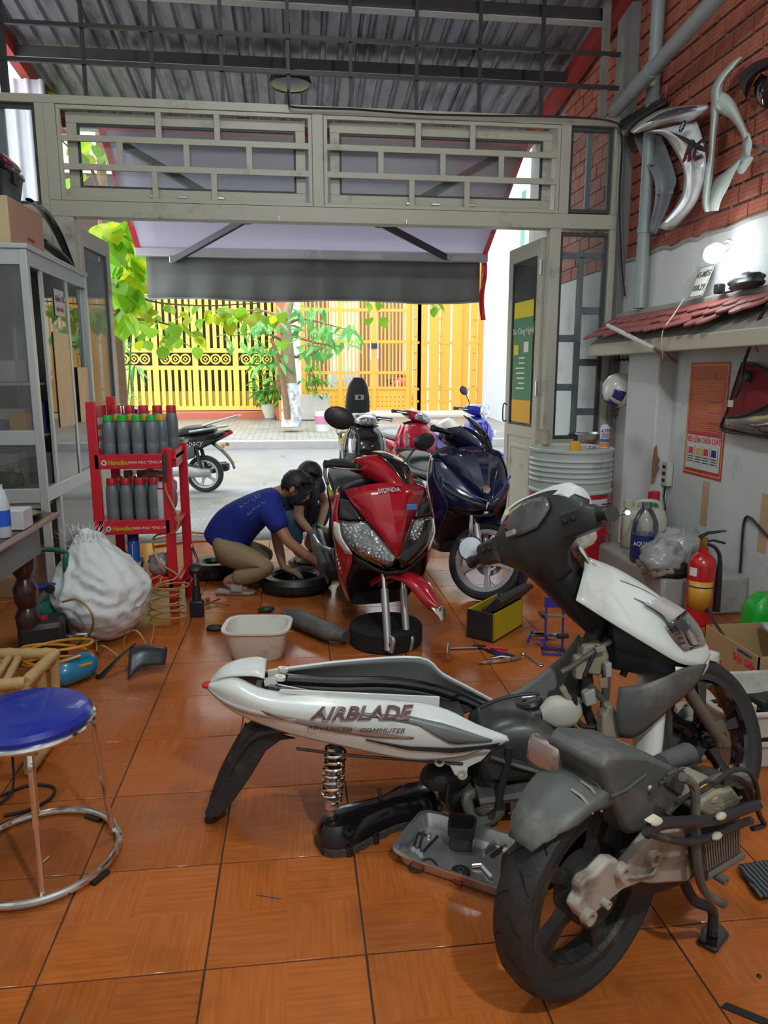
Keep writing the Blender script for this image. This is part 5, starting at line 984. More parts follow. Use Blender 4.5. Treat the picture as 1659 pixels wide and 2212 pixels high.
for k in range(3): obj('lid_rib', MB().bar(U(1425 + k * 8, 1692 - k * 9, -.094), U(1462 + k * 8, 1672 - k * 9 + 4, -.094), .005), dusty, ab)
obj('clear_edge', MB().tube([U(1322, 1600, .05), U(1395, 1632, .03), U(1462, 1668, .02)], .008, 8), mat('glossy_edge', (.3, .34, .33), .08, .4, coat=.8), ab); obj('seam_line', MB().tube([U(1320, 1720, -.092), U(1352, 1706, -.095), U(1395, 1672, -.093)], .004, 6), dusty, ab)
obj('chrome_guard', slab(U, [(1196, 1682), (1200, 1640), (1208, 1612), (1252, 1618), (1245, 1676)], .03, .12), mat('dirty_chrome', (.5, .42, .38), .2, .8, var=.2), un, bev=.012); obj('screw', MB().lathe([(.012, 0), (.01, .008), (.001, .01)], 12, TR(U(1349, 1645, -.05), rx=.4)), steel, ab)
obj('screw', MB().lathe([(.01, 0), (.008, .006), (.001, .007)], 12, TR(U(1404, 1703, -.091), rx=PI / 2)), steel, ab)
# crankcase, throttle body, radiator
obj('crankcase', body([sec(.08, .06, .22, .34, .6, cy=-.02), sec(.18, .09, .20, .38, .6, cy=-.02), sec(.32, .10, .20, .40, .6, cy=-.03), sec(.44, .09, .22, .40, .6, cy=-.03), sec(.54, .07, .25, .38, .6, cy=-.02)]), grime, un)
obj('belt_case', body([sec(-.12, .03, .20, .32, .6, cy=.12), sec(.05, .045, .18, .36, .6, cy=.12), sec(.3, .05, .18, .40, .6, cy=.12), sec(.44, .03, .22, .36, .6, cy=.12)]), grime, un)
obj('cylinder_head', slab(U, [(1512, 1752), (1520, 1728), (1545, 1712), (1585, 1703), (1604, 1728), (1590, 1748), (1535, 1770)], -.15, -.02), beige, un, bev=.008)
for k in range(3): obj('head_rib', MB().bar(U(1535 + k * 10, 1758 - k * 8, -.152), U(1588 + k * 7, 1742 - k * 10, -.152), .005), beige, un)
cpt = U(1527, 1712, -.13); co = obj('oil_cap', MB().lathe([(.026, -.012), (.028, 0), (.024, .006), (.001, .008)], 20, TR(cpt, rx=.5)), mat('cap_grey', (.3, .28, .26), .5), un); obj('cap_label', MB().lathe([(.021, .007), (.001, .0095)], 18, TR(cpt, rx=.5)), mat('cap_yellow', (.75, .36, .03), .5), co)
rd = obj('radiator', slab(U, [(1512, 1812), (1600, 1778), (1601, 1842), (1520, 1892)], -.165, -.13), mat('radiator_core', (.05, .048, .042), .6), un, bev=.003)
for k in range(15):
    t = (k + .5) / 15; a = U(1514 + 84 * t, 1818 - 34 * t, -.168); b = U(1521 + 78 * t, 1884 - 46 * t, -.168); obj('fin', MB().bar(a, b, .0032, .005), mat('fin_metal', (.22, .21, .18), .5, .4), rd)
obj('bottom_tank', MB().tube([U(1520, 1893, -.155), U(1602, 1846, -.155)], .011, 10), gg, rd); obj('drain_boss', MB().lathe([(.011, 0), (.011, .03), (.005, .03), (.005, .02), (.001, .02)], 12, TR(U(1545, 1890, -.15), rx=PI / 2)), gg, rd); obj('side_tank', MB().tube([U(1507, 1815, -.155), U(1515, 1893, -.155)], .016, 10), grime, rd)
ft_ = PZ(1540, 2030, .0); fl2 = UM.inverted() @ ft_
sd = obj('main_stand', MB().tube([U(1472, 1895, -.08), U(1500, 1945, -.1), V((fl2.x - .01, fl2.y + .005, .09)), V((fl2.x - .005, fl2.y, .02))], [.014, .014, .013, .014], 10, sm=4), grime, un); obj('stand_foot', MB().ext([(-.05, -.025), (.035, -.03), (.055, 0), (.035, .03), (-.05, .025)], .016, TR((fl2.x, fl2.y, .001), rz=.2)), black_gloss, sd, bev=.006)
l2 = UM.inverted() @ V((.98, 1.78, .02)); obj('stand_leg', MB().tube([U(1462, 1890, .06), V((l2.x, l2.y, .012))], .014, 10), grime, sd)
hs_ = [([(1475, 1678), (1495, 1692), (1502, 1720), (1503, 1790), (1507, 1868), (1522, 1925), (1563, 1953)], -.175, .0105, dusty), ([(1395, 1800), (1425, 1780), (1480, 1775), (1545, 1770), (1600, 1750), (1637, 1738)], -.185, .013, black_plastic), ([(1395, 1796), (1440, 1812), (1490, 1818), (1545, 1805), (1595, 1782), (1622, 1772)], -.19, .009, grime), ([(1440, 1760), (1470, 1730), (1510, 1712), (1545, 1690), (1580, 1666), (1612, 1664), (1632, 1690), (1640, 1735)], -.16, .006, grime), ([(1560, 1690), (1590, 1680), (1620, 1705), (1640, 1760), (1650, 1782), (1625, 1790)], -.14, .007, black_plastic), ([(1530, 1700), (1560, 1685), (1600, 1682), (1615, 1675)], -.12, .018, dusty), ([(1600, 1690), (1612, 1720), (1605, 1750)], -.1, .02, grime), ([(1460, 1735), (1490, 1715), (1520, 1690), (1545, 1690)], -.17, .004, black_plastic)]
for pts, y, r, m in hs_: obj('hose', MB().tube([U(*p, y) for p in pts], r, 8, sm=5), m, un)
for px, y in (((1557, 1763), -.2), ((1548, 1806), -.2), ((1418, 1775), -.19), ((1637, 1738), -.18)): obj('tape_wrap', MB().ball(U(*px, y), (.018, .01, .008), 8, 6), mat('tape_beige', (.5, .45, .33), .6), un)
obj('connector', slab(U, [(1403, 1778), (1424, 1764), (1432, 1770), (1410, 1783)], -.19, -.175), mat('connector_cream', (.62, .58, .42), .5), un, bev=.002)
obj('intake_pipe', MB().tube([U(1425, 1650, .02), U(1450, 1640, .03), U(1485, 1628, .04)], [.024, .026, .03], 12), dusty, un)
tag(obj('shop_rag', MB().grid([[WM @ W(1478 + 13 * i + 3 * math.sin(j * 2), 1660 + 8 * j - 10 * math.sin(i * 1.1 + j), -.02 - .03 * j) + V((0, .0, .012 * math.sin(i * 2.1 + j))) for i in range(7)] for j in range(5)]), mat('blue_grey_cloth', (.13, .18, .24), .9, var=.2), sol=.006, sub=1), 'crumpled blue grey rag tucked beside the free engine unit', 'rag')
# ---------------------------------------------------------------- left side: cabinet, desk, oil stand
def rbox(x0, x1, y0, y1, z0, z1, M=None): return MB().bb(x0, x1, y0, y1, z0, z1, M)
def one(name, mb, m, label, cat, group=None, **k): return tag(obj(name, mb, m, None, **k), label, cat, group)
alu_w = mat('white_aluminium', (.50, .55, .54), .35, .25, var=.04); card = mat('cardboard', (.42, .27, .13), .85, var=.12, bump=.1); card2 = mat('pale_cardboard', (.55, .43, .25), .85, var=.1)
cx0, cx1, cy0, cy1, cz = -2.10, -1.57, 4.70, 5.92, 2.17
cb = thing('display_cabinet', 'tall aluminium and glass cabinet beside the oil bottle stand', 'cabinet', (0, 0, 0))
for x in (cx0, cx1):
    for y in (cy0, cy1): obj('post', MB().bb(x - .022, x + .022, y - .022, y + .022, 0, cz), alu_w, cb, bev=.003)
obj('top_panel', MB().bb(cx0 - .03, cx1 + .03, cy0 - .03, cy1 + .03, cz, cz + .03), alu_w, cb, bev=.004)
for z in (.66, 1.02, cz - .09):
    for a in ((cx1 - .018, cx1 + .018, cy0, cy1), (cx0 - .018, cx0 + .018, cy0, cy1), (cx0, cx1, cy0 - .018, cy0 + .018), (cx0, cx1, cy1 - .018, cy1 + .018)):
        if z == 1.02 and a[0] > -1.7: continue
        obj('rail', MB().bb(a[0], a[1], a[2], a[3], z, z + .09), alu_w, cb, bev=.003)
for z in (.72, 1.05, 1.38): obj('shelf', MB().bb(cx0, cx1 - .06, cy0 + .02, cy1 - .02, z, z + .015), mat('shelf_glass', (.45, .52, .5), .2), cb)
obj('back_panel', MB().bb(cx0 - .02, cx0 - .01, cy0, cy1, .66, cz), mat('cabinet_back', (.45, .46, .46), .5), cb); obj('lower_box', MB().bb(cx0, cx1 - .03, cy0 + .02, cy1 - .02, .62, .66), alu_w, cb)
cg = glass('cabinet_glass', (.93, .95, .95), .09, .01, .05)
obj('side_pane', MB().bb(cx0 + .02, cx1 - .02, cy0 - .003, cy0 + .003, .75, cz - .09), cg, cb); obj('end_pane', MB().bb(cx0 + .02, cx1 - .02, cy1 - .003, cy1 + .003, .75, cz - .09), cg, cb)
ym = (cy0 + cy1) / 2
for k, (a, b, dx) in enumerate(((cy0 + .22, ym + .16, .006), (ym - .04, cy1 - .03, -.014))):
    d = obj('sliding_door', MB().bb(cx1 + dx - .008, cx1 + dx + .008, a, a + .045, .75, cz - .09).bb(cx1 + dx - .008, cx1 + dx + .008, b - .045, b, .75, cz - .09), alu_w, cb); obj('pane', MB().bb(cx1 + dx - .002, cx1 + dx + .002, a + .04, b - .04, .75, cz - .09), cg, d)
obj('lower_pane', MB().bb(cx1 - .003, cx1 + .003, cy0 + .28, cy1 - .02, .05, .66), cg, cb); obj('mullion', MB().bb(cx1 - .015, cx1 + .015, cy0 + .25, cy0 + .29, 0, .66), alu_w, cb)
def lab(y0, y1, z0, z1, m, name='paper', dx=.012): return obj(name, MB().bb(cx1 + dx, cx1 + dx + .003, y0, y1, z0, z1), m, cb)
lab(5.08, 5.40, 1.10, 1.72, mat('taped_card', (.60, .40, .2), .35, var=.25, scale=9), 'taped_card'); lab(5.16, 5.36, 1.83, 2.0, mat('notice_paper', (.6, .58, .6), .6), 'notice'); lab(5.60, 5.86, 1.10, 1.50, mat('taped_card', (.60, .40, .2), .35), 'taped_card', .0)
text('lettering', 'Quốc Tế', .05, black_plastic, cb, FR((cx1 + .017, 5.26, 1.94), (0, 1, 0), (0, 0, 1))); text('lettering', 'BẢO HIỂM', .032, redbeam, cb, FR((cx1 + .017, 5.26, 1.87), (0, 1, 0), (0, 0, 1)))
# things on the cabinet shelves
rc = mat('bottle_cap_red', (.55, .02, .03), .35); gc = mat('bottle_cap_green', (.02, .42, .05), .35); yc = mat('bottle_cap_yellow', (.75, .40, .02), .35); bc = mat('bottle_cap_brown', (.25, .10, .04), .4); btl = mat('grey_oil_bottle', (.19, .23, .25), .28, .3, var=.08)
def bottle(m, loc, lab_, grp, h=.2, r=.034, rz=0, sq=False):
    t = thing('oil_bottle', lab_, 'bottle', loc, rz, grp); n = 16
    pr = [(r * .93, 0), (r, .008), (r, h * .28), (r * .97, h * .30), (r, h * .32), (r, h * .66), (r * .97, h * .72), (r * .8, h * .84), (r * .6, h * .86)]
    obj('body', MB().lathe(pr, n, TR(s=(1.0, .72 if sq else .95, 1))), btl, t); obj('cap', MB().lathe([(r * .80, h * .85), (r * .80, h * .975), (r * .70, h), (.001, h)], 14, TR(s=(1.0, .8, 1))), m, t); return t
bottle(rc, (-2.02, 4.82, 1.395), 'red capped grey bottle on the cabinet top shelf, leftmost', 'bottles in the cabinet', .17)
b3 = None
for k, nm in ((1, 'middle'), (2, 'rightmost')): bottle(rc, (-2.02 + .075 * k, 4.82, 1.395), 'red capped grey bottle on the cabinet top shelf, ' + nm, 'bottles in the cabinet', .17)
def cbox(name, x, y, z, w, d, h, m, label, cat='box', rz=0):
    return one(name, MB().bb(-w / 2, w / 2, -d / 2, d / 2, 0, h, TR((x, y, z), rz=rz)), m, label, cat, bev=.004)
cbox('blue_box', -1.92, 4.83, 1.067, .24, .12, .1, mat('box_blue', (.03, .06, .3), .4), 'dark blue carton on the cabinet shelf'); cbox('orange_box', -1.73, 4.86, 1.067, .1, .1, .14, mat('box_orange', (.7, .28, .03), .5), 'orange carton beside the blue carton in the cabinet')
cbox('white_box', -1.85, 4.86, 1.30, .3, .12, .06, mat('box_white', (.6, .55, .6), .4), 'flat white package under the top shelf of the cabinet') if False else None
cbox('striped_carton', -1.9, 4.9, .737, .3, .2, .22, mat('carton_grey', (.34, .3, .28), .6, var=.3, scale=12), 'grey and red carton on the lowest cabinet shelf'); cbox('speaker_box', -1.70, 5.12, .737, .16, .2, .2, mat('mesh_grey', (.12, .12, .12), .6), 'grey mesh fronted box low in the cabinet')
cbox('blue_bag', -1.72, 5.22, 1.067, .12, .2, .2, mat('bag_blue', (.03, .05, .25), .7), 'blue cloth pouch inside the cabinet', 'pouch'); cbox('green_can', -1.68, 5.42, 1.067, .12, .14, .2, mat('can_green', (.03, .14, .06), .4), 'dark green can behind the cabinet door', 'can')
for nm_, x_, y_, z_, w_, d_, h_, c_, l_ in (('filter_box', -1.86, 5.12, 1.067, .2, .16, .16, (.45, .43, .4), 'white filter carton mid shelf of the cabinet'), ('belt_box', -1.95, 5.34, 1.067, .2, .18, .1, (.5, .06, .05), 'red belt carton on the cabinet middle shelf'), ('lamp_box', -1.80, 4.84, .737, .12, .1, .12, (.5, .42, .08), 'yellow lamp carton low in the cabinet'), ('plug_box', -1.93, 5.2, 1.397, .22, .2, .14, (.55, .54, .5), 'pale spark plug carton on the cabinet top shelf'), ('tube_box', -1.9, 5.5, 1.397, .22, .2, .1, (.08, .1, .3), 'blue inner tube carton on the cabinet top shelf'), ('grey_bin', -1.8, 5.5, .737, .2, .2, .18, (.2, .2, .2), 'grey parts bin low in the cabinet'), ('parts_carton', -1.9, 5.02, .05, .3, .3, .3, (.4, .27, .15), 'brown carton under the cabinet')): cbox(nm_, x_, y_, z_ if z_ > .1 else 0, w_, d_, h_, mat(nm_, c_, .6, var=.1), l_)
def lump(c, r, amp=.25, fr=2.5, n=20, m=14, seed=0, flat=True):
    q = MB().ball((0, 0, 0), 1, n, m); out = []
    for x, y, z in q.v:
        k = 1 + amp * NZ.noise(V((x * fr + seed, y * fr, z * fr))) + amp * .5 * NZ.noise(V((x * fr * 2.7, y * fr * 2.7 + seed, z * fr * 2.7)))
        zz = z * k; 
        if flat and zz < -.72: zz = -.72 + (zz + .72) * .1
        out.append((c[0] + x * k * r[0], c[1] + y * k * r[1], c[2] + (zz + (.75 if flat else 0)) * r[2]))
    q.v = out; q.ang = 180; return q
clearbag = mat('clouded_plastic', (.42, .42, .4), .25, var=.2)
one('plastic_bag', lump((-1.66, 5.3, 1.065 * 0 + .74), (.07, .12, .07), seed=3), mat('grey_bag', (.2, .2, .19), .4), 'dark crumpled plastic bag on the lowest cabinet shelf', 'bag'); one('part_bag', lump((-1.80, 4.80, .74), (.08, .06, .07), seed=5), mat('green_bag', (.12, .16, .06), .35), 'olive bag of parts at the cabinet side pane', 'bag')
# on top of the cabinet
t = thing('carton', 'brown carton on top of the glass cabinet', 'box', (-1.83, 4.98, cz + .03), rad(-3)); obj('carton_body', MB().bb(-.26, .2, -.25, .27, 0, .27), card2, t, bev=.004); obj('side_panel', MB().bb(.201, .203, -.24, .26, .005, .265), mat('carton_side', (.45, .25, .18), .8), t)
obj('barcode', MB().bb(.0, .1, -.253, -.251, .14, .19), mat('barcode_ink', (.12, .1, .09), .8), t); text('lettering', 'HONDA', .03, redbeam, t, FR((.205, .05, .07), (0, 1, 0), (0, 0, 1))); text('lettering', 'HONDA', .03, redbeam, t, FR((.05, -.254, .23), (1, 0, 0), (0, 0, 1)))
t = thing('top_case', 'black motorcycle top case with a maroon reflector on the carton', 'case', (-1.88, 4.93, cz + .30), rad(-3))
cs = lambda z, a, b: [(a * math.copysign(abs(math.cos(q)) ** .45, math.cos(q)), b * math.copysign(abs(math.sin(q)) ** .45, math.sin(q)), z) for q in [2 * PI * k / 24 for k in range(24)]]
obj('lower_shell', MB().loft([cs(0, .19, .18), cs(.03, .205, .195), cs(.16, .225, .215)]), mat('case_black', (.02, .022, .028), .35), t); ld = obj('lid', MB().loft([cs(.163, .235, .225), cs(.18, .235, .225), cs(.26, .19, .19), cs(.30, .12, .13), cs(.31, .04, .05)]), black_gloss, t); obj('reflector', MB().patch([[(.225, -.1, .20), (.225, .1, .20)], [(.205, -.1, .235), (.205, .1, .235)], [(.165, -.08, .275), (.165, .08, .275)]], 3), mat('maroon_lens', (.2, .02, .04), .15), ld, sol=.01); obj('latch', MB().bb(.222, .24, -.03, .03, .1, .17), black_plastic, t, bev=.004)
t = thing('black_fairing', 'curved black plastic fairing lying on the glass cabinet', 'fairing', (-1.66, 5.55, cz + .03))
obj('arch', MB().tube([(.02, .42, .02), (.0, .38, .1), (-.03, .25, .26), (-.05, .05, .36), (-.06, -.2, .38)], [.02, .03, .04, .045, .03], 10, sm=5, flat=.45), black_gloss, t); obj('lower_limb', MB().tube([(.03, .42, .02), (.03, .2, .055), (.01, 0, .10), (0, -.22, .12)], [.02, .035, .045, .04], 10, sm=5, flat=.45), black_plastic, t); obj('knob', MB().ball((.03, .46, .022), .02, 10, 8), black_plastic, t)
# desk
wood = mat('dark_stained_wood', (.045, .018, .016), .3, var=.3, scale=4, stretch=(3, 1, 3), coat=.3)
dk = thing('desk', 'dark wooden desk with turned legs at the left edge', 'desk', (0, 0, 0))
obj('desk_top', MB().bb(-2.3, -1.24, 2.75, 3.86, .715, .75), wood, dk, bev=.01); obj('edge_moulding', MB().tube([(-1.235, 2.75, .735), (-1.235, 3.86, .735)], .014, 10), mat('worn_wood_edge', (.3, .2, .18), .3), dk)
obj('apron', MB().bb(-1.32, -1.295, 2.8, 3.75, .56, .715), wood, dk); obj('apron', MB().bb(-2.25, -1.3, 3.74, 3.77, .56, .715), wood, dk)
prof = [(.03, 0), (.045, .02), (.05, .1), (.035, .14), (.055, .2), (.06, .26), (.04, .3), (.055, .33), (.06, .4), (.035, .45), (.06, .5), (.06, .56)]
for x, y in ((-1.36, 3.68), (-1.36, 2.85), (-2.2, 3.68)): obj('leg', MB().lathe(prof, 18, TR((x, y, 0))), wood, dk)
p = PZ(62, 1117, .752); t = thing('ashtray', 'small metal dish of butts on the desk corner', 'dish', p); obj('dish', MB().lathe([(.03, 0), (.07, .01), (.085, .018), (.07, .014), (.001, .008)], 24), steel, t); obj('ash', lump((0, 0, .008), (.05, .05, .014), seed=9), mat('ash', (.2, .18, .15), 1), t)
p = PZ(8, 1160, .752); t = thing('water_bottle', 'small water bottle with blue label on the desk', 'bottle', p); obj('body', MB().lathe([(.03, 0), (.034, .01), (.034, .15), (.02, .2), (.014, .21), (.014, .23), (.001, .23)], 18), mat('pet_plastic', (.55, .6, .65), .1), t); obj('label_band', MB().lathe([(.0348, .05), (.0348, .12)], 18), mat('label_blue', (.02, .1, .6), .4), t)
cbox('tissue_box', PZ(20, 1150, .752).x - .06, PZ(20, 1150, .752).y + .1, .752, .22, .12, .09, mat('tissue_white', (.6, .58, .6), .6), 'white tissue carton on the desk')
# red oil stand -------------------------------------------------------
sY = 4.42; srd = mat('stand_red', (.60, .015, .03), .35, var=.05)
q = lambda px, py, Y=sY: PY(px, py, Y)
so = thing('oil_stand', 'red shelf stand holding grey oil bottles', 'stand', (0, 0, 0))
lx, rx = q(212, 1100).x, q(366, 1100).x; z1, z2, z3 = q(290, 985).z, q(300, 1127).z, q(320, 1252).z; h1 = .075; dp = .36
lt, rt = q(190, 868).z, q(360, 967).z
for x, zt in ((lx, lt), (rx, rt)): obj('post', MB().bb(x - .028, x + .028, sY - .012, sY + .02, 0, zt), srd, so, bev=.005); 
for x, zt in ((lx + .03, lt + .02), (rx + .04, rt)): obj('post', MB().bb(x - .028, x + .028, sY + dp - .02, sY + dp + .012, 0, zt), srd, so, bev=.005)
for z in (z1, z2, z3):
    s_ = obj('shelf', MB().bb(lx - .02, rx + .05, sY, sY + dp, z - .02, z), srd, so); obj('front_fascia', MB().bb(lx, rx, sY - .012, sY + .004, z - h1, z + .012), srd, s_, bev=.003)
    obj('side_fascia', MB().bb(rx - .01 + .02, rx + .03, sY, sY + dp, z - h1, z + .012), srd, s_, bev=.003)
    M_ = lambda u, zz=z: FR((u, sY - .0135, zz - h1 / 2), (1, 0, 0), (0, 0, 1))
    text('lettering', 'Havoline', .040, mat('logo_yellow', (.55, .45, .02), .4), s_, M_(lx + .135), shear=.25, bold=.0012, sx=.85); text('lettering', 'CHINH PHỤC ĐỘNG CƠ', .021, whitep, s_, M_(lx + .285), shear=.2, sx=.85)
    e = obj('star_emblem', MB().lathe([(.016, 0), (.016, .002), (.001, .002)], 16, M_(lx + .055)), whitep, s_)
    obj('star', MB().ext([((.013 if k % 2 else .005) * math.sin(PI * k / 5 + PI), (.013 if k % 2 else .005) * math.cos(PI * k / 5 + PI)) for k in range(10)], .001, M_(lx + .055), .002), black_plastic, e)
obj('side_band', MB().bb(rx + .02, rx + .05, sY + .03, sY + dp, rt - .12, rt - .02), srd, so); obj('back_sign', MB().bb(lx - .005, lx + .005, sY + .05, sY + dp - .04, lt - .33, lt - .03), srd, so)
for k in range(3): obj('sign_letter_block', MB().bb(lx + .006, lx + .008, sY + .1, sY + .26, lt - .14 - k * .07, lt - .1 - k * .07), whitep, so)
G = 'oil bottles on the red stand'
W5 = ('first', 'second', 'third', 'fourth', 'fifth')
def row(n, y, z, m, cn, sh, h, r, x0, dx):
    for k in range(n): bottle(m, (x0 + dx * k, y, z + .001), '%s capped oil bottle, %s from left on the %s shelf of the red stand' % (cn, W5[k], sh), G, h, r, sq=True)
row(4, sY + .06, z1, gc, 'green', 'upper', .235, .036, lx + .075, .083); row(4, sY + .145, z1, yc, 'yellow', 'upper', .235, .036, lx + .115, .083); row(5, sY + .245, z1, rc, 'red', 'upper', .285, .038, lx + .08, .083)
row(5, sY + .06, z2, rc, 'bright red', 'middle', .255, .036, lx + .07, .083); row(4, sY + .15, z2, rc, 'rear red', 'middle', .255, .036, lx + .09, .083); row(3, sY + .25, z2, bc, 'brown', 'middle', .28, .036, lx + .13, .08)
can = thing('white_can', 'plain white canister on the middle shelf of the red stand', 'canister', (rx - .045 + .0, sY + .07, z2 + .001)); obj('body', MB().lathe([(.04, 0), (.042, .005), (.042, .19), (.035, .2), (.034, .23), (.001, .23)], 20), mat('can_white', (.6, .6, .58), .4), can); obj('red_ring', MB().lathe([(.043, .188), (.043, .197)], 20), rc, can)
one('pink_bag', lump((rx - .12, sY + .26, z2 + .0), (.13, .09, .16), seed=21), mat('pink_bag', (.6, .38, .42), .4, var=.2), 'pink patterned plastic bag behind the bottles on the red stand', 'bag')
sc_ = q(290, 1250, sY + .1); t = thing('spray_can', 'tall blue and white aerosol can low in the red stand', 'spray can', (q(290, 1200, sY + .1).x, sY + .1, z3 + .001)); obj('body', MB().lathe([(.034, 0), (.036, .005), (.036, .21), (.03, .225), (.001, .225)], 20), mat('aerosol_blue', (.02, .12, .55), .3), t); obj('lower_band', MB().lathe([(.0365, .01), (.0365, .09)], 20), whitep, t); obj('cap', MB().lathe([(.034, .225), (.034, .285), (.03, .29), (.001, .29)], 20), mat('aerosol_cap', (.015, .02, .2), .35), t); obj('straw', MB().cyl((0, -.04, .02), (0, -.04, .21), .003, n=6), whitep, t)
one('part_bag', lump((rx - .09, sY + .14, z3), (.08, .07, .08), seed=31), clearbag, 'clear bag of small parts low in the red stand', 'bag'); one('black_pouch', lump((lx + .1, sY + .2, z3), (.1, .1, .07), seed=33), black_plastic, 'black pouch at the back of the lowest red shelf', 'pouch')
hosem = mat('amber_air_hose', (.42, .27, .09), .25, var=.1)
coil = [q(355, 975, 4.40), q(357, 1050, 4.39), q(368, 1080, 4.38), q(385, 1120, 4.37), q(378, 1150, 4.37), q(340, 1155, 4.5), q(330, 1175, 4.5), q(345, 1215, 4.42), q(385, 1245, 4.35), q(340, 1262, 4.3), q(335, 1280, 4.3)]
cc = PZ(365, 1340, 0)
for k in range(60):
    a = 2 * PI * k / 11; z = .24 - .225 * k / 60; coil.append(V((cc.x - .005 + (.10 + .02 * math.sin(k * .3)) * math.cos(a + 2) + .02 * math.sin(k * .17), cc.y + (.10 + .02 * math.cos(k * .21)) * math.sin(a + 2) - .08 * k / 60, z + .006)))
coil += [PZ(318, 1420, .006), PZ(316, 1395, .08), PZ(295, 1362, .16), PZ(270, 1375, .1), PZ(268, 1410, .006)]
t = thing('air_hose', 'coiled amber air hose with a blow gun on the red stand', 'hose', (0, 0, 0)); obj('tube', MB().tube(coil, .0055, 7, sm=3), hosem, t); obj('nozzle', MB().tube([q(355, 972, 4.39), q(355, 990, 4.39), q(356, 1020, 4.39), q(357, 1042, 4.39)], [.004, .011, .011, .008], 10), mat('dark_green_nozzle', (.02, .06, .05), .4), t)
one('steel_tube', MB().tube([PY(398, 1140, 4.85), PY(418, 1190, 4.75), PY(428, 1220, 4.62), PY(420, 1245, 4.5), PY(405, 1257, 4.46)], .010, 8, sm=5), chrome, 'bent chrome tube leaning on the red stand', 'tube')
# sack ----------------------------------------------------------------
sb = PZ(222, 1408, 0); sackm = mat('woven_sack', (.74, .77, .78), .55, var=.08, bump=.25, bscale=300)
sk = thing('woven_sack', 'big white woven plastic sack with a frayed mouth', 'sack', (-1.10, 4.0, 0))
m = MB().ball((0, 0, 0), 1, 96, 70); out = []
for x, y, z in m.v:
    t_ = (z + 1) / 2; prof_ = 1.05 + .28 * math.sin(PI * min(1, t_ * 1.2)) - .50 * t_ ** 1.7
    w1 = NZ.noise(V((x * 1.3, y * 1.3, z * 1.3 + 9))); fold = 1 - 2 * abs(NZ.noise(V((x * 2.0 + 7 + w1, y * 2.0 - w1, z * 4.2 + x * 1.6)))); fine = 1 - 2 * abs(NZ.noise(V((x * 4.5 + w1 * 2, y * 4.5 + 3, z * 9 - x * 2))))
    f = 1 + .13 * NZ.noise(V((x * 1.6, y * 1.6, z * 1.8 + 4))) + .10 * fold + .05 * fine
    out.append((x * prof_ * f * .20 - .10 * t_ + .04, y * prof_ * f * .19 + .12 * t_, max(0, .60 * (t_ ** .9) * (1 + .06 * NZ.noise(V((x * 3, y * 3, 1)))) + .012 * fold * t_ - .004)))
m.v = out; obj('sack_body', m, sackm, sk, ang=80)
fr = MB()
for k in range(130):
    a = rnd.uniform(0, 6.28); b = V((-.08 + .09 * math.cos(a), .12 + .09 * math.sin(a), .555 + rnd.uniform(-.03, .03))); d = V((math.cos(a) * rnd.uniform(.2, 1), math.sin(a) * rnd.uniform(.2, 1), rnd.uniform(.2, 1))).normalized() * rnd.uniform(.03, .09); w = V((-d.y, d.x, 0)).normalized() * .002
    fr.add([b - w, b + w, b + d + w * .3, b + d - w * .3], [(0, 1, 2, 3)])
o = obj('frayed_threads', fr, sackm, sk, ang=0); o['kind'] = 'stuff'
# compressor with green tank --------------------------------------------
tb = PZ(110, 1392, 0); teal = mat('teal_tank', (.015, .20, .16), .25, coat=.4)
t = thing('air_compressor', 'teal air tank with a hoop handle beside the white sack', 'compressor', (tb.x, tb.y + .05, 0), rad(100))
obj('tank', MB().lathe([(.001, -.1), (.07, -.085), (.1, -.04), (.105, .0), (.105, .32), (.09, .37), (.001, .4)], 26, TR((0, 0, .135), ry=PI / 2)), teal, t)
obj('handle', MB().tube([(-.06, .1, .14), (-.07, .1, .45), (-.03, .1, .50), (-.0, .0, .52), (-.03, -.1, .50), (-.07, -.1, .45), (-.06, -.1, .14)], .014, 10, sm=5), mat('dark_teal', (.01, .11, .08), .3), t)
for s in (-.07, .07): obj('foot', MB().bb(-.02, .3, s - .015, s + .015, 0, .06), black_plastic, t)
obj('valve', MB().tube([(-.06, .06, .33), (-.06, -.06, .33)], .02, 10), mat('valve_blue', (.02, .04, .3), .4), t); obj('gauge', MB().lathe([(.025, 0), (.025, .02), (.001, .022)], 16, TR((-.1, -.02, .33), ry=-PI / 2)), dark_metal, t)
one('amber_hose', MB().tube([PZ(135, 1300, .3), PZ(165, 1295, .33), PZ(192, 1315, .3), PZ(202, 1345, .22), PZ(190, 1375, .1), PZ(165, 1395, .01), PZ(205, 1385, .03), PZ(210, 1410, .006), PZ(222, 1395, .07), PZ(262, 1422, .006)], .006, 8, sm=6), hosem, 'loose amber hose curling in front of the white sack', 'hose')
t = thing('black_motor', 'black compressor motor in front of the teal tank', 'motor', (PZ(100, 1420, 0).x, PZ(100, 1420, 0).y - .02, 0), .3); obj('housing', MB().bb(-.11, .11, -.1, .1, .0, .22), black_plastic, t, bev=.03); obj('red_switch', MB().bb(-.02, .03, -.03, .0, .22, .235), rc, t); obj('outlet', MB().tube([(.1, -.04, .12), (.18, -.06, .12), (.21, -.06, .12)], [.012, .015, .01], 10), chrome, t)
bp_ = PZ(150, 1492, 0); t = thing('blue_cylinder', 'small blue gas cylinder wound with orange hose', 'cylinder', (bp_.x, bp_.y + .1, 0)); obj('tank', MB().lathe([(.001, -.11), (.04, -.105), (.06, -.08), (.065, -.05), (.065, .05), (.06, .08), (.04, .105), (.001, .11)], 22, TR((0, 0, .067), ry=PI / 2, rz=.9)), mat('cyan_tank', (.015, .22, .42), .25, coat=.4), t)
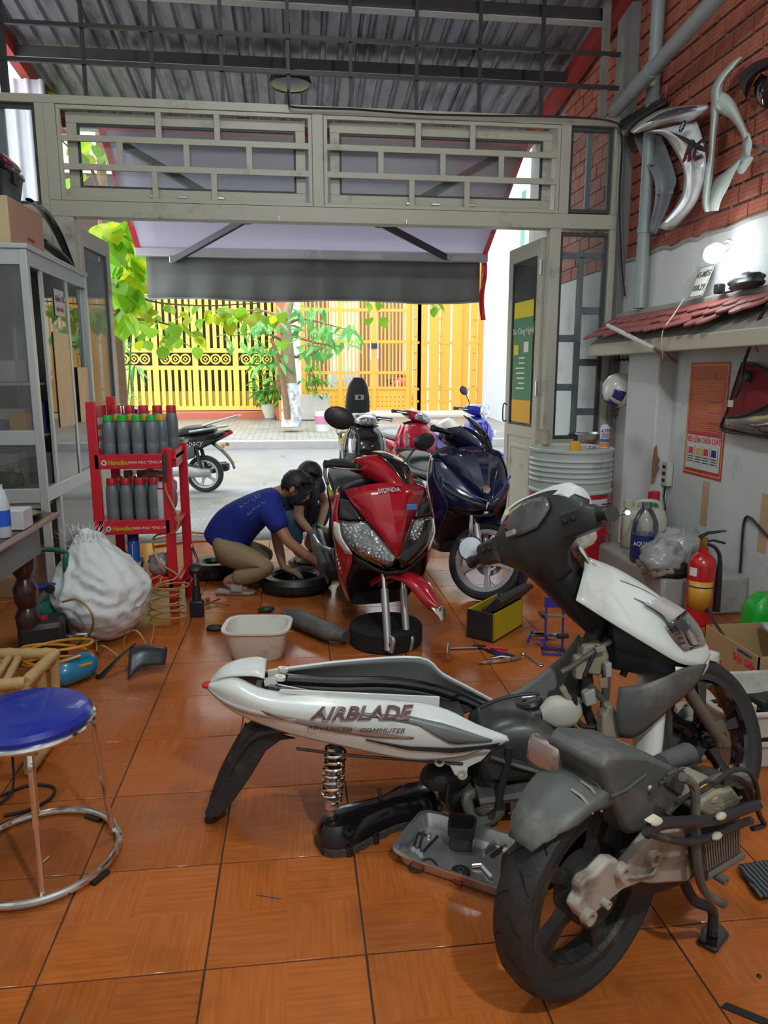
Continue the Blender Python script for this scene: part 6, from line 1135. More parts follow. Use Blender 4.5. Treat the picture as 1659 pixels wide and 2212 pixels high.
one('orange_hose', MB().tube([(bp_.x - .08 + .16 * math.cos(a), bp_.y + .13 + .1 * math.sin(a), .10 + .07 * math.sin(a * .33) + .012 * k / 6) for k, a in enumerate([.55 * j for j in range(34)])], .0075, 8, sm=3), mat('orange_hose', (.65, .28, .02), .35), 'orange hose looped over the blue gas cylinder', 'hose')
# bamboo seat ----------------------------------------------------------
bam = mat('bamboo', (.48, .32, .13), .5, var=.25, scale=5, bump=.15)
t = thing('bamboo_stool', 'low bamboo frame stool at the left edge behind the blue stool', 'stool', (0, 0, 0))
A, B_, C_, D_ = PZ(118, 1412, .36), PZ(0, 1412, .36), PZ(55, 1475, .36), PZ(-30, 1482, .36)
def culm(a, b, r=.022):
    a, b = V(a), V(b); pts = []; rr = []
    for k in range(13):
        pts.append(a.lerp(b, k / 12)); rr.append(r * (1.12 if k % 4 == 2 else 1))
    return MB().tube(pts, rr, 12)
for n_, a, b in (('top_rail', A, B_), ('top_rail', A, C_), ('top_rail', C_, D_)): obj(n_, culm(a, b), bam, t)
fA, fC, fB = V((A.x - .02, A.y, .0)), V((C_.x - .015, C_.y, 0)), PZ(30, 1480, 0)
for a, b in ((A, fA), (C_, fC), ((B_.x, B_.y, .36), (B_.x, B_.y, 0)), ((A + C_) / 2, (fA + fC) / 2 + V((0, 0, .0)))): obj('leg', culm(a, V(b) + V((0, 0, .012)), .018), bam, t)
obj('lower_rail', culm(fA + V((0, 0, .1)), fC + V((0, 0, .1)), .018), bam, t); obj('lower_rail', culm(fA + V((0, 0, .03)), fC + V((0, 0, .03)), .024), bam, t); obj('lower_rail', culm(V((B_.x, B_.y, .1)), fA + V((0, 0, .1)), .016), bam, t)
obj('seat_slat', culm(PZ(20, 1420, .35), PZ(-20, 1478, .35), .014), bam, t); obj('seat_slat', culm(PZ(40, 1420, .35), PZ(10, 1478, .35), .014), bam, t)
one('black_cable', MB().tube([PZ(-20, 1750, .006), PZ(25, 1710, .02), PZ(28, 1650, .1), PZ(22, 1600, .2)], .005, 6, sm=5).tube([PZ(0, 1720, .006), PZ(60, 1697, .006), PZ(115, 1700, .006), PZ(108, 1725, .006), PZ(60, 1750, .006), PZ(8, 1762, .006)], .005, 6, sm=5), black_plastic, 'thin black cable looped on the tiles by the blue stool', 'cable')
# blue stool -----------------------------------------------------------
t = thing('round_stool', 'round stool with shiny blue vinyl seat and chrome legs', 'stool', (-.80, 2.085, 0))
obj('seat_cushion', MB().lathe([(.001, .445), (.165, .445), (.178, .452), (.18, .465), (.168, .478), (.12, .486), (.001, .49)], 40), mat('blue_vinyl', (.008, .025, .32), .3, var=.06, coat=.4, bump=.05, bscale=30), t); obj('seat_rim', MB().ring(.18, .010, 44, 8, TR((0, 0, .443))), chrome, t); obj('under_plate', MB().lathe([(.16, .437), (.165, .446), (.001, .446)], 30), steel, t)
obj('base_ring', MB().ring(.225, .0115, 48, 10, TR((0, 0, .018))), chrome, t)
for k in range(4):
    a = rad(20 + 90 * k); c, s = math.cos(a), math.sin(a); obj('leg', MB().tube([(c * .11, s * .11, .43), (c * .155, s * .155, .428), (c * .172, s * .172, .40), (c * .18, s * .18, .36), (c * .205, s * .205, .06), (c * .215, s * .215, .03), (c * .226, s * .226, .02)], .008, 8, sm=3), chrome, t)
    obj('rubber_pad', MB().bb(.205, .245, -.03, .03, 0, .012, TR(rz=a + .7)), black_plastic, t)
one('straw_bit', MB().cyl(PZ(86, 1868, .004), PZ(106, 1850, .004), .003, n=6), mat('straw', (.5, .45, .3), .6), 'short pale straw on the tile inside the stool ring', 'straw')
# black fairing flap on the floor
p = PZ(290, 1472, 0); t = thing('plastic_cowl', 'bent black plastic cowl lying on the tiles by the sack', 'panel', (p.x, p.y, 0))
obj('panel', MB().patch([[(-.03, -.0, .01), (.03, .06, .05), (.13, .10, .04)], [(-.04, .10, .10), (.03, .13, .11), (.13, .17, .09)], [(-.05, .16, .11), (.02, .19, .11), (.11, .21, .08)]], 4), mat('slate_plastic', (.03, .036, .045), .3), t, sol=.008); obj('strap', MB().patch([[(-.05, .16, .11), (-.02, .17, .13)], [(-.10, .10, .08), (-.08, .08, .09)], [(-.17, .06, .02), (-.15, .03, .02)], [(-.2, .10, .006), (-.19, .05, .006)]], 3), black_plastic, t, sol=.006)
# white washtub
bx, by = -.225, 3.70; tubm = mat('white_tub', (.74, .73, .66), .35, var=.06, dirt=(.42, .38, .3), damt=.15)
def rr_(w, d, z, r=.5, n=32): return [(w * math.copysign(abs(math.cos(2 * PI * k / n)) ** r, math.cos(2 * PI * k / n)), d * math.copysign(abs(math.sin(2 * PI * k / n)) ** r, math.sin(2 * PI * k / n)), z) for k in range(n)]
t = thing('plastic_tub', 'empty white plastic tub on the tiles in front of the red scooter', 'tub', (bx, by - .02, 0), rad(-6)); obj('tub', MB().loft([rr_(.125, .10, .0), rr_(.135, .11, .012), rr_(.16, .135, .15), rr_(.178, .152, .155), rr_(.178, .152, .165), rr_(.158, .133, .163), rr_(.132, .107, .02), rr_(.02, .02, .015)]), tubm, t)
p = PZ(425, 1335, 0); t = thing('air_wrench', 'black air tool standing on its square base by the red stand', 'tool', (p.x, p.y + .04, 0)); obj('base', MB().bb(-.04, .04, -.035, .035, 0, .10), mat('tool_black', (.012, .014, .025), .35), t, bev=.008); obj('neck', MB().tube([(0, 0, .09), (.0, 0, .2), (0, .01, .27)], [.03, .02, .016], 12), black_plastic, t); obj('head', MB().lathe([(.03, 0), (.04, .02), (.04, .06), (.02, .07), (.001, .07)], 16, TR((0, .03, .25), rx=.4)), black_plastic, t); obj('spindle', MB().cyl((0, -.02, .2), (0, -.02, .27), .008), steel, t)
p = PZ(462, 1300, .02); t = thing('valve_key', 'small brass tee with hose tails on the tiles', 'fitting', p); brass = mat('brass', (.45, .27, .07), .3, .8); obj('stem', MB().cyl((-.06, 0, 0), (.1, -.03, -.01), .006, n=8), brass, t); obj('cross', MB().cyl((-.05, -.06, 0), (.03, .06, 0), .006, n=8), brass, t); obj('knob', MB().ball((-.04, .02, .01), .016, 10, 8), rc, t)
one('orange_ground_hose', MB().tube([PZ(330, 1165, .01), PZ(400, 1150, .01), PZ(440, 1152, .01), PZ(500, 1150, .01), PZ(560, 1152, .01)], .010, 8, sm=4).tube([PZ(330, 1180, .01), PZ(400, 1170, .01), PZ(450, 1168, .01), PZ(520, 1172, .01)], .010, 8, sm=4), mat('orange_hose2', (.65, .2, .04), .4), 'orange hose lying across the threshold behind the red stand', 'hose')
# ---------------------------------------------------------------- right wall and corner
RW = lambda px, py, off=0.0: PX(px, py, WX - off)
def wfr(p): return FR(p, (0, -1, 0), (0, 0, 1))
# little tiled eave on the wall
ev = thing('tiled_eave', 'small eave of red fish scale roof tiles on the right wall', 'eave', (0, 0, 0))
ex0, ex1, ez0, ez1 = WX, 2.40, 1.90, 1.70
obj('beam', MB().bb(ex1 + .02, ex1 + .10, 2.6, 5.95, 1.595, 1.69), mat('cream_beam', (.56, .53, .42), .8, var=.1, bump=.2), ev, bev=.008); obj('soffit', MB().bb(ex1 + .08, WX, 2.6, 5.95, 1.63, 1.68), plaster, ev); obj('ridge_mortar', MB().bb(WX - .07, WX, 2.6, 5.97, 1.885, 1.945), mortar, ev, bev=.015)
obj('bed', MB().add([(ex1 + .03, 2.6, 1.685), (WX, 2.6, 1.685), (WX, 2.6, 1.90), (ex1 + .03, 5.95, 1.685), (WX, 5.95, 1.685), (WX, 5.95, 1.90)], [(0, 1, 2), (3, 5, 4), (0, 2, 5, 3), (0, 3, 4, 1), (1, 4, 5, 2)]), mortar, ev)
scm = mat('red_scale_tile', (.30, .085, .075), .6, var=.2, scale=5, dirt=(.34, .22, .2), damt=.3, dscale=6); sl_ = math.atan2(ez0 - ez1, ex0 - ex1)
poly = [(-.066, 0), (.066, 0), (.068, .09)] + [(.068 * math.cos(a), .09 + .085 * math.sin(a)) for a in [PI * k / 8 for k in range(1, 8)]] + [(-.068, .09)]
sme = None
for r in range(3):
    for c in range(26):
        y = 5.88 - c * .132 - (.066 if r % 2 else 0)
        if y < 2.65: continue
        if r == 2 and (y < 4.15 or c in ()): continue
        if r == 1 and y < 3.75 and c % 3: continue
        if sme is None: o = obj('scale_tile', MB().ext(poly, .014), scm, ev, bev=.004, seg=1); sme = o.data
        else: o = obj('scale_tile', sme, None, ev); k = o.modifiers.new('bev', 'BEVEL'); k.width = .004; k.segments = 1; k.limit_method = 'ANGLE'
        u = .02 + r * .095; dx, dz = -math.cos(sl_), -math.sin(sl_)
        p = V((WX - .03 + dx * u, y + rnd.uniform(-.006, .006), 1.905 + dz * u + .012)); o.matrix_basis = FR(p, (0, 1, 0), (dx, 0, dz + .14)) @ TR(rx=rnd.uniform(-.05, .05), rz=rnd.uniform(-.03, .03))
# pipes
pvc = mat('grey_pvc', (.26, .30, .30), .4, var=.06)
t = thing('drain_pipe', 'vertical grey drain pipe running down the brick corner', 'pipe', (0, 0, 0)); py_ = RW(1398, 400, .07).y
obj('pipe', MB().cyl((WX - .07, py_, 1.95), (WX - .07, py_, 5.0), .048, n=20), pvc, t)
for z in (2.5, 3.4): obj('collar', MB().cyl((WX - .07, py_, z), (WX - .07, py_, z + .05), .054, n=20), pvc, t)
a, b = PX(1600, -60, 2.48), PY(1328, 240, 5.86); t = thing('diagonal_pipe', 'slanting grey pipe crossing in front of the brick wall', 'pipe', (0, 0, 0)); obj('pipe', MB().cyl(a, b, .05, n=20), pvc, t); m_ = a.lerp(b, .62); obj('socket_joint', MB().cyl(m_, a.lerp(b, .8), .057, n=20), pvc, t)
# fairings hung on the brick
def fair(name, rows, m, par, th=.006): return obj(name, MB().patch([[RW(*p) for p in r] for r in rows], 4), m, par, sol=th, ang=60)
wf = mat('hung_white_fairing', (.68, .68, .70), .2, var=.03, coat=.5); gf = mat('fairing_inside_grey', (.20, .21, .24), .45, var=.06); gx_ = mat('hung_pale_fairing', (.55, .62, .58), .25, coat=.4)
t = thing('front_fairing', 'white and grey scooter front fairing with black graphics hung on brick', 'fairing', (0, 0, 0))
fair('outer_leg', [[(1392, 284, .10), (1440, 276, .20), (1505, 262, .10)], [(1432, 292, .12), (1475, 300, .20), (1516, 296, .12)], [(1458, 325, .12), (1494, 335, .17), (1524, 335, .12)], [(1476, 365, .12), (1505, 375, .15), (1525, 375, .10)], [(1478, 398, .12), (1503, 407, .15), (1516, 408, .10)], [(1466, 438, .10), (1485, 446, .14), (1497, 448, .08)], [(1423, 492, .08), (1436, 496, .10), (1452, 497, .06)]], wf, t)
fair('cowl', [[(1361, 284, .14), (1368, 288, .16), (1375, 288, .14)], [(1380, 262, .12), (1390, 270, .20), (1405, 279, .14)], [(1425, 238, .12), (1435, 250, .22), (1450, 268, .16)], [(1475, 229, .10), (1482, 242, .19), (1490, 262, .14)], [(1530, 226, .06), (1529, 231, .10), (1526, 240, .08)]], wf, t)
fair('lamp_slot', [[(1396, 264, .225), (1402, 268, .225)], [(1430, 244, .24), (1440, 254, .24)], [(1465, 234, .22), (1472, 242, .22)], [(1505, 229, .17), (1506, 232, .17)]], mat('dark_lamp', (.06, .05, .08), .1, coat=.7), t)
fair('inner_leg', [[(1368, 294, .10), (1400, 290, .05), (1428, 292, .06)], [(1385, 338, .10), (1415, 330, .04), (1443, 330, .06)], [(1410, 380, .10), (1436, 378, .04), (1460, 385, .06)], [(1416, 420, .10), (1435, 418, .04), (1452, 418, .06)], [(1410, 460, .10), (1424, 460, .05), (1438, 458, .06)], [(1400, 500, .08), (1408, 504, .06), (1417, 506, .06)]], gf, t)
fair('black_duct', [[(1338, 262, .1), (1345, 290, .14), (1362, 300, .1)], [(1368, 244, .1), (1372, 258, .16), (1380, 268, .1)], [(1405, 222, .08), (1415, 232, .14), (1425, 240, .08)], [(1435, 213, .05), (1442, 218, .08), (1446, 226, .05)]], black_plastic, t)
for px in ((1408, 353), (1423, 416), (1450, 416)): obj('clip', MB().box(RW(*px, .09), (.02, .03, .025)), gf, t, bev=.003)
def onw(name, poly, off, m, par): return obj(name, MB().add([RW(*p, off) for p in poly] + [RW(*p, off - .004) for p in poly], [tuple(range(len(poly))), tuple(range(2 * len(poly) - 1, len(poly) - 1, -1))] + [(i, len(poly) + i, len(poly) + (i + 1) % len(poly), (i + 1) % len(poly)) for i in range(len(poly))]), m, par)
onw('graphic', [(1446, 283), (1480, 296), (1520, 316), (1526, 330), (1500, 322)], .215, mat('graphic_black', (.012, .012, .02), .3), t)
text('lettering', 'RC', .17, mat('graphic_black', (.012, .012, .02), .3), t, FR(RW(1496, 327, .215), (.0, -1, -.22), (0, 0, 1)), .002, shear=.4, bold=.004); text('lettering', 'RC', .17, redtrim, t, FR(RW(1494, 329, .210), (.0, -1, -.22), (0, 0, 1)), .002, shear=.4, bold=.004); text('lettering', 'PRO-EDITION', .035, mat('graphic_black', (.012, .012, .02), .3), t, FR(RW(1500, 342, .205), (0, -1, -.22), (0, 0, 1)), .001, shear=.3)
bd = FR(RW(1474, 273, .232), (0, -1, 0), (.25, 0, 1)); e = obj('round_emblem', MB().ring(.034, .003, 26, 6, bd), mat('graphic_black', (.012, .012, .02), .3), t); obj('emblem_disc', MB().lathe([(.028, 0), (.028, .002), (.001, .002)], 24, bd), mat('graphic_black', (.012, .012, .02), .3), e)
for k in range(3): obj('emblem_fork', MB().bb(-.003, .003, -.024, .024, .002, .004, bd @ TR(rz=k * PI / 3)), wf, e)
t = thing('side_fairing', 'pale white skeletal scooter side fairing hung right of the first', 'fairing', (0, 0, 0))
fair('spine', [[(1537, 225, .10), (1546, 224, .14), (1556, 228, .10)], [(1533, 290, .10), (1540, 290, .14), (1548, 290, .1)], [(1530, 330, .1), (1537, 332, .14), (1544, 335, .1)], [(1521, 385, .10), (1530, 386, .15), (1540, 384, .1)], [(1517, 435, .1), (1524, 436, .14), (1534, 430, .1)], [(1522, 457, .1), (1526, 458, .12), (1534, 456, .1)]], gx_, t)
fair('horn', [[(1537, 228, .1), (1550, 236, .15), (1566, 240, .1)], [(1536, 195, .1), (1549, 195, .15), (1562, 192, .1)], [(1552, 165, .09), (1562, 168, .13), (1572, 166, .09)], [(1575, 140, .07), (1582, 144, .10), (1588, 146, .07)], [(1596, 124, .05), (1600, 124, .06), (1604, 122, .05)]], gx_, t)
fair('shoulder', [[(1556, 196, .1), (1550, 220, .15), (1548, 243, .1)], [(1572, 204, .1), (1566, 225, .15), (1560, 246, .1)], [(1590, 225, .1), (1583, 240, .15), (1577, 256, .1)], [(1606, 262, .1), (1602, 272, .14), (1596, 280, .1)], [(1618, 290, .1), (1612, 296, .13), (1606, 302, .1)]], gx_, t)
fair('arm', [[(1606, 285, .1), (1618, 288, .12)], [(1605, 310, .1), (1624, 312, .12)], [(1604, 330, .1), (1620, 335, .12)], [(1590, 355, .1), (1627, 342, .12)], [(1594, 370, .1), (1610, 368, .12)], [(1600, 376, .1), (1606, 374, .11)]], gx_, t)
fair('wedge', [[(1590, 352, .1), (1600, 345, .12)], [(1565, 372, .1), (1585, 375, .13)], [(1545, 390, .1), (1572, 405, .13)], [(1528, 420, .1), (1558, 430, .13)], [(1524, 457, .1), (1551, 455, .12)]], gx_, t)
obj('stay', MB().bar(RW(1622, 315, .08), RW(1662, 322, .08), .02), steel, t)
t = thing('black_cowl', 'black plastic cowl hung on brick at the right edge', 'fairing', (0, 0, 0)); fair('ring_part', [[(1600, 190, .08), (1606, 200, .12), (1612, 212, .08)], [(1598, 165, .08), (1612, 172, .14), (1622, 185, .08)], [(1625, 138, .08), (1632, 150, .14), (1638, 160, .08)], [(1665, 122, .08), (1665, 135, .14), (1665, 148, .08)]], black_plastic, t); fair('scoop', [[(1625, 200, .08), (1640, 225, .14), (1665, 240, .08)], [(1630, 180, .1), (1645, 195, .18), (1665, 200, .1)], [(1645, 158, .08), (1655, 165, .12), (1665, 165, .08)]], black_gloss, t)
for px in ((1420, 240), (1568, 225), (1632, 160)): pass
# plate, hooks, helmet, poster
pb = RW(1513, 612, .08); t = thing('number_plate', 'white number plate leaning under the glowing bulb on the eave', 'number plate', (WX - .075, pb.y, 1.945), rot=(0, 0, 0)); PM = FR((0, 0, .10), (0, -1, 0), (.35, 0, 1))
obj('plate', MB().bb(-.085, .085, -.105, .105, -.003, 0, PM), mat('plate_white', (.62, .62, .58), .4), t, bev=.006); inkm = mat('plate_ink', (.06, .06, .04), .6)
text('lettering', '43-MĐ5', .058, inkm, t, PM @ TR((0, .045, .001)), bold=.001, sx=.8); text('lettering', '008.29', .058, inkm, t, PM @ TR((0, -.045, .001)), bold=.001, sx=.9)
obj('border', MB().tube([PM @ V(q) for q in ((-.08, -.1, .001), (.08, -.1, .001), (.08, .1, .001), (-.08, .1, .001))], .002, 5, closed=True), inkm, t)
t = thing('black_adapter', 'black cable bundle and charger lying on the eave ridge', 'cable', RW(1620, 612, .08)); obj('bundle', lump((-.02, 0, -.03), (.05, .16, .05), seed=41), black_plastic, t); obj('plug', MB().box((-.02, .28, .0), (.05, .06, .06)), black_plastic, t, bev=.01); obj('lead', MB().tube([(0, .28, -.02), (-.02, .2, -.03), (0, .1, -.02)], .008, 6, sm=4), black_plastic, t)
one('white_lamp_tube', MB().cyl(PX(1313, 703, 2.36), PX(1412, 752, 2.36), .016, n=12), mat('tube_white', (.66, .68, .66), .4), 'white fluorescent style rod fixed across the tiled eave', 'lamp tube'); one('rod_holder', MB().cyl(PX(1412, 752, 2.36), PX(1462, 782, 2.52), .012, n=10), bark, 'brown stick holding the white rod on the eave', 'stick')
one('white_wire', MB().tube([PX(1478, 645, 2.62), PX(1455, 680, 2.45), PX(1432, 715, 2.36), PX(1430, 750, 2.36), PX(1432, 775, 2.40)], .004, 6, sm=4), mat('wire_white', (.6, .56, .45), .6), 'thin white wire hanging over the tiled eave', 'wire')
t = thing('hook_rack', 'black wire hook rack on the wall beside the pilaster', 'hook rack', (0, 0, 0)); hr0, hr1 = RW(1312, 778, .03), RW(1392, 778, .03); hz = hr0.z
obj('bar', MB().bar((WX - .01, hr0.y, hz), (WX - .01, hr1.y, hz), .012), dark_metal, t); 
for k in range(9): y = hr0.y + (hr1.y - hr0.y) * (k + .5) / 9; obj('hook', MB().tube([(WX - .012, y, hz + .025), (WX - .02, y, hz), (WX - .04, y, hz - .012), (WX - .05, y, hz + .01)], .004, 6, sm=3), dark_metal, t)
hc = RW(1335, 842, .13); t = thing('helmet', 'white and blue half helmet hanging from the hook rack', 'helmet', hc, rot=(0, rad(-78), rad(8)))
hp = [(.001, .125), (.05, .118), (.09, .09), (.115, .045), (.124, 0), (.126, -.05), (.118, -.055), (.11, -.05)]
obj('shell', MB().lathe(hp, 30, TR(s=(1.12, 1, 1))), mat('helmet_white', (.68, .66, .58), .25, coat=.5), t); bl = mat('helmet_blue', (.02, .025, .2), .25, coat=.4)
def hpatch(name, a0, a1, i0, i1, m):
    rows = []
    for i in range(i0, i1 + 1):
        r, z = hp[i]; rows.append([((r + .003) * 1.12 * math.cos(a0 + (a1 - a0) * k / 8), (r + .003) * math.sin(a0 + (a1 - a0) * k / 8), z + .002) for k in range(9)])
    return obj(name, MB().grid(rows), m, t, sol=.002)
hpatch('blue_stripe', 1.4, 2.6, 1, 5, bl); hpatch('blue_vent', 3.0, 3.7, 2, 4, bl); hpatch('blue_vent', 4.0, 4.6, 2, 4, bl)
obj('strap', MB().tube([(.0, .12, -.05), (.04, .06, -.13), (.09, .0, -.16), (.04, -.07, -.13), (0, -.12, -.05)], .008, 6, sm=4), black_plastic, t); obj('strap_tail', MB().tube([(-.13, 0, -.04), (-.17, .01, -.05), (-.2, 0, -.04)], .01, 6, sm=3), black_plastic, t); obj('rim_trim', MB().ring(.122, .006, 30, 6, TR((0, 0, -.052), s=(1.1, 1, 1))), black_plastic, t)
t = thing('fire_notice', 'red fire regulation poster with a picture panel on the right wall', 'poster', (0, 0, 0)); y0, y1, pz0, pz1 = 4.835, 4.368, .765, 1.527
red_p = mat('poster_red', (.50, .035, .05), .25, var=.3, scale=2, coat=.3); goldp = mat('poster_gold', (.75, .42, .05), .4)
Bx = lambda u0, u1, v0, v1, off: MB().bb(WX - off - .001, WX - off, y0 + (y1 - y0) * u1, y0 + (y1 - y0) * u0, pz0 + (pz1 - pz0) * v0, pz0 + (pz1 - pz0) * v1)
sh_ = obj('sheet', Bx(0, 1, 0, 1, .003), red_p, t); pn = obj('picture_panel', Bx(.05, .93, .06, .36, .0045), mat('poster_panel', (.62, .66, .64), .3), t)
P3 = lambda u, v: FR((WX - .0065, y0 + (y1 - y0) * u, pz0 + (pz1 - pz0) * v), (0, -1, 0), (0, 0, 1))
text('lettering', 'TIÊU LỆNH CHỮA CHÁY', .052, redtrim, t, P3(.49, .32), sx=.72, bold=.001); text('lettering', 'NỘI QUY', .042, goldp, t, P3(.5, .895)); text('lettering', 'PHÒNG CHÁY CHỮA CHÁY', .024, goldp, t, P3(.5, .86))
for k in range(24): obj('print_line', Bx(.1, .9 - (.35 if k % 5 == 4 else .0) - .03 * rnd.random(), .826 - k * .0185, .8305 - k * .0185, .0045), goldp, t)
for k in range(5): obj('divider', Bx(.08 + .2 * k, .085 + .2 * k, .1, .27, .006), black_plastic, pn)
for k, c in enumerate((redtrim, goldp, redtrim, bl)): obj('pictogram', Bx(.12 + .2 * k, .24 + .2 * k, .19, .25, .006), c, pn)
for k in range(4):
    for j in range(3): obj('print_line', Bx(.11 + .2 * k, .25 + .2 * k, .165 - j * .022, .173 - j * .022, .006), black_plastic, pn)
for v in (.025, .975): obj('gold_border', Bx(.03, .97, v - .005, v + .005, .0045), goldp, t)
for u in (.03, .97): obj('gold_border', Bx(u - .008, u + .008, .03, .97, .0045), goldp, t)
# red tool roll
bagm = mat('red_canvas', (.22, .012, .022), .8, var=.25, bump=.3, bscale=200); t = thing('tool_roll', 'dark red canvas tool roll with clear pockets hung by the poster', 'tool roll', (0, 0, 0))
fair('canvas', [[(1602, 785, .04), (1640, 790, .05), (1680, 800, .04), (1720, 790, .04)], [(1590, 830, .05), (1635, 832, .08), (1680, 835, .06), (1725, 830, .05)], [(1575, 885, .05), (1625, 888, .09), (1680, 892, .07), (1735, 890, .05)], [(1560, 925, .04), (1615, 937, .06), (1675, 948, .06), (1740, 950, .04)]], bagm, t, .012)
fair('clear_pocket', [[(1570, 898, .075), (1615, 892, .115), (1662, 872, .10), (1720, 850, .09)], [(1562, 922, .06), (1615, 934, .085), (1662, 942, .085), (1735, 946, .07)]], glass('pocket_film', (.85, .75, .75), .25, .12, .15), t, .004)
obj('edge_binding', MB().tube([RW(*q) for q in ((1604, 784, .05), (1588, 832, .055), (1572, 885, .055), (1557, 922, .05), (1570, 932, .05), (1615, 938, .07), (1665, 946, .07), (1700, 948, .06))], .009, 8, sm=4), black_plastic, t); obj('edge_binding', MB().tube([RW(*q) for q in ((1566, 900, .08), (1590, 900, .10), (1620, 892, .12), (1662, 874, .11))], .008, 8, sm=4), black_plastic, t); obj('edge_binding', MB().tube([RW(*q) for q in ((1604, 784, .05), (1625, 785, .06), (1650, 797, .06), (1680, 800, .05))], .008, 8, sm=4), black_plastic, t)
obj('label_patch', MB().patch([[RW(1606, 798, .09), RW(1622, 800, .09)], [RW(1602, 822, .095), RW(1621, 826, .095)]], 2), black_plastic, t, sol=.003)
for k in range(4): obj('tool_glint', MB().tube([RW(1612 + k * 12, 900 - k * 4, .07), RW(1610 + k * 12, 932, .07)], .006, 6), steel, t)
t = thing('hanging_cable', 'black cable with a white plug hanging over the red tool roll', 'cable', (0, 0, 0)); obj('cord', MB().tube([PX(1662, 655, 2.5), PX(1640, 690, 2.5), PX(1625, 735, 2.52), PX(1607, 785, 2.58), PX(1600, 830, 2.58), PX(1588, 858, 2.58)], .009, 8, sm=5), black_plastic, t); obj('plug', MB().box(PX(1578, 872, 2.58), (.02, .03, .04)), mat('plug_white', (.62, .6, .52), .5), t, bev=.003); obj('red_wire', MB().tube([PX(1662, 690, 2.5), PX(1638, 715, 2.48), PX(1632, 745, 2.46), PX(1638, 760, 2.46)], .004, 6, sm=4), redbeam, t)
sk_ = RW(1446, 1022, .0); t = thing('wall_socket', 'white surface mounted socket beside the pilaster', 'socket', (WX - .025, 5.02, sk_.z)); obj('box', MB().bb(-.025, .02, -.05, .05, -.09, .09), mat('socket_white', (.6, .59, .52), .5), t, bev=.006)
for k in (-.05, 0, .05): obj('outlet', MB().bb(-.028, -.024, -.02, .02, k - .012, k + .012), dark_metal, t)
one('socket_lead', MB().tube([RW(1437, 1050, .04), RW(1434, 1075, .03), RW(1437, 1095, .03), RW(1435, 1115, .03), RW(1437, 1180, .02)], .006, 6, sm=4), black_plastic, 'black lead hanging below the wall socket', 'cable')
one('wall_cable', MB().tube([RW(1668, 1160, .01), RW(1655, 1155, .01), RW(1620, 1118, .015), RW(1608, 1125, .015), RW(1603, 1170, .02), RW(1598, 1240, .02), RW(1588, 1300, .02), RW(1583, 1330, .02), RW(1582, 1420, .02)], .008, 8, sm=5), black_plastic, 'black cable looped over a nail on the right wall', 'cable')
for px in ((1480, 980, 1525, 'c'), (1655, 1060, 1200, 'd')): pass
tan = mat('tan_tape', (.55, .36, .22), .8, var=.2)
one('tape_strip', MB().bb(WX - .003, WX - .001, RW(1530, 1090).y, RW(1516, 1090).y, RW(1520, 1135).z, RW(1520, 1038).z), tan, 'vertical tan tape mark below the poster', 'tape'); one('tape_strip', MB().bb(WX - .003, WX - .001, RW(1662, 1120).y, RW(1642, 1120).y, RW(1650, 1195).z, RW(1650, 1065).z), tan, 'vertical tan tape mark near the right edge', 'tape')
# ---------------------------------------------------------------- corner: drum and what stands by it
bw = mat('drum_white', (.50, .56, .53), .35, var=.05, dirt=(.25, .26, .24), damt=.12); br_ = mat('drum_red', (.50, .012, .025), .3, var=.05)
t = thing('oil_drum', 'ribbed oil drum, pale grey above and red below', 'drum', (2.015, 5.17, 0)); R_b = .295
pf = [(R_b - .01, .60), (R_b + .008, .605), (R_b + .008, .62), (R_b, .63)]
for k in range(5):
    z = .68 + k * .037; pf += [(R_b, z), (R_b + .009, z + .009), (R_b + .009, z + .014), (R_b, z + .024)]
pf += [(R_b, .895), (R_b + .011, .90), (R_b + .012, .918), (R_b + .004, .922), (R_b - .008, .905), (.001, .905)]
obj('upper_body', MB().lathe(pf, 48), bw, t); obj('lower_body', MB().lathe([(R_b, 0), (R_b + .008, .01), (R_b, .03), (R_b, .28), (R_b + .012, .30), (R_b, .32), (R_b, .60)], 48), br_, t); lb_ = 48
lab_ = obj('label', MB().add([( (R_b + .003) * math.cos(a), (R_b + .003) * math.sin(a), z) for z in (.40, .57) for a in [rad(-88 + 6 * k) for k in range(8)]], [(k, k + 1, k + 9, k + 8) for k in range(7)]), mat('drum_label', (.55, .57, .55), .4), t, sol=.001)
WMk = FR(V((math.cos(rad(-78)), math.sin(rad(-78)), 0)) * (R_b + .006) + V((0, 0, .52)), (math.sin(rad(78)), math.cos(rad(78)), 0), (0, 0, 1)); obj('wing_mark', MB().ext([(-.03, -.01), (.02, -.012), (.012, .0), (.026, .006), (.02, .012), (.034, .022), (-.004, .018), (-.018, .008)], .001, WMk), redtrim, lab_)
for k in range(4): obj('print_line', MB().bb(.05, .05 + .08 - .01 * k, -.03 - .02 * k + .05, -.022 - .02 * k + .05, 0, .001, FR(V((math.cos(rad(-72)), math.sin(rad(-72)), 0)) * (R_b + .005) + V((0, 0, .51)), (math.sin(rad(72)), math.cos(rad(72)), 0), (0, 0, 1))), black_plastic, lab_)
dz = .907
p = PZ(1172, 962, dz); t = thing('stone_mug', 'speckled beige mug standing on the drum', 'mug', p); obj('mug', MB().lathe([(.035, 0), (.045, .01), (.052, .07), (.045, .11), (.05, .125), (.042, .125), (.04, .03), (.001, .03)], 22), mat('stoneware', (.45, .37, .27), .5, var=.25, scale=12), t)
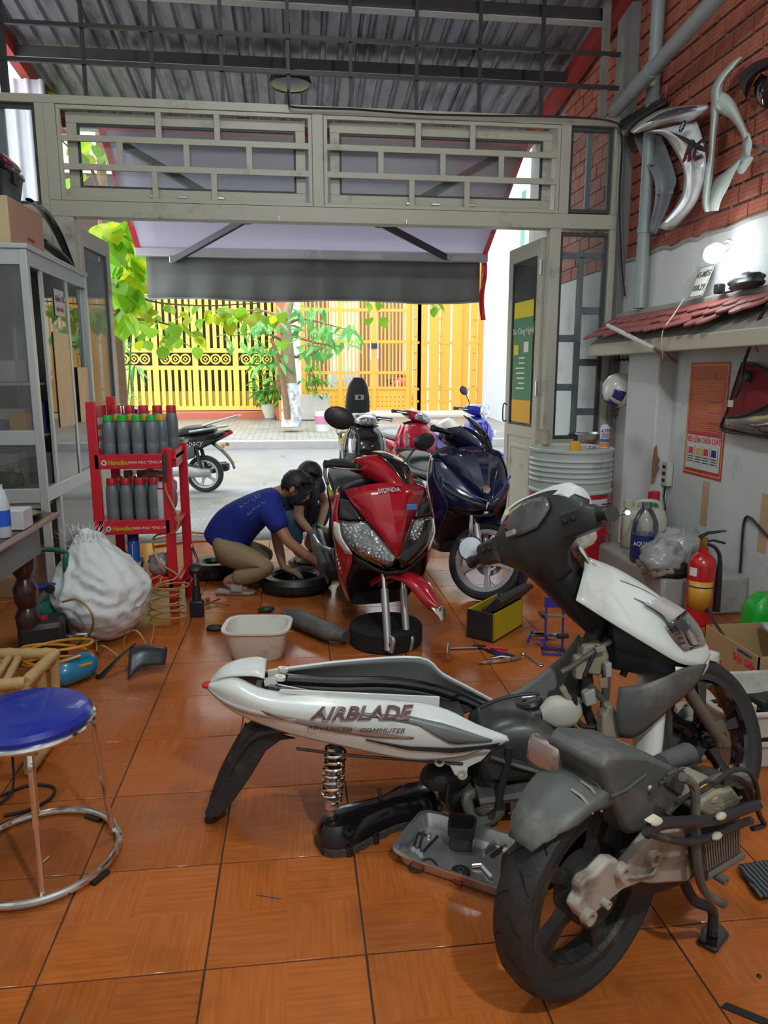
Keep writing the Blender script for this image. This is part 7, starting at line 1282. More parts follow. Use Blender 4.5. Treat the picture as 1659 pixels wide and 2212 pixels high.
p = PZ(1242, 973, dz); t = thing('oiler_bottle', 'yellow oiler bottle with a black nozzle on the drum', 'bottle', p); obj('bottle', MB().loft([rr_(.036, .03, 0), rr_(.038, .031, .03), rr_(.032, .026, .06), rr_(.016, .016, .07)]), mat('oiler_yellow', (.72, .36, .03), .4), t); obj('nozzle', MB().tube([(0, 0, .065), (0, 0, .10), (-.02, 0, .118), (-.055, 0, .115)], [.017, .017, .013, .006], 10), black_plastic, t)
p = PZ(1280, 962, dz) + V((.02, .06, 0)); t = thing('steel_bowl', 'steel mixing bowl on the drum', 'bowl', p); obj('bowl', MB().lathe([(.06, 0), (.08, .01), (.115, .05), (.13, .085), (.136, .087), (.13, .09), (.112, .055), (.075, .014), (.001, .01)], 32), steel, t)
p = PZ(1305, 968, dz); t = thing('spray_can', 'white spray paint can with blue and red lettering on the drum', 'spray can', p); obj('body', MB().lathe([(.033, 0), (.035, .004), (.035, .15), (.028, .165), (.02, .17), (.02, .178), (.001, .178)], 22), mat('spray_white', (.6, .6, .72), .35), t); obj('nozzle', MB().lathe([(.012, .178), (.013, .19), (.006, .2), (.001, .2)], 12), steel, t)
obj('colour_band', MB().lathe([(.0355, .012), (.0355, .05)], 22), mat('spray_orange', (.75, .25, .05), .4), t); obj('colour_band', MB().lathe([(.0355, .05), (.0355, .07)], 22), mat('spray_blue', (.02, .12, .4), .4), t)
SF = lambda z: FR((-.01, -.037, z), (1, -.25, 0), (0, 0, 1))
text('lettering', 'ATM', .036, mat('spray_navy', (.01, .02, .12), .4), t, SF(.13)); text('lettering', 'SPRAY', .02, redtrim, t, SF(.105), bold=.0005); text('lettering', 'A210N', .02, mat('spray_navy', (.01, .02, .12), .4), t, SF(.085))
p = PZ(1278, 968, dz); one('tin_lid', MB().lathe([(.03, 0), (.032, .006), (.028, .012), (.001, .01)], 20, TR(p)), steel, 'small round tin lid on the drum', 'lid')
# raised plaster ledge
tag(obj('trim_7', MB().bb(2.16, WX, 3.98, 4.98, 0, .24), mat('grubby_plaster', (.36, .36, .34), .9, var=.2, scale=4, bump=.3, dirt=(.15, .14, .13), damt=.4, dscale=4), None, bev=.02), 'low plastered ledge against the right wall', 'ledge', kind='structure')
milk = mat('milky_plastic', (.50, .50, .40), .35, var=.08)
t = thing('jerry_can', 'milky white plastic jerry can between drum and pilaster', 'jerry can', (2.43, 4.80, .242), rad(-20)); obj('can', MB().loft([rr_(.14, .09, 0, .35), rr_(.15, .098, .02, .35), rr_(.15, .098, .22, .35), rr_(.13, .085, .27, .4), rr_(.11, .06, .285, .4)]), milk, t); obj('handle', MB().tube([(-.06, 0, .28), (-.04, 0, .325), (.08, 0, .325), (.11, 0, .28)], .016, 10, sm=3), milk, t); obj('cap', MB().lathe([(.035, .28), (.035, .33), (.03, .335), (.001, .335)], 18, TR((-.11, 0, 0))), milk, t)
t = thing('green_bottle', 'dark green bottle with a red cap behind the jerry can', 'bottle', (2.56, 4.93, .242)); obj('bottle', MB().lathe([(.06, 0), (.065, .02), (.065, .25), (.04, .32), (.03, .33)], 20), mat('deep_green', (.01, .12, .04), .3), t); obj('cap', MB().lathe([(.04, .31), (.042, .37), (.035, .375), (.001, .375)], 16), rc, t)
pet = glass('clear_pet', (.9, .93, .93), .12, .05, .05)
t = thing('water_jug', 'large clear water bottle with a dark blue label', 'bottle', (2.24, 4.40, .242)); obj('bottle', MB().lathe([(.08, 0), (.085, .01), (.085, .2), (.082, .21), (.08, .26), (.05, .33), (.03, .355), (.03, .39), (.026, .39), (.026, .355), (.001, .35)], 26), pet, t); obj('label_band', MB().lathe([(.0865, .03), (.0865, .185)], 26), mat('aqua_blue', (.012, .03, .16), .35), t); text('lettering', 'AQUAFINA', .04, whitep, t, FR((-.03, -.088, .135), (1, -.3, 0), (0, 0, 1)), sx=.8)
for k, (px, s, lb) in enumerate((((2.2, 4.08), (.13, .11, .12), 'clouded plastic bag of parts on the ledge by the extinguisher'), ((2.36, 4.15), (.17, .12, .15), 'bigger clouded plastic bag behind on the ledge'), ((2.22, 4.22), (.08, .08, .1), 'grey crumpled bag squeezed against the water bottle'))): one('plastic_bag', lump((*px, .24), s, .35, 3, 26, 18, seed=50 + 9 * k), mat('film_bag', (.34, .35, .34), .22, var=.25, scale=8), lb, 'bag')
one('black_parts', lump((2.25, 4.02, .24), (.12, .05, .05), .4, 4, seed=77), grime, 'greasy black parts at the ledge edge', 'parts')
ep = (2.33, 3.86); t = thing('fire_extinguisher', 'red fire extinguisher with a yellow label and black hose', 'extinguisher', (ep[0], ep[1], 0)); exr = mat('extinguisher_red', (.50, .012, .018), .25, coat=.5)
obj('cylinder', MB().lathe([(.07, 0), (.078, .01), (.078, .36), (.07, .395), (.045, .42), (.028, .43), (.028, .46), (.001, .46)], 30), exr, t); obj('label_band', MB().add([(.0795 * math.cos(a), .0795 * math.sin(a), z) for z in (.10, .27) for a in [rad(-175 + 14 * k) for k in range(9)]], [(k, k + 1, k + 10, k + 9) for k in range(8)]), mat('ext_yellow', (.62, .32, .03), .4), t, sol=.001)
obj('blue_line', MB().add([(.0805 * math.cos(a), .0805 * math.sin(a), z) for z in (.232, .240) for a in [rad(-172 + 14 * k) for k in range(9)]], [(k, k + 1, k + 10, k + 9) for k in range(8)]), bl, t); obj('small_label', MB().add([(.0795 * math.cos(a), .0795 * math.sin(a), z) for z in (.30, .35) for a in [rad(-175 + 12 * k) for k in range(4)]], [(k, k + 1, k + 5, k + 4) for k in range(3)]), whitep, t)
obj('valve', MB().lathe([(.02, .46), (.024, .48), (.02, .52), (.001, .52)], 14), brass, t); obj('lever', MB().tube([(-.03, 0, .52), (.02, 0, .545), (.08, 0, .55), (.12, -.02, .56)], [.012, .01, .008, .006], 8), black_plastic, t); obj('lever', MB().tube([(-.01, 0, .49), (.06, 0, .50), (.12, -.02, .485)], .007, 8), black_plastic, t); obj('hose', MB().tube([(.02, -.01, .48), (.06, -.02, .46), (.088, -.03, .40), (.092, -.03, .25), (.094, -.03, .08)], [.010, .011, .011, .02, .022], 10, sm=4), black_plastic, t)
# boxes and crates at the right edge
bx = thing('open_carton', 'open brown carton with red print by the right wall', 'box', (1.95, 2.74, 0)); w, d, h = .62, .42, .25
for n_, a in (('wall_panel', (0, .006, 0, d)), ('wall_panel', (w - .006, w, 0, d)), ('wall_panel', (0, w, 0, .006)), ('wall_panel', (0, w, d - .006, d))): obj(n_, MB().bb(a[0], a[1], a[2], a[3], 0, h), card, bx)
obj('base', MB().bb(0, w, 0, d, 0, .006), card, bx); obj('flap', MB().add([(0, 0, h), (0, d, h), (-.09, d - .03, h - .14), (-.09, .03, h - .14)], [(0, 1, 2, 3)]), card, bx, sol=.005) if False else None
BF = lambda y, z: FR((-.001, y, z), (0, -1, 0), (0, 0, 1))
text('lettering', 'Toins', .07, redtrim, bx, BF(.33, .12), bold=.001, sx=.9); text('lettering', 'Bột Giặt', .045, redtrim, bx, BF(.1, .19), bold=.001); text('lettering', '048P000047', .022, bl, bx, BF(.1, .228))
one('white_magazine', MB().patch([[(2.25, 2.78, .26), (2.4, 2.78, .3)], [(2.2, 2.95, .24), (2.4, 2.95, .28)], [(2.2, 3.1, .26), (2.4, 3.1, .26)]], 3), mat('paper_grey', (.45, .5, .5), .4), 'pale folded papers lying in the open carton', 'paper', sol=.03)
t = thing('hook_rod', 'dark hooked rod leaning in the open carton', 'rod', (0, 0, 0)); obj('rod', MB().tube([V((2.13, 2.98, .01)), PX(1575, 1390, 1.98), PX(1538, 1335, 1.96), PX(1534, 1318, 1.96), PX(1527, 1316, 1.96), PX(1526, 1324, 1.96)], .007, 8, sm=3), dark_metal, t)
gp = (2.45, 3.42); t = thing('oil_jug', 'bright green oil jug with a red cap behind the carton', 'jug', (*gp, 0)); obj('jug', MB().loft([rr_(.11, .08, 0), rr_(.115, .085, .22), rr_(.10, .07, .27), rr_(.05, .05, .31)]), mat('jug_green', (.01, .36, .03), .3), t); obj('cap', MB().lathe([(.035, .30), (.036, .35), (.03, .355), (.001, .355)], 16, TR((.05, 0, 0))), rc, t)
crm = mat('crate_white', (.58, .57, .5), .45, var=.08, dirt=(.35, .33, .28), damt=.25)
def crate(z, lab_):
    t = thing('plastic_crate', lab_, 'crate', (1.82, 2.46, z)); obj('crate_body', MB().loft([rr_(.27, .15, 0, .25), rr_(.28, .16, .01, .25), rr_(.295, .175, .105, .25), rr_(.315, .19, .106, .25), rr_(.315, .19, .116, .25), rr_(.29, .17, .115, .25), rr_(.275, .155, .012, .25), rr_(.02, .02, .011, .25)]), crm, t); return t
crate(0, 'lower white plastic crate of the stack under the carton'); crate(.118, 'upper white plastic crate holding black cables')
t = thing('cable_heap', 'black cables and a coil heaped in the upper white crate', 'cables', (1.78, 2.46, .13)); 
for k in range(7): obj('cable', MB().tube([V((rnd.uniform(-.2, .25), rnd.uniform(-.12, .12), .012 + .05 * rnd.random())) for _ in range(6)], .007, 6, sm=5), black_plastic, t)
obj('coil_pack', MB().bb(-.05, .05, -.05, .02, .03, .09, TR(rz=.3)), black_plastic, t, bev=.008); obj('terminal', MB().bb(-.1, -.06, -.06, -.03, .03, .075), mat('terminal_cream', (.55, .5, .35), .5), t, bev=.003)
# ---------------------------------------------------------------- loose things on the tiles
a0 = math.atan2(3.95 - 3.678, 1.296 - 1.041); ty = mat('toolbox_yellow', (.55, .45, .02), .4, var=.1)
t = thing('toolbox', 'open black and yellow toolbox on the tiles by the navy scooter', 'toolbox', (1.041, 3.678, 0), a0); L_, D_b, H_ = .36, .17, .165
for n_, b_, m in (('end_wall', (0, .012, 0, D_b), black_plastic), ('end_wall', (L_ - .012, L_, 0, D_b), black_plastic), ('side_wall', (0, L_, 0, .01), ty), ('side_wall', (0, L_, D_b - .01, D_b), ty)): obj(n_, MB().bb(b_[0], b_[1], b_[2], b_[3], 0, H_), m, t, bev=.004)
obj('floor_plate', MB().bb(0, L_, 0, D_b, 0, .01), black_plastic, t); LM = TR((.02, -.0, H_ + .02), rx=rad(-48))
ld_ = obj('lid', MB().loft([[(x, y, z) for x, y in ((0, -.02), (L_ + .03, -.02), (L_ + .03, .17), (0, .17))] if z < .03 else [(x, y, z) for x, y in ((.03, .01), (L_, .01), (L_, .14), (.03, .14))] for z in (0, .02, .055)], M=LM @ TR((0, -.05, 0))), black_plastic, t, bev=.008)
for x in (.08, .3): obj('latch', MB().bb(x - .02, x + .02, .155, .18, .0, .03, LM @ TR((0, -.05, 0))), steel, ld_, bev=.003); obj('hasp', MB().bb(x - .015, x + .015, -.006, .0, .1, .15), ty, t)
obj('carry_handle', MB().tube([(.12, .16, .05), (.13, .19, .07), (.25, .19, .07), (.26, .16, .05)], .008, 8, sm=3, M=LM @ TR((0, -.05, 0))), black_plastic, ld_)
for k in range(5): obj('tool_handle', MB().cyl((.05 + .05 * k, .05 + .02 * (k % 3), .08), (.1 + .05 * k, .11, .15 + .01 * k), .009, n=8), (rc, steel, black_plastic, steel, bark)[k], t)
p = PZ(970, 1400, .008); one('t_wrench', MB().cyl(PZ(972, 1401, .009), PZ(1060, 1398, .009), .006, n=10).cyl(PZ(970, 1390, .009), PZ(968, 1413, .009), .0085, n=10), steel, 'long T handle wrench lying on the tiles by the toolbox', 'wrench')
def plier(name, c, ang, m1, lab_, L2=.19):
    t = thing(name, lab_, 'pliers', c, ang)
    for s in (1, -1): obj('grip', MB().tube([(0, s * .006, .01), (-.05, s * .022, .01), (-.1, s * .026, .01), (-.12, s * .022, .01)], .007, 8, sm=3), m1, t); obj('jaw', MB().tube([(0, -s * .006, .01), (.03, -s * .01, .01), (.06, -s * .002, .01)], [.008, .008, .004], 8), dark_metal, t)
    obj('pivot', MB().lathe([(.012, 0), (.012, .018), (.001, .02)], 14), dark_metal, t)
plier('pliers', PZ(1045, 1402, .002), 2.6, redtrim, 'red handled pliers on the tiles beside the toolbox'); plier('pliers', PZ(1068, 1412, .002), 2.2, bl, 'blue handled pliers lying beyond the locking pliers')
t = thing('locking_pliers', 'chrome locking pliers on the tiles', 'pliers', (0, 0, 0)); A_, B2 = PZ(1042, 1431, .012), PZ(1128, 1422, .012); obj('handle', MB().tube([A_, A_.lerp(B2, .3), A_.lerp(B2, .7)], [.009, .012, .01], 10), chrome, t); obj('lever', MB().tube([A_.lerp(B2, .25) + V((0, .02, .01)), A_.lerp(B2, .5) + V((0, .025, .012)), A_.lerp(B2, .75) + V((0, .01, .005))], .008, 8), chrome, t); obj('jaw', MB().tube([A_.lerp(B2, .7), A_.lerp(B2, .88) + V((0, .012, 0)), B2 + V((0, .012, 0))], [.012, .011, .005], 10), steel, t); obj('screw', MB().cyl(A_ - V((.02, 0, 0)), A_, .007), brass, t)
t = thing('spanner', 'small combination spanner lying alone on the tiles', 'spanner', (0, 0, 0)); A_, B2 = PZ(1130, 1412, .006), PZ(1168, 1436, .006); obj('shank', MB().bar(A_, B2, .011, .006), steel, t); obj('ring_end', MB().ring(.011, .004, 18, 6, TR(B2)), steel, t); obj('open_end', MB().ring(.009, .005, 18, 6, TR(A_)), steel, t)
# blue stand
blu = mat('stand_blue', (.03, .035, .28), .35, coat=.3); p = PZ(1196, 1420, 0); t = thing('pump_stand', 'small blue foot pump frame standing on the tiles', 'foot pump', (p.x + .02, p.y + .06, 0), rad(-15))
for s in (-.045, .045): obj('upright', MB().tube([(s, 0, .01), (s, .02, .16), (s * .95, .03, .27)], .006, 8), blu, t)
obj('pedal', MB().bb(-.055, .055, .025, .035, .24, .30), blu, t, bev=.004); obj('cross_plate', MB().bb(-.05, .05, .0, .03, .195, .205), steel, t); obj('base_frame', MB().tube([(-.06, -.04, .008), (.06, -.04, .008), (.06, .04, .008), (-.06, .04, .008)], .007, 8, closed=True), blu, t); obj('barrel', MB().cyl((-.10, .10, .05), (.02, -.02, .10), .022), chrome, t); obj('arm', MB().tube([(-.13, .08, .02), (-.11, .1, .08), (-.03, 0, .03)], .008, 8), blu, t); obj('hose_end', MB().cyl((.02, -.02, .1), (.07, .0, .1), .014), black_plastic, t)
one('rubber_plug', MB().tube([PZ(1168, 1322, .012), PZ(1177, 1332, .012)], .014, 10), black_plastic, 'small black rubber plug on the tiles behind the toolbox', 'plug')
# metal tray of parts
tc0, tdir = V((.243, 1.928, 0)), V((.83, -.56, 0)); tn = V((.56, .83, 0)); tw_, td_ = .44, .25
cT = tc0 + tdir * tw_ / 2 + tn * td_ / 2; ang = math.atan2(tdir.y, tdir.x); t = thing('parts_tray', 'stainless steel tray of small engine parts under the engine unit', 'tray', cT, ang)
traym = mat('stainless', (.72, .72, .72), .25, .85, var=.06, dirt=(.2, .19, .18), damt=.1, dscale=6); obj('tray', MB().loft([rr_(.19, .10, 0, .25, 40), rr_(.2, .108, .006, .25, 40), rr_(.212, .118, .042, .25, 40), rr_(.222, .127, .044, .25, 40), rr_(.222, .127, .048, .25, 40), rr_(.211, .117, .046, .25, 40), rr_(.196, .104, .008, .25, 40), rr_(.02, .02, .007, .25, 40)]), traym, t)
TM = TR(cT, rz=ang); TP = lambda px, py, z=.01: PZ(px, py, z)
for k, (a, b, lb) in enumerate((((894, 1830), (905, 1795), 'first'), ((905, 1835), (915, 1797), 'second'), ((912, 1842), (945, 1806), 'third'), ((925, 1805), (900, 1798), 'fourth'))): A_, B2 = TP(*a), TP(*b); t = thing('bolt', 'long dark bolt in the tray corner, %s from the left' % lb, 'bolt', (0, 0, 0), group='bolts in the tray'); obj('shank', MB().cyl(A_, B2, .004, n=8), dark_metal, t); obj('head', MB().cyl(A_, A_ + (A_ - B2).normalized() * .008, .009, n=6), steel, t)
p = TP(1002, 1835); t = thing('cylinder_block', 'square black engine cylinder standing in the tray', 'cylinder', (p.x, p.y + .03, .009), ang + .3); obj('block', MB().loft([rr_(.036, .036, 0, .4), rr_(.038, .038, .04, .4), rr_(.043, .043, .045, .4), rr_(.043, .043, .075, .4), rr_(.035, .035, .075, .5), rr_(.033, .033, .02, .6)], cap=True), mat('cylinder_black', (.02, .018, .015), .35, var=.3, dirt=(.12, .1, .07), damt=.3), t)
p = TP(995, 1885); t = thing('gear', 'dark toothed gear in the tray', 'gear', (p.x, p.y, .011)); obj('gear', MB().ext([((.028 if k % 2 else .0245) * math.cos(2 * PI * k / 60), (.028 if k % 2 else .0245) * math.sin(2 * PI * k / 60)) for k in range(60)], .006), dark_metal, t); obj('hub', MB().lathe([(.009, .006), (.009, .010), (.005, .010), (.005, .0)], 14), steel, t)
p = TP(902, 1873); one('gasket_ring', MB().ring(.024, .003, 26, 6, TR((p.x, p.y, .012), s=(1.0, .9, 1))), black_plastic, 'black gasket ring in the near corner of the tray', 'gasket'); one('red_screwdriver', MB().cyl(TP(925, 1872), TP(998, 1910), .005, n=8), redbeam, 'thin red stick lying across the tray', 'stick'); one('gasket_strip', MB().tube([TP(905, 1862), TP(930, 1855), TP(945, 1870), TP(955, 1885)], .003, 6, sm=3), black_plastic, 'bent black gasket strip in the tray', 'gasket')
for k, (a, b, m, lb) in enumerate((((1040, 1870), (1062, 1895), whitep, 'spark plug'), ((1045, 1840), (1072, 1822), steel, 'steel pin'), ((1020, 1870), (1040, 1868), chrome, 'short chrome pin'), ((1060, 1850), (1085, 1830), dark_metal, 'dark stud'), ((1055, 1830), (1075, 1810), mat('teal_scrap', (.1, .25, .22), .4), 'greenish clip'))): one(lb.replace(' ', '_'), MB().cyl(TP(*a, .013), TP(*b, .016), .0055, n=8), m, '%s among small parts at the right of the tray' % lb, 'part')
# black belt cover
p0, p1 = V((.10, 2.06, 0)), V((.47, 2.22, 0)); ca = math.atan2(p1.y - p0.y, p1.x - p0.x); t = thing('belt_cover', 'greasy black transmission cover lying under the white scooter', 'engine cover', p0, ca)
ol = [(-.07, -.02), (-.05, -.06), (0, -.075), (.05, -.072), (.10, -.06), (.18, -.05), (.26, -.06), (.33, -.055), (.37, -.02), (.375, .03), (.34, .065), (.28, .075), (.2, .05), (.12, .055), (.05, .075), (-.01, .07), (-.055, .04)]
ol = [(q.x, q.y) for q in cr([V((x, y, 0)) for x, y in ol], 4, True)]
obj('flange', MB().ext([(x * 1.03 + .004 * math.sin(k * 1.9), y * 1.08 + .004 * math.cos(k * 2.3)) for k, (x, y) in enumerate(ol)], .022, z0=.002), mat('mud_metal', (.06, .055, .045), .7, var=.4, bump=.6, bscale=60), t); obj('case', MB().loft([[(x, y, .02) for x, y in ol], [(x * .97, y * .9, .06) for x, y in ol], [(x * .9 + .01, y * .7, .085) for x, y in ol], [(x * .7 + .04, y * .35, .092) for x, y in ol]]), mat('oily_black', (.008, .008, .010), .16, var=.3, bump=.1, bscale=20, coat=.5), t)
for x, y in ((-.06, -.03), (0, -.078), (.1, -.066), (.26, -.064), (.37, 0), (.3, .075), (.05, .078)): obj('lug', MB().lathe([(.012, 0), (.012, .03), (.006, .03), (.006, .02), (.001, .02)], 12, TR((x, y, 0))), dark_metal, t)
obj('stud', MB().cyl((.16, .0, .08), (.16, .02, .125), .006), dark_metal, t); obj('pin', MB().cyl((.34, .05, .08), (.40, .07, .085), .005), steel, t)
# strip and cloth at the right, bits
one('rubber_scrap', MB().ext([(-.05, -.008), (.03, -.014), (.055, -.004), (.05, .006), (-.04, .012)], .003, TR(PZ(1610, 2190, .001), rz=-.6)), black_plastic, 'flat black rubber scrap at the bottom right corner', 'scrap'); one('small_bit', MB().ball(PZ(1640, 2108, .003), (.006, .006, .004), 8, 6), black_plastic, 'tiny black crumb on the tile at the right edge', 'crumb')
one('dark_twig', MB().cyl(PZ(555, 1932, .003), PZ(607, 1940, .003), .002, n=6), bark, 'thin dark twig lying alone on the tiles', 'twig')
m_ = MB(); rows = []
for j in range(9): rows.append([PZ(1590 + 14 * i + 6 * j, 1868 + 9 * j - 2 * i, .012 + .014 * abs(math.sin(i * 1.3 + j * .8))) for i in range(8)])
def stripe_mat():
    m = mat('striped_cloth', (.02, .022, .025), .9); N = m.node_tree.nodes; L = m.node_tree.links; w = N.new('ShaderNodeTexWave'); w.inputs['Scale'].default_value = 22; w.inputs['Distortion'].default_value = 1.5; ge = N.new('ShaderNodeNewGeometry'); L.new(ge.outputs['Position'], w.inputs['Vector']); r = N.new('ShaderNodeValToRGB'); r.color_ramp.elements[0].position = .6; r.color_ramp.elements[0].color = (.012, .014, .018, 1); r.color_ramp.elements[1].position = .7; r.color_ramp.elements[1].color = (.10, .12, .10, 1); L.new(w.outputs['Fac'], r.inputs[0]); L.new(r.outputs[0], N['Principled BSDF'].inputs['Base Color']); return m
tag(obj('striped_cloth', MB().grid(rows), stripe_mat(), sol=.012, sub=1), 'dark striped cloth crumpled on the tiles at the right edge', 'cloth')
t = thing('exhaust_shield', 'grey rounded plastic cover lying left of the red scooter', 'cover', (0, 0, 0)); A_, B2 = PZ(618, 1325, .06), PZ(735, 1375, .06)
obj('cover', MB().tube([A_, A_.lerp(B2, .15), A_.lerp(B2, .5), A_.lerp(B2, .85), B2 + V((.03, 0, 0))], [.035, .062, .066, .06, .04], 14, flat=.75), dusty, t, ang=50); obj('bolt', MB().lathe([(.012, 0), (.01, .008), (.001, .01)], 10, TR(A_.lerp(B2, .4) + V((0, -.05, .02)), rx=PI / 2)), steel, t)
# tyres
lyt = mat('fresh_tyre', (.012, .012, .013), .4, var=.2, bump=.1)
def flat_tyre(name, c, R_, r, lab_, tilt=0, rim=None):
    t = thing(name, lab_, 'tyre', c, rot=(tilt, 0, 0)); M_ = TR((0, 0, r + .005)); obj('tyre', MB().lathe([(R_ - 2 * r, -r * .55), (R_ - 1.6 * r, -r), (R_ - .5 * r, -r), (R_, -r * .45), (R_, r * .45), (R_ - .5 * r, r), (R_ - 1.6 * r, r), (R_ - 2 * r, r * .55), (R_ - 1.85 * r, 0), (R_ - 2 * r, -r * .55)], 44, M_), lyt, t)
    g = MB()
    for k in range(26): a = 2 * PI * k / 26; g.tube([V(((R_ + .001) * math.cos(a + o), (R_ + .001) * math.sin(a + o), r + .005 + z)) for z, o in ((-r * .4, 0), (0, .05), (r * .4, 0))], .003, 4)
    o = obj('tread_grooves', g, mat('groove_black', (.004, .004, .004), .9), t); o['kind'] = 'stuff'
    if rim:
        obj('rim', MB().lathe([(R_ - 2 * r, -.03), (R_ - 2 * r + .01, -.035), (R_ - 2 * r + .01, .035), (R_ - 2 * r, .03), (R_ - 2 * r - .012, 0), (R_ - 2 * r, -.03)], 36, M_), rim, t); obj('hub', MB().lathe([(.02, -.05), (.045, -.02), (.045, .02), (.02, .05)], 16, M_), rim, t)
        for k in range(5): obj('spoke', MB().bar(M_ @ V((.03 * math.cos(k * 1.2566), .03 * math.sin(k * 1.2566), 0)), M_ @ V(((R_ - 2 * r) * math.cos(k * 1.2566), (R_ - 2 * r) * math.sin(k * 1.2566), 0)), .022, .022), rim, t)
    return t
flat_tyre('wheel', (-.03, 4.86, 0), .245, .05, 'black wheel lying flat under the hands of the man in blue', 0, black_gloss)
flat_tyre('tyre', (-.62, 5.25, 0), .18, .055, 'small used tyre lying behind the man in blue')
flat_tyre('wheel', (.18, 5.42, 0), .22, .045, 'second wheel lying beside the crouching man in dark shirt', 0, silver_paint)
one('screw_top', MB().lathe([(.045, 0), (.048, .012), (.04, .018), (.001, .016)], 20, TR(PZ(645, 1207, .002))), mat('lid_green', (.01, .30, .06), .4), 'round green screw top lying on the tiles beyond the wheel', 'lid')
for k, (px, lb) in enumerate((((465, 1362), 'black rubber bush beside the white tub'), ((575, 1322), 'small dark bracket behind the white tub'))): one('metal_part', lump((*PZ(*px, 0).xy, .0), (.05, .03, .02), .4, 4, 14, 10, seed=90 + k), grime, lb, 'part')
# ---------------------------------------------------------------- people
def skin_mesh(name, verts, edges, m, parent, sub=2, root=0):
    me = bpy.data.meshes.new(name); me.from_pydata([tuple(v[0]) for v in verts], edges, []); o = bpy.data.objects.new(name, me); COL.objects.link(o)
    bm_ = o.modifiers.new('skin', 'SKIN'); bm_.use_smooth_shade = True
    if not me.skin_vertices: me.skin_vertices.new() if hasattr(me.skin_vertices, 'new') else None
    for i, v in enumerate(verts): me.skin_vertices[0].data[i].radius = (v[1], v[1] if len(v) < 3 else v[2]); me.skin_vertices[0].data[i].use_root = (i == root)
    s = o.modifiers.new('sub', 'SUBSURF'); s.levels = sub; s.render_levels = sub; me.materials.append(m); o.parent = parent; return o
class Graph:
    def __init__(s): s.v = []; s.e = []
    def n(s, p, r, frm=None): s.v.append((V(p), r)); i = len(s.v) - 1; (s.e.append((frm, i)) if frm is not None else None); return i
    def chain(s, pts, frm):
        for p, r in pts: frm = s.n(p, r, frm)
        return frm
def hand(g, wr, d, up, size=1.0, curl=.25):
    """palm and five fingers growing from wrist node wr, pointing along d; up = back of the hand"""
    w = g.v[wr][0]; d = V(d).normalized(); up = V(up); up = (up - d * up.dot(d)).normalized(); sd = d.cross(up)
    pm = g.n(w + d * .045 * size, .021 * size, wr); kn = g.n(w + d * .075 * size, .020 * size, pm)
    for k, (o, L_) in enumerate(((-.030, .062), (-.010, .074), (.011, .070), (.030, .055))):
        b = w + d * .088 * size + sd * o * size; i = g.n(b, .0088 * size, kn); b2 = b + (d - up * curl * .6 + sd * o * 3) .normalized() * L_ * .45 * size; i = g.n(b2, .0082 * size, i); b3 = b2 + (d - up * curl * 2).normalized() * L_ * .5 * size; g.n(b3, .0072 * size, i)
    b = w + d * .03 * size - sd * .032 * size; i = g.n(b, .011 * size, pm); g.n(b + (d * .8 - sd * .8 - up * .2).normalized() * .045 * size, .009 * size, i)
def face(par, c, fw, up, skin_, hair, R_=.088, glasses=False):
    """features on a head centred at c looking along fw"""
    fw = V(fw).normalized(); up = V(up); up = (up - fw * up.dot(fw)).normalized(); sd = up.cross(fw); F = MX((sd, fw, up)).transposed().to_4x4(); F.translation = V(c)
    h = MB().ball((0, 0, 0), 1, 28, 20); out = []
    for x, y, z in h.v:
        s = 1 + .05 * NZ.noise(V((x * 6, y * 6, z * 6))) + .025 * NZ.noise(V((x * 16, y * 16, z * 5))); out.append((x * R_ * .98 * s, y * R_ * 1.13 * s - .008, z * R_ * 1.12 * s + .012))
    keep = [i for i, (x, y, z) in enumerate(out) if not (y > .048 and z < .052 or z < -.045 and y > -.06 or (z < -.0 and y > .0))]; ks = set(keep); mp = {i: k for k, i in enumerate(keep)}
    hh_ = MB(); hh_.v = [out[i] for i in keep]; hh_.f = [tuple(mp[i] for i in f) for f in h.f if all(i in ks for i in f)]
    obj('hair', hh_.xf(F), hair, par, sol=.012, ang=180)
    for s in (-1, 1):
        obj('ear', MB().ball((0, 0, 0), (.008, .016, .026), 12, 8, F @ TR((s * R_ * .97, -.005, -.012))), skin_, par); obj('eye', MB().ball((0, 0, 0), (.012, .006, .006), 10, 6, F @ TR((s * .032, R_ * 1.005, .004))), mat('eye_dark', (.03, .025, .02), .2), par); obj('eyebrow', MB().tube([F @ V((s * q, R_ * 1.02 - abs(q - .03) * .2, .022)) for q in (.015, .032, .05)], .004, 6), hair, par)
    obj('nose', MB().tube([F @ V((0, R_ * .98, .01)), F @ V((0, R_ * 1.12, -.018)), F @ V((0, R_ * 1.14, -.03)), F @ V((0, R_ * 1.0, -.036))], [.007, .010, .013, .008], 8, sm=3), skin_, par); obj('mouth', MB().tube([F @ V((-.022, R_ * .96, -.057)), F @ V((0, R_ * 1.02, -.056)), F @ V((.022, R_ * .96, -.057))], .005, 6, sm=3), mat('lips', (.32, .11, .08), .5), par)
    if glasses:
        for s in (-1, 1): obj('spectacles', MB().ring(.02, .002, 16, 5, F @ TR((s * .031, R_ * 1.12, .002), rx=PI / 2)).cyl(F @ V((s * .05, R_ * 1.1, .004)), F @ V((s * R_ * 1.0, 0, .002)), .0018, n=5), black_plastic, par)
skinm = mat('skin', (.42, .21, .13), .5, var=.08); hairm = mat('black_hair', (.012, .011, .011), .5, var=.3, bump=.4, bscale=120)
blue_shirt = mat('royal_blue_cotton', (.008, .025, .26), .8, var=.12, scale=8, bump=.25, bscale=30); khaki = mat('khaki_cotton', (.30, .23, .13), .85, var=.12, scale=8, bump=.3, bscale=30); navyc = mat('navy_cotton', (.02, .03, .05), .85, var=.2); denim = mat('denim', (.06, .11, .18), .85, var=.2)
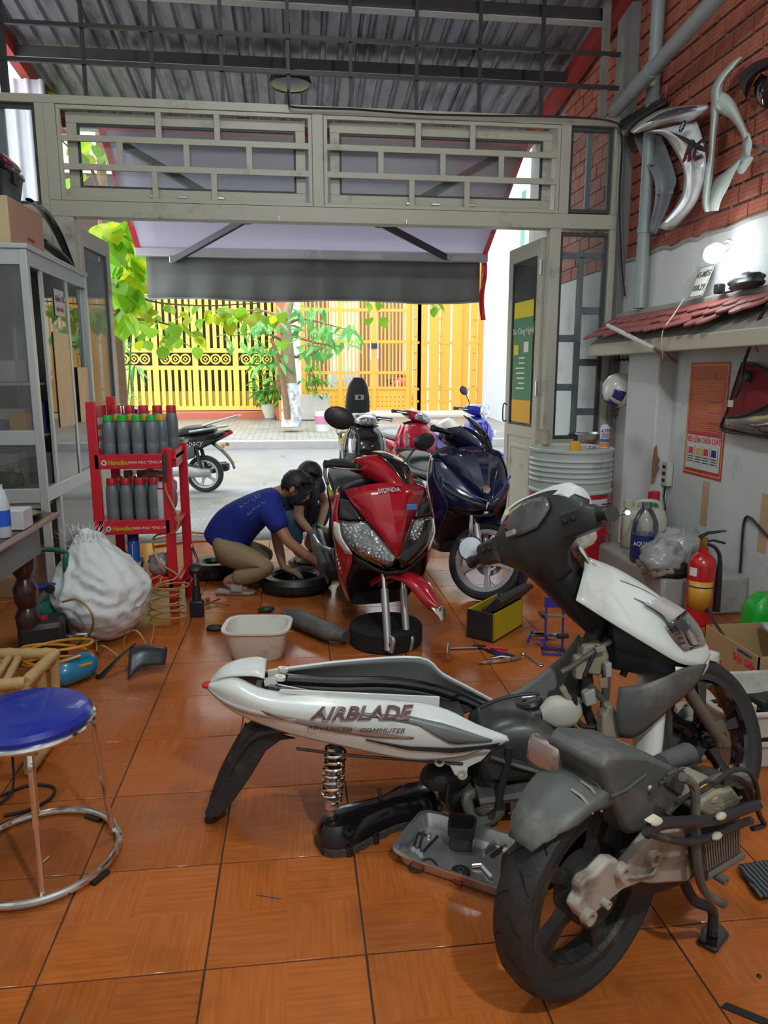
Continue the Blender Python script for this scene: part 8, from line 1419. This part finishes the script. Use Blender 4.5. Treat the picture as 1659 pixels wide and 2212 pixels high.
def squatter(lab_, J, shirt, pants, glasses=False, fw=(.85, -.25, -.45), sandals=True, shirt_text=False):
    """J: world joints of a squatting figure"""
    t = thing('person', lab_, 'person', (0, 0, 0)); g = Graph()
    pel = g.n(J['pelvis'], .08); sp = g.n(J['spine'], .105, pel); ch = g.n(J['chest'], .11, sp); nk = g.n(J['neck'], .055, ch); nk2 = g.n(V(J['neck']).lerp(V(J['head']), .45), .052, nk)
    fwv = V(fw).normalized(); upv = V((0, 0, 1)); hd_ = V(J['head']); g.n(hd_ - fwv * .01, .084, nk2); 
    for k in 'rl':
        s = g.n(J['sh' + k], .062, ch); e = g.n(V(J['sh' + k]).lerp(V(J['el' + k]), .5), .046, s); e = g.n(J['el' + k], .038, e); w = g.n(V(J['el' + k]).lerp(V(J['wr' + k]), .4), .036, e); w = g.n(J['wr' + k], .025, w); hand(g, w, J['hd' + k], J.get('up' + k, (0, 0, 1)))
        h = g.n(J['hip' + k], .07, pel); q = g.n(V(J['hip' + k]).lerp(V(J['kn' + k]), .5), .078, h); q = g.n(J['kn' + k], .058, q); q = g.n(V(J['kn' + k]).lerp(V(J['an' + k]), .45), .05, q); q = g.n(J['an' + k], .036, q); f = V(J['an' + k]) + V(J['ft' + k]).normalized() * .07 + V((0, 0, -.045)); q = g.n(f, .032, q); g.n(f + V(J['ft' + k]).normalized() * .09 + V((0, 0, -.012)), .024, q)
    bd = skin_mesh('body', g.v, g.e, skinm, t)
    c = Graph(); a0_ = c.n(J['pelvis'] + (J['pelvis'] - J['spine']) * .3, .165); a = c.n(J['pelvis'], .175, a0_); b = c.n(J['spine'], .175, a); d = c.n(J['chest'], .158, b); c.n(V(J['chest']).lerp(V(J['neck']), .8), .075, d)
    for k in 'rl': s = c.n(J['sh' + k], .098, d); s = c.n(V(J['sh' + k]).lerp(V(J['el' + k]), .4), .08, s); c.n(V(J['sh' + k]).lerp(V(J['el' + k]), .70), .07, s)
    sh = skin_mesh('shirt', c.v, c.e, shirt, t)
    c = Graph(); a = c.n(J['pelvis'] - V((0, 0, .02)), .135); c.n(J['pelvis'].lerp(J['spine'], .5), .13, a)
    for k in 'rl': h = c.n(J['hip' + k], .108, a); q = c.n(V(J['hip' + k]).lerp(V(J['kn' + k]), .5), .096, h); q = c.n(J['kn' + k], .076, q); q = c.n(V(J['kn' + k]).lerp(V(J['an' + k]), .5), .07, q); c.n(V(J['kn' + k]).lerp(V(J['an' + k]), .85), .06, q)
    skin_mesh('trousers', c.v, c.e, pants, t); face(t, hd_, fw, (.3, 0, 1), skinm, hairm, glasses=glasses)
    if sandals:
        for k in 'rl': f = V(J['an' + k]); d_ = V(J['ft' + k]).normalized(); M_ = FR((f.x, f.y, .002), d_, V((0, 0, 1)).cross(d_)); s = obj('sandal', MB().ext([(-.06, -.04), (.06, -.045), (.17, -.045), (.205, -.02), (.205, .02), (.17, .045), (.06, .045), (-.06, .04)], .024, M_), mat('sandal_grey', (.35, .31, .30), .7), t, bev=.008); obj('strap', MB().patch([[M_ @ V((.05 + .04 * i, y, z)) for y, z in ((-.05, .02), (-.04, .062), (0, .08), (.04, .062), (.05, .02))] for i in range(3)], 3), mat('sandal_grey', (.35, .31, .30), .7), s, sol=.008)
    return t, sh
J = dict(pelvis=PY(488, 1168, 4.95), spine=PY(512, 1122, 4.93), chest=PY(562, 1084, 4.92), neck=PY(605, 1062, 4.9), head=PY(641, 1052, 4.86), shr=PY(582, 1098, 4.75), shl=PY(592, 1090, 5.08), elr=PY(622, 1170, 4.68), ell=PY(598, 1165, 4.99), wrr=PY(688, 1218, 4.70), wrl=PY(612, 1226, 4.86), hdr=(.5, .1, -.85), hdl=(.8, -.1, -.35), hipr=PY(490, 1192, 4.83), hipl=PY(500, 1192, 5.06), knr=PY(585, 1226, 4.70), knl=PY(585, 1196, 5.15), anr=V((-.50, 4.80, .085)), anl=V((-.42, 5.12, .085)), ftr=(1, -.2, 0), ftl=(1, .1, 0))
t, sh = squatter('crouching man in royal blue shirt and khaki trousers working on a wheel', J, blue_shirt, khaki, True)
M_ = FR(PY(541, 1084, 4.73), (.8, -.15, .55), (-.5, -.45, .7)); text('lettering', 'ĐỘC LẬP', .04, mat('shirt_print', (.3, .42, .5), .8), t, M_, .001); text('lettering', 'MÔTÔ', .05, mat('shirt_print', (.3, .42, .5), .8), t, FR(PY(556, 1100, 4.70), (.8, -.15, .55), (-.45, -.55, .7)), .001)
J2 = dict(pelvis=V((-.06, 5.72, .30)), spine=V((-.0, 5.70, .48)), chest=V((.04, 5.68, .62)), neck=V((.09, 5.66, .73)), head=PY(668, 1028, 5.62), shr=V((.02, 5.50, .63)), shl=V((.10, 5.86, .64)), elr=PY(645, 1120, 5.42), ell=V((.22, 5.80, .42)), wrr=PY(675, 1153, 5.3), wrl=PY(690, 1140, 5.45), hdr=(.8, -.5, -.1), hdl=(.3, -.8, -.2), hipr=V((-.06, 5.62, .28)), hipl=V((-.04, 5.82, .28)), knr=PY(632, 1112, 5.45), knl=V((.24, 5.85, .40)), anr=V((-.02, 5.55, .09)), anl=V((.06, 5.82, .09)), ftr=(.9, -.4, 0), ftl=(.9, -.3, 0))
squatter('second man in dark shirt and jeans crouching behind, holding a jar', J2, navyc, denim, False, (.6, -.55, -.6))
jp = PY(692, 1147, 5.22); t = thing('grease_jar', 'small green rimmed jar held by the second man', 'jar', jp, rot=(rad(70), 0, rad(-60))); obj('jar', MB().lathe([(.04, -.06), (.042, -.055), (.042, .03), (.036, .04), (.036, .0), (.001, -.02)], 20), mat('jar_label', (.45, .45, .3), .4), t); obj('rim', MB().lathe([(.043, .028), (.046, .03), (.046, .05), (.038, .05), (.038, .028)], 20), mat('jar_green', (.01, .16, .06), .4), t)
